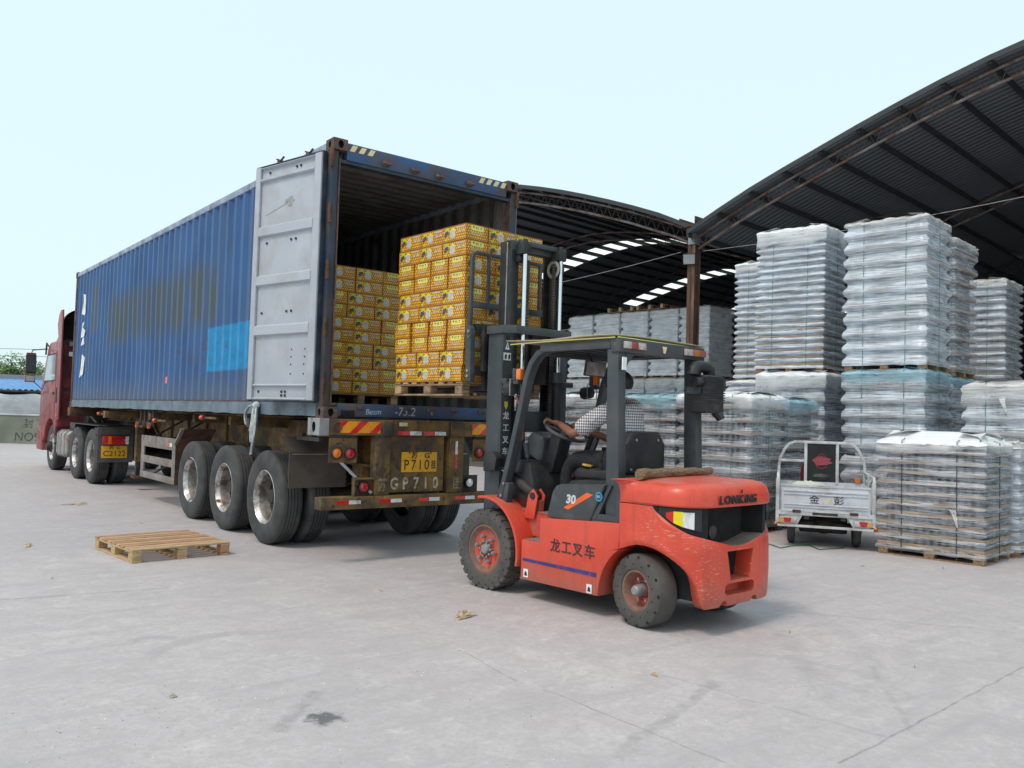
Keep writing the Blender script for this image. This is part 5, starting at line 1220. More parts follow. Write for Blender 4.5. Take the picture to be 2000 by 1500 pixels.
def carton_load(base, rz, load_name, place_l, place_f, group, inner=False, flip0=False, skip=lambda *a: False):
    """base: local frame matrix with x to the right, y away from the viewer, z at the underside of the first layer"""
    T = Matrix.Translation(base) @ Matrix.Rotation(rz, 4, 'Z'); rj = random.Random(5 if inner else 8)
    W2, D2 = CLY+2*CLX+.012, 3*CLX+.01
    for L in range(10):
        A = ((9-L)//2) % 2 == 0                   # pairs of layers alternate
        if flip0: A = not A
        items = []                                # (x centre, y centre, long axis along y?, column, row)
        if A:
            for k in range(3): items.append((CLY/2, CLX/2+k*(CLX+.004), True, 0, k))
            for c in range(2):
                for k in range(4): items.append((CLY+.004+CLX/2+c*(CLX+.004), CLY/2+k*(D2-CLY)/3, False, c+1, k))
        else:
            for c in range(2):
                for k in range(4): items.append((CLX/2+c*(CLX+.004), CLY/2+k*(D2-CLY)/3, False, c, k))
            for k in range(3): items.append((2*CLX+.008+CLY/2, CLX/2+k*(CLX+.004), True, 2, k))
        for (x, y, lng, c, k) in items:
            nk = 3 if lng else 4
            front = k == 0; left = c == 0; right = c == 2; back = k == nk-1; top = L == 9
            if inner and not (front or (left and k < 2) or (right and k < 2)): continue
            if not inner and not (front or left or top or right or (back and L < 2)): continue
            jx, jy = rj.uniform(-.006,.006), rj.uniform(-.006,.006)
            if L in (2,3) and not inner: jy += .012*(k-1)
            if L in (4,5) and not inner and left: jy -= .02*(k == nk-1)
            p = T @ Vector((x+jx, y+jy, L*(CLH+.0012)))
            o = link('carton', CARTON, None, p, (0,0,rz+(PI/2 if lng else 0)+rj.uniform(-.012,.012)+(PI if rj.random() < .0 else 0)))
            lay = ORD[9-L]
            side = (place_f if front else place_l if left else 'right side' if right else 'middle')
            colw = ('left end','middle','right end')[c] if front else (('nearest','second','third','farthest') if nk == 4 else ('nearest','middle','farthest'))[k]+' box'
            extra = '' if (front or left or right) else ' '+('left','middle','right')[c]
            tag(o, 'yellow honeycomb carton, %s layer, %s, %s%s, %s' % (lay, side, colw, extra, load_name), 'carton', group)
ldb = FM @ Vector((-.545, 2.216, 1.863))
carton_load(ldb, FRZ, 'raised forklift load', 'left face', 'mast face', 'cartons on the raised forklift pallet')
inb = Vector((.56, 1.18, ZB+.158+.135))
carton_load(inb, rad(.0), 'load inside container', 'left side', 'door face', 'cartons on the pallet inside the container', inner=True, flip0=True)

# ------------------------------------------------------------ pallets
def plank(l, w, t, m_, seed=0): return MB().box((-l/2,-w/2,0),(l/2,w/2,t)).mesh('plank', m_, bevel=.003, seg=1)
PLK = {}
def pallet(root, lx, ly, h=.135, nb=8, tones=('wood','wood_red','wood'), z=0, upside=False):
    """boards along x on three runners along y; origin at the centre bottom"""
    t = .018; bh = h-3*t; rp = random.Random(int(lx*100+ly*10+nb))
    def pk(l, w, th, mm):
        k = (round(l,3), round(w,3), th, mm)
        if k not in PLK: PLK[k] = plank(l, w, th, M[mm])
        return PLK[k]
    def put(name, me, x, y, zz, rz=0):
        if upside: zz = h-zz-t if name != 'block' else h-zz-bh
        return link(name, me, root, (x, y, z+zz), (0,0,rz))
    for i in range(nb):
        w = .085 if i not in (0, nb-1) else .1
        put('deck_board', pk(lx, w, t, tones[rp.randrange(len(tones))]), rp.uniform(-.004,.004), -ly/2+w/2+(ly-w)*i/(nb-1), h-t, rp.uniform(-.006,.006))
    for x in (-lx/2+.05, 0, lx/2-.05):
        put('stringer_board', pk(ly, .095, t, tones[0]), x, 0, h-2*t-.0005, PI/2); put('bottom_board', pk(ly, .095, t, tones[0]), x, 0, .0005, PI/2)
        for y in (-ly/2+.06, 0, ly/2-.06):
            k = ('blk', round(bh,3), tones[rp.randrange(len(tones))])
            if k not in PLK: PLK[k] = MB().box((-.047,-.055,0),(.047,.055,bh-.002)).mesh('block', M[k[2]], bevel=.004, seg=1)
            put('block', PLK[k], x, y, t+.001)
pa = thing('pallet', 'empty pale pine pallet lying on the concrete beside the trailer wheels', 'pallet', (-1.10,1.43,0), rad(5)); pallet(pa, 1.0, 1.1, .135, 9)
pb = thing('pallet', 'wooden pallet under the raised carton load on the forks', 'pallet', FM @ Vector((-.03,2.216+.56,1.863-.138)), FRZ); pallet(pb, 1.03, 1.13, .135, 8, ('wood_old','wood','wood_old'))
pc = thing('pallet', 'wooden pallet under the carton load inside the container', 'pallet', (.56+.51,1.18+.57,ZB+.159), 0); pallet(pc, 1.02, 1.12, .133, 8, ('wood_old','wood_old','wood'))
# ------------------------------------------------------------ film-wrapped pallet loads of jars
WH = rad(6)
def film_material(name, tint, a_lo, a_hi, rough=.16):
    m, nt, b = newmat(name)
    v = coords(nt)
    mp = nt.nodes.new('ShaderNodeMapping'); mp.inputs['Scale'].default_value = (1.1,1.1,34); nt.links.new(v, mp.inputs[0])
    st = noise(nt, mp.outputs[0], 2.0, 6, .6, .4); blot = noise(nt, v, 3.2, 5, .6)
    fac = math_(nt, 'ADD', math_(nt, 'MULTIPLY', st, .75), math_(nt, 'MULTIPLY', blot, .3))
    a = ramp(nt, fac, [(.42, a_lo), (.53, (a_lo+a_hi)*.5), (.62, a_hi)])
    at = nt.nodes.new('ShaderNodeAttribute'); at.attribute_name = 'fade'
    a = math_(nt, 'MULTIPLY', a, math_(nt, 'SUBTRACT', 1.0, at.outputs['Fac']))
    nt.links.new(a, b.inputs['Alpha'])
    b.inputs['Base Color'].default_value = (*tint, 1); b.inputs['Roughness'].default_value = rough; b.inputs['Specular IOR Level'].default_value = .7
    h = math_(nt, 'ADD', math_(nt, 'MULTIPLY', st, .7), math_(nt, 'MULTIPLY', noise(nt, v, 9, 4), .5))
    bump(nt, b, h, .55, .02)
    return m
M['film'] = film_material('stretch film', (.74,.81,.91), .2, .82)
M['film_clear'] = film_material('clear stretch film', (.72,.77,.85), .05, .62)
M['film_white'] = film_material('heavy white film', (.78,.85,.95), .34, .9)
M['film_lit'] = film_material('lit white film', (.88,.91,.96), .5, .97)  # paler film copy; light from the open hall front put into the colour
M['cap_white'] = film_material('white film hood', (.86,.88,.90), .82, 1.0, .3)
M['cap_clear'] = film_material('hazy cover', (.80,.79,.78), .4, .88, .25)
M['cap_blue'] = film_material('blue film hood', (.36,.60,.70), .4, .88, .2)
M['tray'] = mat('cardboard tray', (.35,.26,.19), .75, var=.2, vs_=3, dirt=(.26,.17,.1), ds=4, da=.55)
M['tray_grey'] = mat('dull cardboard tray', (.30,.26,.23), .75, var=.2, vs_=3)
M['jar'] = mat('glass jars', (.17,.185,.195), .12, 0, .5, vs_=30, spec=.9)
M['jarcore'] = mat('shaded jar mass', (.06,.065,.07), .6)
M['strap_green'] = mat('green strap', (.10,.24,.19), .4)
M['strap_dark'] = mat('dark strap', (.04,.045,.055), .4)
JL = {}
def jar_layer(wx, wy, h, d=.085):
    k = (wx, wy, round(h,3))
    if k not in JL:
        mb = MB(); ins_ = .06; nx = int((wx-2*ins_)/d); ny = int((wy-2*ins_)/d); r = d*.47
        ps = []
        for j in range(ny):
            y = ins_+r+(wy-2*ins_-2*r)*j/(ny-1); ps += [(ins_+r, y), (wx-ins_-r, y)]
        for i in range(1, nx-1):
            x = ins_+r+(wx-2*ins_-2*r)*i/(nx-1); ps += [(x, ins_+r), (x, wy-ins_-r)]
        for x, y in ps:
            mb.lathe([(r*.96,0),(r,.01),(r,h*.72),(r*.8,h*.84),(r*.8,h*.98)], (x,y,0), 'z', 8)
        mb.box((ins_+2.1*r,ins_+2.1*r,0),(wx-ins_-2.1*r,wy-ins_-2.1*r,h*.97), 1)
        JL[k] = mb.mesh('jar_layer', [M['jar'], M['jarcore']], ang=40)
    return JL[k]
TR = {}
def tray_mesh(wx, wy, th, mm):
    k = (wx, wy, round(th,3), mm)
    if k not in TR:
        mb = MB(); n = 9; rows = []; rt = random.Random(9)
        per = [(wx*i/n, 0) for i in range(n)]+[(wx, wy*i/n) for i in range(n)]+[(wx*(1-i/n), wy) for i in range(n)]+[(0, wy*(1-i/n)) for i in range(n)]
        j = [rt.uniform(-.006,.006) for _ in per]
        def rw(z, e, jz): return [(x+(-e if x == 0 else e if x == wx else 0), y+(-e if y == 0 else e if y == wy else 0), z+j[i]*jz) for i, (x, y) in enumerate(per)]
        rows = [rw(0,-.06,.3), rw(0,.0,.5), rw(th*.5,.006,0), rw(th,.0,1), rw(th,-.02,1), rw(th*.3,-.02,0)]
        mb.grid(rows, closed=True); mb.add(rows[0], [tuple(range(len(per)-1,-1,-1))])
        TR[k] = mb.mesh('tray', M[mm], ang=50)
    return TR[k]
FL = {}
def film_mesh(wx, wy, z0, H, n, seed, mm, bulge=.024, lean=0):
    k = (wx, wy, round(z0,3), round(H,3), n, seed, mm)
    if k in FL: return FL[k]
    rf = random.Random(seed); m_ = 11; per = []
    for (x0,y0,x1,y1,L) in ((0,0,wx,0,wx),(wx,0,wx,wy,wy),(wx,wy,0,wy,wx),(0,wy,0,0,wy)):
        for i in range(m_): t = i/m_; per.append((x0+(x1-x0)*t, y0+(y1-y0)*t, (x0+x1)/2-wx/2, (y0+y1)/2-wy/2, t))
    rows = []; vs4 = 5; tot = n*vs4
    sag = [[rf.uniform(-.5,1) for _ in range(4)] for _ in range(tot+1)]
    for q in range(tot+1):
        f = (q % vs4)/vs4; z = z0+H*q/tot
        e = (.016,.022,.014,-bulge*.75,-bulge*.85)[q % vs4]
        row = []
        for i, (x, y, nx, ny, t) in enumerate(per):
            l = math.hypot(nx, ny) or 1; s = i//m_
            dd = e + rf.uniform(-.007,.007) + .012*sag[q][s]*math.sin(PI*t)
            cr = (i % m_ == 0)
            xx, yy = x+nx/l*dd, y+ny/l*dd
            if cr: px_, py_ = per[i-1][2], per[i-1][3]; lp = math.hypot(px_,py_) or 1; xx += px_/lp*dd*1.3; yy += py_/lp*dd*1.3
            row.append((xx, yy, z+rf.uniform(-.006,.006)))
        rows.append(row)
    mb = MB(); mb.grid(rows, closed=True); FL[k] = mb.mesh('film_wrap', M[mm], ang=70); return FL[k]
def cap_mesh(wx, wy, H, drop, seed, mm, over=.03, crown=.02):
    rc = random.Random(seed); m_ = 18; per = []
    for (x0,y0,x1,y1) in ((0,0,wx,0),(wx,0,wx,wy),(wx,wy,0,wy),(0,wy,0,0)):
        for i in range(m_): t = i/m_; per.append((x0+(x1-x0)*t, y0+(y1-y0)*t, (x0+x1)/2-wx/2, (y0+y1)/2-wy/2))
    dr = [drop*rc.uniform(.1,1.8) for _ in per]
    for _ in range(4): dr = [(dr[i-1]+2*dr[i]+dr[(i+1) % len(dr)])/4 for i in range(len(dr))]
    rows = []
    def row(e, zf, jit):
        r = []
        for i, (x, y, nx, ny) in enumerate(per):
            l = math.hypot(nx, ny) or 1; d = e+rc.uniform(-jit,jit); ax_, ay_ = nx/l, ny/l
            if i % m_ == 0: pn = per[i-1]; lp = math.hypot(pn[2],pn[3]) or 1; ax_ += pn[2]/lp*.8; ay_ += pn[3]/lp*.8
            r.append((x+ax_*d, y+ay_*d, zf(i)+rc.uniform(-jit,jit)*.5))
        return r
    sw_ = [.014*math.sin(i*1.9+seed)+.012*math.sin(i*.7+seed*2) for i in range(len(per))]
    rows = [row(.026, lambda i: H-dr[i], .012), row(.03, lambda i: H-dr[i]*.7, .014), row(.026, lambda i: H-dr[i]*.4, .012), row(.03, lambda i: H-dr[i]*.18, .01), row(over, lambda i: H-.03+sw_[i]*.5, .01), row(.016, lambda i: H-.004+sw_[i]*.6, .006), row(-.03, lambda i: H+.018+sw_[i]*.6, .006), row(-.1, lambda i: H+.02+crown*.8+sw_[i]*.6, .005), row(-.3, lambda i: H+.045+crown*1.3, .004)]
    mb = MB(); mb.grid(rows, closed=True); mb.add(rows[-1], [tuple(range(len(per)))])
    me = mb.mesh('top_cover', M[mm], ang=75); at = me.attributes.new('fade', 'FLOAT', 'POINT'); nn = len(per); fd = (.9,.5,.2,.05,0,0,0,0,0)
    at.data.foreach_set('value', [fd[i//nn] if i < nn*9 else 0.0 for i in range(len(me.vertices))])
    return me
def wrapped_load(label, p, th, wx, wy, z0, H, n, film='film', cap='cap_white', drop=.14, strap='strap_green', seed=1, tray='tray', th_tray=None, crown=.02, group='film wrapped pallet loads'):
    t = thing('wrapped_pallet_load', label, 'pallet load', (p[0], p[1], z0), th, group)
    ph = .13
    mb = MB()
    for x in (.05, wx/2, wx-.05): mb.box((x-.05,.0,0),(x+.05,wy,.018)); mb.box((x-.05,.0,ph-.036),(x+.05,wy,ph-.0185))
    for k in range(7): y = .045+(wy-.09)*k/6; mb.box((0,y-.045,ph-.018),(wx,y+.045,ph))
    pal = mb.build('pallet', M['wood_old'], t)
    for x in (.05, wx/2, wx-.05):
        for y in (.06, wy/2, wy-.06):
            k = 'wb'
            if k not in PLK: PLK[k] = MB().box((-.048,-.058,0),(.048,.058,ph-.056)).mesh('block', M['wood_old'], bevel=.004, seg=1)
            link('block', PLK[k], pal, (x, y, .019))
    pt = (H-ph)/n; tt = th_tray or min(.045, pt*.30)
    for i in range(n):
        z = ph+i*pt
        link('tray', tray_mesh(wx, wy, tt, tray), t, (0,0,z))
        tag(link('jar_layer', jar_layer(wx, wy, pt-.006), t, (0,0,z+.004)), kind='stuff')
    if film: link('film_wrap', film_mesh(wx, wy, ph*.55, H-ph*.55+.005, n, seed, film), t)
    link('top_cover', cap_mesh(wx, wy, H+.012, drop, seed+50, cap, crown=crown), t)
    if strap:
        for y in (wy*.24, wy*.76): MB().tube([(-.019,y,.03),(-.019,y,H+.03),(.08,y,H+.055),(wx-.08,y,H+.055),(wx+.015,y,H+.03),(wx+.015,y,.03)], .01, flat=(.009,.003)).build('strap', M[strap], t)
        for x in (wx*.5,): MB().tube([(x,-.019,.03),(x,-.019,H+.03),(x,.08,H+.056),(x,wy-.08,H+.056),(x,wy+.015,H+.03),(x,wy+.015,.03)], .01, flat=(.009,.003)).build('strap', M[strap], t)
    return t
uW = Vector((math.cos(WH), math.sin(WH), 0)); wW = Vector((-math.sin(WH), math.cos(WH), 0))
def pxat(px, py, dep): return CAM + ray(px, py)*dep
wl_ = wrapped_load
# near right
wl_('low film wrapped jar pallet with white top beside the cargo tricycle', (6.44,-3.70), WH, 1.0,1.2, 0,1.38,10, 'film_clear','cap_white',.10,'strap_dark',1, crown=.07)
f2 = Vector((6.44,-3.70,0))+uW*1.10-wW*.06
wl_('low film wrapped jar pallet at the right edge behind the white topped one', (f2.x,f2.y), WH, 1.0,1.2, 0,1.36,8, 'film_white','cap_clear',.2,None,2,'tray_grey')
l5 = pxat(2075,880,10.9)
wl_('grey hooded pallet load at the right edge above the low white topped pallet', (l5.x,l5.y), rad(3), 1.0,1.2, 0,2.18,9, 'film','cap_clear',.3,'strap_green',3)
u5 = pxat(1962,700,15.2)
wl_('tall narrow layered stack in the shade at the far right edge', (u5.x,u5.y), WH, 1.0,1.2, 2.30,2.0,14, 'film','cap_clear',.12,'strap_green',4,'tray_grey')
wl_('plain stack underneath the shaded far right stack', (u5.x,u5.y), WH, 1.0,1.2, 0,2.28,9, 'film','cap_clear',.12,None,5)
# big pair with blue hood below
wl_('large jar pallet with pale blue hood carrying the tallest stack', (8.34,-2.11), rad(5), 1.0,1.2, 0,2.38,10, 'film','cap_blue',.22,'strap_green',6)
wl_('tallest film wrapped stack standing on the pale blue hooded load', (8.50,-2.03), rad(7), 1.0,1.2, 2.42,2.27,10, 'film_white','cap_clear',.1,'strap_green',7)
l4 = Vector((8.34,-2.11,0))+uW*1.13+wW*.03
wl_('narrow blue hooded load squeezed behind the large blue hooded one', (l4.x,l4.y), rad(5), 1.0,1.2, 0,2.34,10, 'film','cap_blue',.2,None,8)
wl_('dark sided stack just right of and behind the tallest stack', (l4.x+.1,l4.y+.0), rad(6), 1.0,1.2, 2.38,2.14,9, 'film_clear','cap_clear',.1,None,9)
wl_('white hooded load under the closely layered stack behind the tricycle', (8.84,-.20), rad(9), 1.0,1.2, 0,2.41,10, 'film','cap_white',.28,None,10,'tray_grey')
wl_('closely layered tall stack with a crumpled white hood left of the tallest', (9.02,-.06), rad(9), 1.0,1.2, 2.45,2.49,20, 'film_white','cap_white',.28,'strap_green',11)
l1 = Vector((10.50,1.70,0))
wl_('partly hidden white topped load behind the air cleaner of the forklift', (l1.x,l1.y), WH, 1.0,1.2, 0,2.40,10, 'film_white','cap_white',.1,None,12,'tray_grey')
wl_('slim looking layered stack half hidden by the crumpled hooded stack', (l1.x+.17,l1.y-.04), WH, 1.0,1.2, 2.42,2.4,18, 'film_white','cap_white',.25,'strap_green',13)
# middle row behind the driver
m1 = Vector((6.19,-.71,0)); w7 = Vector((-math.sin(rad(7)), math.cos(rad(7)), 0)); u7 = Vector((math.cos(rad(7)), math.sin(rad(7)), 0))
ml = ['brown layered jar pallet with white and blue hood left of the tricycle', 'brown layered jar pallet with pale blue hood behind the driver', 'loosely wrapped jar pallet seen between the mast and the driver', 'brown layered pallet seen through the forklift mast']
for k in range(4):
    q = m1+w7*(1.26*k)+u7*(.04*((k*7) % 3-1)); wl_(ml[k], (q.x,q.y), rad(7), 1.0,1.2, 0,1.93-.02*(k % 2),10, 'film_clear','cap_blue' if k == 1 else 'cap_white',.16,'strap_green',14+k)
q = m1+u7*1.13+w7*.02; wl_('jar pallet with blue hood behind the white hooded one left of the tricycle', (q.x,q.y), rad(7), 1.0,1.2, 0,1.90,10, 'film_clear','cap_blue',.24,None,20)
q = m1+u7*1.1+w7*1.3; wl_('jar pallet in the second row behind the driver', (q.x,q.y), rad(7), 1.0,1.2, 0,1.88,10, 'film','cap_clear',.24,None,21)
# far row inside the hall, two high
b5 = Vector((15.13,7.19,0)); where = ['rightmost, behind the rusty column', 'second from the rusty column', 'third from the rusty column', 'fourth from the rusty column', 'leftmost']
for k in range(5):
    q = b5+wW*(1.07*k)
    wl_('white stack in the far upper row inside the hall, %s' % where[k], (q.x,q.y), WH, 1.25,.96, 2.83,2.0,9, 'film_lit','cap_clear',.22,None,30+k,'tray_grey', group='upper row of stacks inside the hall')
    q2 = q-uW*.12+wW*RNG.uniform(-.03,.03)
    wl_('grey hooded load in the far lower row inside the hall, %s' % where[k], (q2.x,q2.y), WH, 1.25,1.02, 0,2.79,11, 'film','cap_clear',.3,None,40+k,'tray', group='lower row of stacks inside the hall')
for k, nm in ((1.5,'right'),(2.55,'left')):
    q = b5+wW*(1.06*k+.5)+uW*.55
    pq = thing('pallet', 'upturned empty pallet on the far stacks, the %s one of two' % nm, 'pallet', (q.x,q.y,2.83+2.0+.06), WH+PI/2, 'empty pallets on the far stacks'); pallet(pq, .98, 1.1, .14, 7, ('wood','wood_red','wood_old'), upside=True)
# loose tails of torn film hanging from the near loads; slight lean of the tall stacks
loads = [o for o in col.objects if o.name.startswith('wrapped_pallet_load')]
rl = random.Random(21)
for o in loads:
    o.rotation_euler = (rl.uniform(-.006,.006), rl.uniform(-.006,.006), o.rotation_euler[2])
def tail(o, y, z, l, seed):
    rt = random.Random(seed); rows = []
    for i in range(7):
        t = i/6; w = .05*(1-.5*t)
        rows.append([(-.035-.02*math.sin(t*5+seed)-.012*(j % 2), y-.16*t*l*2+(j/3-.5)*w*(1.5-t), z-l*t+rt.uniform(-.008,.008)) for j in range(4)])
    MB().grid(rows).build('loose_film', M['cap_clear'], o, ang=75)
tail(loads[0], .33, .62, .2, 3); tail(loads[2], .7, 2.0, .25, 6)
# ------------------------------------------------------------ arched open hall, two bays
HC = Vector((11.79, 5.02, 0))                       # foot of the column between the bays
HALF = 9.2
PR = [(0,5.86),(.58,6.13),(1.38,6.49),(2.21,6.81),(3.0,7.09),(3.69,7.34),(4.38,7.58),(5.35,7.89),(6.17,8.12),(7.03,8.31),(8.0,8.46),(9.2,8.53)]
PLF = [(0,6.02),(.56,6.30),(1.96,6.84),(3.7,7.42),(4.84,7.74),(5.6,7.93),(6.5,8.13),(7.4,8.29),(8.3,8.40),(9.2,8.45)]
def zc(s, sg=None):
    t = abs(s); t = 2*HALF-t if t > HALF else t; tab = PR if (sg or (1 if s > 0 else -1)) < 0 else PLF
    for (a, za), (b_, zb_) in zip(tab, tab[1:]):
        if t <= b_+1e-6: return za+(zb_-za)*(t-a)/(b_-a)+.02
    return tab[-1][1]
def hp(u, s, z): return HC+uW*u+wW*s+Vector((0,0,z))
M['roofsheet'] = None
m, nt, b = newmat('ribbed steel sheet')
v = coords(nt, rnd=False); wv = nt.nodes.new('ShaderNodeTexWave'); wv.wave_type = 'BANDS'; wv.bands_direction = 'X'; wv.inputs['Scale'].default_value = 1.6; nt.links.new(v, wv.inputs['Vector'])
c = ramp(nt, noise(nt, v, .5, 6), [(.3, (.16,.185,.21)), (.7, (.20,.225,.25))]); c = mixc(nt, ramp(nt, wv.outputs['Fac'], [(.35, .45), (.6, 0.0)]), c, (.12,.14,.16))
nt.links.new(c, b.inputs['Base Color']); b.inputs['Roughness'].default_value = .6; bump(nt, b, wv.outputs['Fac'], .6, .04); M['roofsheet'] = m
m, nt, b = newmat('translucent roof panel')
t_ = nt.nodes.new('ShaderNodeBsdfTranslucent'); t_.inputs[0].default_value = (.92,.93,.90,1); d_ = nt.nodes.new('ShaderNodeBsdfDiffuse'); d_.inputs[0].default_value = (.7,.7,.68,1)
ms_ = nt.nodes.new('ShaderNodeMixShader'); ms_.inputs[0].default_value = .12; nt.links.new(t_.outputs[0], ms_.inputs[1]); nt.links.new(d_.outputs[0], ms_.inputs[2]); nt.links.new(ms_.outputs[0], nt.nodes['Material Output'].inputs[0]); M['skylight'] = m
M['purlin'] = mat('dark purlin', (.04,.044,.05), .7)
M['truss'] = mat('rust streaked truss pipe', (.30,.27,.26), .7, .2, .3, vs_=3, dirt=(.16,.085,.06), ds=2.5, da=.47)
M['trussrod'] = mat('dark truss rod', (.10,.085,.08), .8, .2)
M['colrust'] = mat('rusty painted column', (.11,.06,.045), .8, .1, .3, vs_=3, dirt=(.30,.17,.07), ds=2.4, da=.6, stretch=(3,3,.6), bmp=.3)
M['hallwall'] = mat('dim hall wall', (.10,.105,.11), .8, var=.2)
OV = -.32; DEPTH = 42
hall = thing('warehouse_hall', 'open fronted warehouse hall with two arched dark steel roofs on trusses', 'warehouse', HC, WH)
def bay(sg):
    """sg=+1: left bay (away), -1: right bay (towards the viewer)"""
    n = 23; ss = [2*HALF*i/n for i in range(n+1)]
    zz = [zc(s, sg) + .12 for s in ss]
    rows_u = [(9.0,10.1),(16.5,17.6),(24,25.1),(31.5,32.6)] if sg > 0 else [(14,15.1),(22,23.1),(30,31.1)]
    cuts = [OV]+[x for r in rows_u for x in r]+[DEPTH]
    mb = MB()
    for i in range(n):
        a, c_ = sg*ss[i], sg*ss[i+1]; z0, z1 = zz[i], zz[i+1]
        for k in range(len(cuts)-1):
            lit = k % 2 == 1 and 4 <= i <= n-5
            if lit:
                e = .12
                q0 = (a+(c_-a)*e, z0+(z1-z0)*e); q1 = (a+(c_-a)*(1-e), z0+(z1-z0)*(1-e))
                mb.quad((cuts[k],a,z0),(cuts[k+1],a,z0),(cuts[k+1],q0[0],q0[1]),(cuts[k],q0[0],q0[1])); mb.quad((cuts[k],q1[0],q1[1]),(cuts[k+1],q1[0],q1[1]),(cuts[k+1],c_,z1),(cuts[k],c_,z1))
                MB().quad((cuts[k],q0[0],q0[1]),(cuts[k+1],q0[0],q0[1]),(cuts[k+1],q1[0],q1[1]),(cuts[k],q1[0],q1[1])).build('skylight', M['skylight'], hall, smooth=False)
            else: mb.quad((cuts[k],a,z0),(cuts[k+1],a,z0),(cuts[k+1],c_,z1),(cuts[k],c_,z1))
    mb.build('roof_sheet', M['roofsheet'], hall, smooth=False)
    for i in range(n+1):
        s = sg*ss[i]; MB().beam((OV+.03,s,zz[i]-.055),(DEPTH-.1,s,zz[i]-.055),.06,.10).build('purlin', M['purlin'], hall)
    # fascia flashing on the front edge
    mb = MB(); mb.grid([[(OV-.02,sg*s,z+.05) for s, z in zip(ss, zz)],[(OV-.02,sg*s,z-.06) for s, z in zip(ss, zz)]]); mb.build('roof_edge', M['purlin'], hall)
    for u in (0,7,14,21,28,35):
        t = [.12+(2*HALF-.24)*i/40 for i in range(41)]
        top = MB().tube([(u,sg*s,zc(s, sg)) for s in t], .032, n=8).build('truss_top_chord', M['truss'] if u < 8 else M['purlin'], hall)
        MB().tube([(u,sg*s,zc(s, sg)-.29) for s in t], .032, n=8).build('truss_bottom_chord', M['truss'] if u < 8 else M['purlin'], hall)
        wb = MB(); m_ = 64 if u == 0 else 40
        for i in range(m_):
            s0 = .12+(2*HALF-.24)*i/m_; s1 = .12+(2*HALF-.24)*(i+.5)/m_; s2 = .12+(2*HALF-.24)*(i+1)/m_
            wb.cyl((u,sg*s0,zc(s0, sg)),(u,sg*s1,zc(s1, sg)-.29), .009, n=5, caps=False); wb.cyl((u,sg*s1,zc(s1, sg)-.29),(u,sg*s2,zc(s2, sg)), .009, n=5, caps=False)
        tag(wb.build('truss_web', M['trussrod'], hall), kind='stuff')
bay(1); bay(-1)
for u in (0,7,14,21,28,35):
    for s in (-2*HALF, 0, 2*HALF):
        h = zc(.12)-.36
        cb = MB(); cb.box((u-.12,s-.012,0),(u+.12,s+.012,h)); cb.box((u-.12,s-.1,0),(u-.108,s+.1,h)); cb.box((u+.108,s-.1,0),(u+.12,s+.1,h))
        cb.build('column', M['colrust'], hall)
        if u == 0: MB().box((u-.14,s-.09,h),(u+.14,s+.09,h+.26)).build('column_head', M['steel'], hall, bevel=.01)
for s in (0,):
    mb = MB(); mb.box((OV,s-.22,zc(.12)+.03),(DEPTH,s+.22,zc(.12)+.06)); mb.box((OV,s-.23,zc(.12)+.03),(DEPTH,s-.2,zc(.12)+.25)); mb.box((OV,s+.2,zc(.12)+.03),(DEPTH,s+.23,zc(.12)+.25)); mb.build('valley_gutter', M['rust'], hall)
MB().beam((-.05,-.1,zc(.12)+.05),(-.05,1.3,zc(.9)+.18),.05,.09).build('gutter_bracket', M['rust'], hall)
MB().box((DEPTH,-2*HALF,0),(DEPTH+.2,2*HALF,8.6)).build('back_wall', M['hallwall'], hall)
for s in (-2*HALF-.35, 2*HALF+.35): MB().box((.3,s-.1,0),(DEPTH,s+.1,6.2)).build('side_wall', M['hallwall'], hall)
fl = thing('floodlight', 'small square floodlight fixed to the rusty column', 'floodlight', hp(-.16,.02,5.40), WH+rad(28))
MB().box((-.1,-.15,-.13),(-.02,.15,.13)).build('housing', M['black'], fl, rot=(0,rad(-18),0), bevel=.015); MB().box((-.104,-.13,-.11),(-.1005,.13,.11)).build('glass', mat('lamp glass', (.5,.53,.55), .15, .4), fl, rot=(0,rad(-18),0))
MB().box((-.04,-.02,.02),(.12,.02,.06)).build('bracket', M['black'], fl)
def wire(a, c_, sag, name, lab, r=.008):
    pts = [a.lerp(c_, i/16)-Vector((0,0,sag*4*(i/16)*(1-i/16))) for i in range(17)]
    tag(MB().tube(pts, r, n=5).build(name, M['steel'], None), lab, 'cable')
wire(hp(-.1,.3,5.6), hp(-.1,9,5.05), .12, 'cable', 'thin cable strung from the column head towards the container')
wire(hp(.3,0,4.2), hp(.3,9.5,3.95), .1, 'cable', 'thin cable strung low across the left bay')
wire(hp(-.1,-.3,5.55), hp(-.1,-10,6.0), .15, 'cable', 'thin cable strung across the right bay in front of the tall stacks')

tag(MB().box((.6,-2*HALF,.004),(DEPTH,2*HALF,.012)).build('dark_floor_sheet', mat('bounce-cutting dark floor', (.11,.105,.10), .85, var=.25, vs_=.6), None, HC, (0,0,WH)), kind='structure')  # dark sheet added over the ground to cut bounce light in the hall
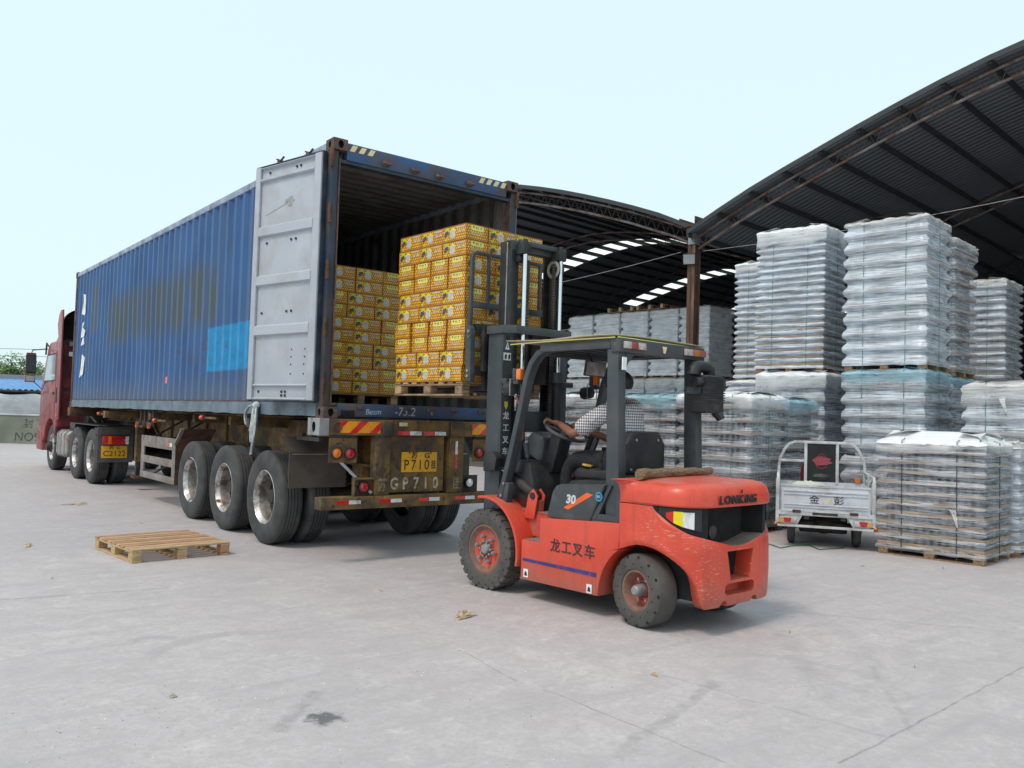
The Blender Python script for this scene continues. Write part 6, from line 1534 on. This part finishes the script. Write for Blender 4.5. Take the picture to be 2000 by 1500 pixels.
# ------------------------------------------------------------ driver
def skin_mesh(name, verts, edges, radii, m_, sub=2, root=0):
    me = bpy.data.meshes.new(name); me.from_pydata([tuple(v) for v in verts], edges, [])
    o = bpy.data.objects.new(name, me); col.objects.link(o)
    md = o.modifiers.new('skin', 'SKIN'); md.use_smooth_shade = True; md.branch_smoothing = .4
    if not me.skin_vertices: me.skin_vertices.new()
    for i, r in enumerate(radii):
        d = me.skin_vertices[0].data[i]; d.radius = r if isinstance(r, tuple) else (r, r); d.use_root = (i == root)
    s = o.modifiers.new('sub', 'SUBSURF'); s.levels = s.render_levels = sub
    bpy.context.view_layer.update()
    out = bpy.data.meshes.new_from_object(o.evaluated_get(bpy.context.evaluated_depsgraph_get()))
    bpy.data.objects.remove(o); out.materials.clear(); out.materials.append(m_)
    out.polygons.foreach_set('use_smooth', [True]*len(out.polygons)); return out
class SK:
    def __init__(s): s.v = []; s.e = []; s.r = []
    def pt(s, p, r, prev=None):
        s.v.append(p); s.r.append(r); i = len(s.v)-1
        if prev is not None: s.e.append((prev, i))
        return i
    def chain(s, prev, pts):
        for p, r in pts: prev = s.pt(p, r, prev)
        return prev
M['skin'] = mat('sun tanned skin', (.27,.115,.07), .5, var=.12, vs_=12)
M['hair'] = mat('black hair', (.012,.011,.012), .55, var=.4, vs_=60, stretch=(1,1,.2), bmp=.5, bs_=90)
def gingham():
    m, nt, b = newmat('gingham shirt')
    tc = nt.nodes.new('ShaderNodeTexCoord'); sp = nt.nodes.new('ShaderNodeSeparateXYZ'); nt.links.new(tc.outputs['Object'], sp.inputs[0])
    def stripe(x): return math_(nt, 'GREATER_THAN', math_(nt, 'FRACT', math_(nt, 'ADD', math_(nt, 'MULTIPLY', x, 1/.024), 50)), .5)
    a = stripe(sp.outputs[2]); c = stripe(math_(nt, 'ADD', sp.outputs[0], math_(nt, 'MULTIPLY', sp.outputs[1], -.9)))
    f = math_(nt, 'MULTIPLY', math_(nt, 'ADD', a, c), .5)
    nt.links.new(ramp(nt, f, [(.0, (.74,.74,.76)), (.5, (.42,.40,.42)), (1.0, (.08,.06,.07))]), b.inputs['Base Color']); b.inputs['Roughness'].default_value = .85
    bump(nt, b, noise(nt, tc.outputs['Object'], 11, 3, .5, 1.2), 1.0, .04); return m
M['shirt'] = gingham(); M['trousers'] = mat('black trousers', (.016,.016,.02), .85, var=.3, vs_=14, bmp=.6, bs_=14)
PX = Vector((.0, 0, 0))
person = thing('person', 'driver in a checked short sleeved shirt and dark trousers seated in the forklift', 'person', FM @ Vector((-.02,.66,1.12)), FRZ)
PO = Vector((-.02,.66,1.12))
def L(x, y, z): return Vector((x, y, z))-PO
k = SK()
pel = k.pt(L(0,.66,1.20), (.14,.11)); sp1 = k.pt(L(0,.65,1.34), (.11,.10), pel); ch_ = k.pt(L(0,.68,1.50), (.11,.10), sp1); nk = k.pt(L(0,.725,1.68), (.055,.055), ch_)
h1 = k.chain(nk, [(L(0,.745,1.735),.055),(L(0,.775,1.785),.07)]); h2 = k.pt(L(0,.765,1.855), .098, h1); k.pt(L(0,.76,1.92), .078, h2)
k.chain(h1, [(L(0,.845,1.80),.03),(L(0,.875,1.80),.014)])
for s in (-1,1): k.pt(L(s*.098,.76,1.83), (.018,.03), h2)
def arm(s, el, wr, hand):
    a = k.chain(ch_, [(L(s*.115,.70,1.57),.06),(L(s*.205,.72,1.58),.05),(el,.043),(wr,.027)])
    pm = k.pt(hand[0], (.034,.018), a); kn = k.pt(hand[1], (.034,.015), pm)
    for f in hand[2]: k.chain(kn if f[0] == 'f' else pm, [(p, r) for p, r in f[1]])
# left hand grips the far-left rim of the wheel, right hand rests on the near-right rim
def grip(ang, s):
    r = e1*math.cos(ang)+e2*math.sin(ang); t = (-e1*math.sin(ang)+e2*math.cos(ang)); c = SWC+r*.19
    palm = c+ax*.035-r*.045-t*.0; kn = c+ax*.042-r*.005
    fs = []
    for i, (off, ln) in enumerate(((-.033,.85),(-.011,1.0),(.011,.95),(.032,.75))):
        q = kn+t*off; fs.append(('f', [(q+r*.026*ln+ax*-.004,.0095),(q+r*.034*ln-ax*.034,.0088),(q+r*.012-ax*.056*ln,.008)]))
    th_ = palm-t*.028*s
    fs.append(('t', [(th_-ax*.012+r*.012,.0115),(th_-ax*.03+r*.03,.0095)]))
    return [palm-PO, kn-PO, [(n, [(p-PO, r_) for p, r_ in ps]) for n, ps in fs]], palm-r*.05+ax*.012
hl_, wl2 = grip(rad(128), 1); hr_, wr2 = grip(rad(20), -1)
arm(-1, L(-.29,.99,1.405), wl2-PO, hl_)
arm(1, L(.28,.93,1.33), wr2-PO, hr_)
for s in (-1,1):
    a = k.chain(pel, [(L(s*.10,.74,1.175),.085),(L(s*.13,1.12,1.19),.062),(L(s*.13,1.20,.95),.047),(L(s*.13,1.19,.79),.035)]); k.chain(a, [(L(s*.13,1.24,.765),(.038,.03)),(L(s*.14,1.37,.755),(.035,.022))])
body = link('body', skin_mesh('body', k.v, k.e, k.r, M['skin']), person)
# shirt and trousers: looser shells over the same skeleton
k2 = SK(); p0 = k2.pt(L(0,.655,1.15), (.20,.16)); p1 = k2.pt(L(0,.64,1.32), (.205,.16), p0); p2 = k2.pt(L(0,.66,1.50), (.215,.165), p1); p3 = k2.pt(L(0,.695,1.645), (.17,.125), p2); k2.pt(L(0,.72,1.705), (.082,.078), p3)
for s, el in ((-1,L(-.29,.99,1.405)),(1,L(.28,.93,1.33))):
    a = L(s*.21,.715,1.60); k2.chain(p2, [(L(s*.13,.69,1.61),.10),(a,.09),(a.lerp(el,.45),.085),(a.lerp(el,.9),.092)])
link('shirt', skin_mesh('shirt', k2.v, k2.e, k2.r, M['shirt'], 3), body)
k3 = SK(); q0 = k3.pt(L(0,.68,1.175), (.17,.12))
for s in (-1,1): k3.chain(q0, [(L(s*.10,.78,1.18),.10),(L(s*.13,1.10,1.195),.085),(L(s*.13,1.19,1.08),.075),(L(s*.13,1.20,.86),.068)])
link('trousers', skin_mesh('trousers', k3.v, k3.e, k3.r, M['trousers']), body)
for s in (-1,1): MB().ball(L(s*.135,1.31,.765),(.05,.13,.045),12,8).build('shoe', M['black'], body)
# hair: cap over the crown and back of the head with an uneven edge
mb = MB(); rows = []; c0 = L(0,.755,1.862)
for j in range(9):
    t = PI*j/8*.66; rows.append([c0+Vector((.122*math.sin(t)*math.cos(a), .135*math.sin(t)*math.sin(a)-.012, .112*math.cos(t)+(.0 if math.sin(a) < .2 else .05*math.sin(t)*math.sin(a)))) for a in [2*PI*i/24 for i in range(24)]])
mb.grid(rows, closed=True); ho = mb.build('hair', M['hair'], body, ang=80)
for s in (-1,1): MB().ball(L(s*.033,.852,1.83),(.014,.008,.008),8,6).build('eye', M['ink'], body)
MB().cbox(L(0,.85,1.765),(.045,.012,.008)).build('mouth', mat('lips', (.22,.07,.055), .5), body)
gl = tag(MB().prism([(0,0),(.13,.02),(.16,.07),(.1,.11),(.02,.09),(-.02,.04)], 'z', 0, .018).build('glove', mat('yellow glove', (.55,.36,.08), .8, var=.2), None, FM @ Vector((-.26,.80,1.135)), (rad(8),rad(4),FRZ+.4), bevel=.006), 'folded yellow work glove on the forklift seat beside the driver', 'glove')
# ------------------------------------------------------------ cargo tricycle (local: x right, y forward, origin between the rear wheels)
M['trike'] = mat('silver grey trike paint', (.60,.62,.64), .4, .1, .1, dirt=(.33,.32,.31), ds=4, da=.55, dirt2=RUST, d2s=13, d2a=.68)
M['trike_panel'] = mat('pale tailgate panel', (.60,.62,.68), .35, .1, .08, dirt=(.38,.37,.38), ds=4, da=.58)
tp_ = gp(1537,1070).lerp(gp(1690,1078), .5); tdir = gp(1690,1078)-gp(1537,1070); TRZ = math.atan2(tdir.y, tdir.x)-rad(9)
tc_ = thing('cargo_tricycle', 'silver three wheeled cargo trike parked tail out before the stacks', 'tricycle', (tp_.x+.05,tp_.y+.05,0), TRZ)
def tpart(n, mb, m_, p=None, **kk): return mb.build(n, m_, p or tc_, **kk)
HW = .57
TT = MB().lathe([(.17,.02),(.19,.0),(.235,.005),(.255,.02),(.26,.05),(.255,.08),(.235,.095),(.19,.1),(.17,.08)], axis='x', n=32).mesh('tyre', M['tyre'], ang=30)
TRm = MB().lathe([(.17,.02),(.165,.03),(.15,.045),(.05,.05),(.03,.03),(.001,.03)], axis='x', n=24).mesh('wheel', M['steel'], ang=40)
for x in (-.45,.35): link('tyre', TT, link('wheel', TRm, tc_, (x,.42,.26)))
link('tyre', TT, link('wheel', TRm, tc_, (-.05,1.95,.26)))
tpart('axle', MB().cyl((-.4,.42,.26),(.4,.42,.26), .04, n=12).ball((0,.42,.25),(.13,.12,.11),12,8), M['dark_steel'])
tpart('chassis', MB().box((-.25,0,.36),(-.19,2.0,.42)).box((.19,0,.36),(.25,2.0,.42)).box((-.25,.6,.36),(.25,.66,.42)), M['dark_steel'])
tpart('bed_floor', MB().box((-HW+.01,.02,.47),(HW-.01,1.32,.50)), M['trike'])
for s in (-1,1):
    x = s*HW
    tpart('side_panel', MB().box((x-.012,.03,.50),(x+.012,1.32,.74)), M['trike_panel'])
    tpart('side_rail', MB().tube([(x,.0,.46),(x,.0,.86),(x,.02,.89),(x,.06,.91),(x,.16,.91),(x,1.32,.91)], .02, flat=(.035,.035)), M['trike'], bevel=.006)
    tpart('corner_post', MB().box((x-.025,-.012,.30),(x+.02,.025,.86)), M['trike'], bevel=.006)
    for z in (.80,): tpart('side_bar', MB().box((x-.01,.05,z),(x+.01,1.3,z+.025)), M['trike'])
# tailgate with pressed ribs and lettering
tg = tpart('tailgate', MB().box((-.525,-.012,.47),(.525,.004,.77)), M['trike_panel'], bevel=.003)
MB().tube([(-.53,-.01,.465),(.53,-.01,.465),(.53,-.01,.785),(-.53,-.01,.785)], .01, closed=True, flat=(.03,.022)).build('tailgate_frame', M['trike'], tg)
for z, h in ((.70,.03),(.665,.018),(.535,.018),(.505,.012)): MB().prism([(-.014,z),(-.026,z+h*.3),(-.026,z+h*.7),(-.014,z+h)], 'x', -.5, .5).build('pressed_rib', M['trike_panel'], tg)
for ch, x in (('金',-.13),('彭',.16)): lettering('lettering', ch, .115, M['ink'], tg, (x,-.0135,.605), (1,0,0),(0,0,1), bold=.0006, sx=1.1)
MB().prism([(-.02,.64),(.0,.60),(.02,.635),(.08,.65),(.05,.60),(.02,.575),(.0,.55),(-.02,.60)], 'y', -.0145, -.0128).build('torn_sticker', mat('torn cream sticker', (.62,.58,.42), .6), tg)
# rear frame below with lamp clusters
tpart('rear_bar', MB().box((-HW,-.02,.405),(HW,.03,.462)), M['trike'], bevel=.006)
tpart('lower_bar', MB().box((-HW,-.02,.255),(HW,.02,.285)), M['trike'], bevel=.006)
for s in (-1,1):
    pn = tpart('lamp_panel', MB().prism([(s*(HW-.03),.287),(s*.33,.287),(s*.27,.404),(s*(HW-.03),.404)], 'y', -.005, .01), M['trike'], bevel=.003)
    x0 = s*.45
    MB().box((x0-.105,-.03,.305),(x0+.105,-.006,.375)).build('lamp_body', M['lens_clear'], pn, bevel=.008)
    MB().prism([(x0-.035,.31),(x0+.035,.31),(x0+.05,.37),(x0-.05,.37)], 'y', -.036, -.0305).build('red_lens', M['red_lens'], pn)
    MB().prism([(x0+s*.1,.31),(x0+s*.045,.31),(x0+s*.055,.37),(x0+s*.1,.37)], 'y', -.035, -.0303).build('amber_lens', mat('dull amber', (.6,.3,.06), .3), pn)
    tpart('side_reflector', MB().ball((s*(HW+.02),.0,.29),(.025,.02,.018),8,6), M['amber'])
    tpart('hinge', MB().box((s*.34-.05,-.03,.44),(s*.34+.05,-.015,.475)), M['rust'], bevel=.003)
    tpart('mud_guard', MB().box((s*.40-.07,.36,.2),(s*.40+.07,.37,.5)), M['black'])
tpart('plate_recess', MB().box((-.15,-.024,.42),(.15,-.0205,.45)), M['dark_steel'])
# front guard hoop behind the rider with dark fabric back panel
Y1 = 1.34
hoop = [(-.57,Y1,.5),(-.57,Y1,.98),(-.555,Y1,1.08),(-.50,Y1,1.20),(-.44,Y1,1.28),(-.36,Y1,1.315),(.36,Y1,1.315),(.44,Y1,1.28),(.50,Y1,1.20),(.555,Y1,1.08),(.57,Y1,.98),(.57,Y1,.5)]
tpart('guard_hoop', MB().tube(hoop, .02, flat=(.038,.038)), M['trike'], bevel=.008)
for x in (-.21,.21): tpart('hoop_upright', MB().box((x-.02,Y1-.017,.72),(x+.02,Y1+.017,1.30)), M['trike'], bevel=.004)
for x0, x1 in ((-.55,-.23),(.23,.55)): tpart('hoop_bar', MB().box((x0,Y1-.015,1.03),(x1,Y1+.015,1.065)), M['trike'], bevel=.004)
tpart('front_panel', MB().box((-.57,Y1-.015,.5),(.57,Y1+.012,.76)), M['trike_panel'])
bp = tpart('back_panel', MB().box((-.19,Y1-.008,.76),(.19,Y1+.008,1.295)), mat('black fabric back', (.016,.018,.021), .8))
M['worn_red'] = mat('worn red emblem', (.33,.06,.075), .7, var=.3, vs_=40)
MB().prism([(-.13,1.06),(-.06,1.11),(.0,1.125),(.08,1.10),(.13,1.09),(.11,1.06),(.15,1.03),(.06,1.0),(-.06,.99),(-.09,1.03)], 'y', Y1-.0102, Y1-.0085).build('emblem', M['worn_red'], bp)
MB().tube([(-.11,Y1-.01,1.07),(.0,Y1-.01,1.16),(.11,Y1-.01,1.07),(.06,Y1-.01,.97),(.0,Y1-.01,.945),(-.06,Y1-.01,.97)], .004, n=4, closed=True).build('emblem_outline', M['worn_red'], bp)
tpart('handlebar', MB().tube([(-.45,1.75,1.16),(-.3,1.78,1.17),(0,1.8,1.1),(.3,1.78,1.17),(.45,1.75,1.16)], .015, n=8), M['black'])
for s in (-1,1): tpart('grip', MB().cyl((s*.36,1.77,1.165),(s*.47,1.745,1.158), .024, n=10), M['black'])
tpart('saddle', MB().ball((0,1.52,.83),(.24,.22,.1),16,8), M['black'])
tpart('fork', MB().cyl((-.05,1.82,1.08),(-.05,1.95,.3), .03, n=10), M['dark_steel'])
tpart('front_shield', MB().ball((-.05,1.93,.82),(.22,.07,.34),14,10), mat('dark red fairing', (.2,.03,.03), .35))
tpart('spare_lamp', MB().box((.44,1.30,.78),(.51,1.33,.83)), M['amber'])
tpart('motor_box', MB().box((-.3,.5,.14),(.3,1.0,.36)), M['black'], bevel=.03)
sk_ = thing('sack', 'pale woven sack lying in the bed of the cargo trike', 'sack', tc_.matrix_basis @ Vector((-.18,.45,.50)), TRZ)
rw = random.Random(6); rows = []
for j in range(8):
    t = PI*(j+.4)/8.4; rows.append([(.32*math.sin(t)*math.cos(a)*(1+.18*rw.uniform(-1,1)), .34*math.sin(t)*math.sin(a)*(1+.15*rw.uniform(-1,1)), .15+.155*math.cos(t)*(1+.2*rw.uniform(-1,1))) for a in [2*PI*i/16 for i in range(16)]])
mb = MB(); mb.grid(rows, closed=True); mb.add(rows[0], [tuple(range(16))]); mb.add(rows[-1], [tuple(range(16))])
mb.build('fabric', mat('woven sack', (.55,.56,.50), .8, var=.15, bmp=.4), sk_, ang=70)
rp_ = thing('rope', 'grey rope tangle tied to the right rail of the cargo trike', 'rope', tc_.matrix_basis @ Vector((.55,.12,.86)), TRZ)
rr = random.Random(12)
MB().tube([(rr.uniform(-.04,.05), rr.uniform(-.1,.12), .02+rr.uniform(-.1,.07)) for _ in range(16)], .007, n=5).build('strand', M['rag'], rp_)
gh = tag(MB().tube([gp(1490,1062),gp(1508,1066),gp(1524,1072),gp(1545,1068),gp(1580,1066),gp(1600,1075),gp(1645,1072),gp(1652,1064)], .007, n=6).build('hose', mat('green hose', (.03,.12,.06), .5), None, (0,0,.012)), 'thin green hose trailing on the ground under the cargo trike', 'hose')
# ------------------------------------------------------------ far left background
def flat(px, py, dep, z): q = CAM+ray(px, py)*dep; return Vector((q.x, q.y, z))
A, B = flat(-420,866,31.6,0), flat(420,866,31.6,0); dl = (B-A).normalized(); nl = Vector((-dl.y, dl.x, 0)); bz = math.atan2(dl.y, dl.x); LW = (B-A).length
M['cwall'] = mat('mossy cement render', (.23,.23,.20), .9, var=.25, vs_=.7, dirt=(.15,.17,.13), ds=.8, da=.5, bmp=.3)
M['wwall'] = mat('stained whitewash', (.55,.58,.62), .9, var=.15, vs_=.8, dirt=(.38,.4,.42), ds=.9, da=.5, bmp=.2)
w1 = thing('low_wall', 'low green grey cement wall with faded graffiti at the far left', 'wall', A, bz)
MB().box((0,0,0),(LW,.35,1.06)).build('wall_body', M['cwall'], w1); MB().box((0,-.03,1.0602),(LW,.38,1.11)).build('coping', M['wwall'], w1)
gx = (flat(54,860,31.6,0)-A).dot(dl)
M['graff'] = mat('faded black graffiti', (.055,.06,.055), .9, dirt=(.2,.2,.17), ds=6, da=.56)
lettering('graffiti', 'NO9', .46, M['graff'], w1, (gx-.05,-.004,.25), (1,0,0),(0,0,1), shear=.1)
lettering('graffiti', '封了', .4, M['graff'], w1, (gx+.2,-.004,.74), (1,0,0),(0,0,1))
q = A+nl*1.2
w2 = thing('whitewashed_wall', 'stained whitewashed shed wall behind the low cement wall', 'wall', q, bz)
mb = MB(); rw = random.Random(8); n = 40; mb.prism([(0,0),(LW,0)]+[(LW*(1-i/n), 1.86+rw.uniform(-.04,.04)) for i in range(n+1)], 'y', 0, .25); mb.build('wall_body', M['wwall'], w2)
q = A+nl*4
sh = thing('shed', 'low shed with a bright blue sheet roof beyond the white wall', 'shed', q, bz)
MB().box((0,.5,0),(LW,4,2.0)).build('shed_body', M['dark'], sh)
mb = MB(); pts = []; xx = 0
while xx < LW: pts += [(xx,0),(xx+.06,.05),(xx+.13,.05),(xx+.19,0)]; xx += .25
mb.grid([[(x,0,2.06+h) for x, h in pts],[(x,4.6,2.62+h) for x, h in pts]]); mb.build('roof', mat('blue roof sheet', (.10,.30,.62), .4, var=.12, dirt=(.3,.42,.6), ds=2, da=.58), sh, ang=20)
MB().box((0,4.55,2.60),(LW,5.0,2.86)).build('ridge', mat('grey ridge', (.22,.23,.25), .8), sh)
MB().box((0,-.1,1.98),(LW,.0,2.05)).build('eave', M['dark_steel'], sh)
# trees beyond
M['leaf'] = mat('leaf', (.07,.14,.035), .6, var=.45, vs_=1.1)
M['leaf2'] = mat('pale leaf', (.13,.2,.06), .6, var=.4, vs_=1.1)
M['trunk'] = mat('tree bark', (.12,.09,.065), .9, bmp=.5)
def tree(label, px, py, dep, rx, rz, h, seed):
    p = flat(px, py, dep, 0); t = thing('broadleaf_tree', label, 'tree', p, 0, 'trees beyond the shed'); rt = random.Random(seed)
    MB().tube([(0,0,0),(.05,.03,h*.3),(-.05,.05,h*.62),(.02,0,h*.85)], [.2,.16,.1,.04], n=8).build('trunk', M['trunk'], t)
    br = MB(); tips = []
    for i in range(12):
        a = rt.uniform(0,6.28); z0 = h*rt.uniform(.35,.7); e = Vector((rx*.8*math.cos(a)*rt.uniform(.4,1), rx*.8*math.sin(a)*rt.uniform(.4,1), z0+h*rt.uniform(.08,.35))); br.tube([(0,0,z0),(e.x*.5,e.y*.5,(z0+e.z)/2+.1),tuple(e)], [.06,.04,.015], n=5); tips.append(e)
    br.build('limbs', M['trunk'], t)
    lf = MB()
    cl = tips+[Vector((rt.gauss(0,rx*.45), rt.gauss(0,rx*.45), h*.72+rt.gauss(0,rz*.4))) for _ in range(26)]
    for c in cl:
        rr_ = rt.uniform(.35,.6)
        for _ in range(90):
            d = Vector((rt.gauss(0,1), rt.gauss(0,1), rt.gauss(0,.8))); d = d.normalized()*rr_*rt.random()**.4; q = c+d; s = rt.uniform(.05,.11)
            u_ = Vector((rt.gauss(0,1), rt.gauss(0,1), rt.gauss(0,.6))).normalized(); v_ = u_.orthogonal().normalized()
            lf.add([q-u_*s, q+v_*s*.5, q+u_*s, q-v_*s*.5], [(0,1,2,3)], rt.randrange(2))
    lf.build('crown', [M['leaf'], M['leaf2']], t, smooth=False)
tree('leafy green tree standing behind the blue roofed shed at the left edge', 22,740,47,1.7,.9,4.15,1)
tree('smaller tree behind the blue roofed shed beside the truck mirror', 62,742,49,.9,.7,3.5,2)
tree('leafy tree just beyond the left edge behind the shed', -70,742,48,1.8,1.0,4.3,3)
for k, (py, nm) in enumerate(((678,'upper'),(692,'lower'))):
    a, b_ = CAM+ray(-250,py-6)*75, CAM+ray(420,py+8)*60
    tag(MB().tube([a.lerp(b_,i/12)-Vector((0,0,.5*4*(i/12)*(1-i/12)*.3)) for i in range(13)], .02, n=5).build('power_line', mat('dark cable', (.12,.12,.13), .6), None), '%s overhead power line above the trees at the left' % nm, 'power line', 'overhead lines at the left')
# ------------------------------------------------------------ litter on the yard
M['litter'] = mat('dry wood scraps', (.45,.34,.22), .9, var=.35, vs_=20)
def scrap(px, py, s, lab, n=5, seed=0, m_='litter'):
    rs = random.Random(seed); p = gp(px, py); t = thing('litter', lab, 'litter', p, rs.uniform(0,6))
    for i in range(n):
        a = rs.gauss(0,.45); l = s*rs.uniform(.35,1); w = l*rs.uniform(.12,.35)
        mb = MB(); mb.add([(-l/2,-w/2,0),(l/2,-w/2*.6,.006),(l/2,w/2,.012),(-l/2,w/2,.004),(0,0,.03*rs.uniform(.3,1))], [(0,1,4),(1,2,4),(2,3,4),(3,0,4)]); mb.build('scrap', M[m_], t, (rs.uniform(-.5,.5)*s, rs.uniform(-.3,.3)*s, .001+i*.0025), (rs.uniform(-.1,.1),rs.uniform(-.1,.1),a), smooth=False)
scrap(906,1204,.17,'heap of pale splintered wood on the ground before the forklift',9,1)
scrap(150,986,.28,'crumpled dry scrap on the ground left of the trailer wheels',5,2)
scrap(60,1066,.2,'flat brown scrap on the ground at the left edge',3,3)
for i, (px, py, w) in enumerate(((270,1023,'above the loose pallet'),(1845,1112,'before the low pallet load'),(1680,1106,'before the cargo trike'),(1540,1235,'behind the forklift counterweight'),(740,1155,'left of the forklift front wheel'),(330,1358,'near the lower left grit'),(1280,1317,'below the forklift rear wheel'),(1790,1305,'in the lower right yard'),(100,1130,'left of the loose pallet'))):
    scrap(px, py, .09, 'small wood chip lying on the concrete %s' % w, 1, 20+i)
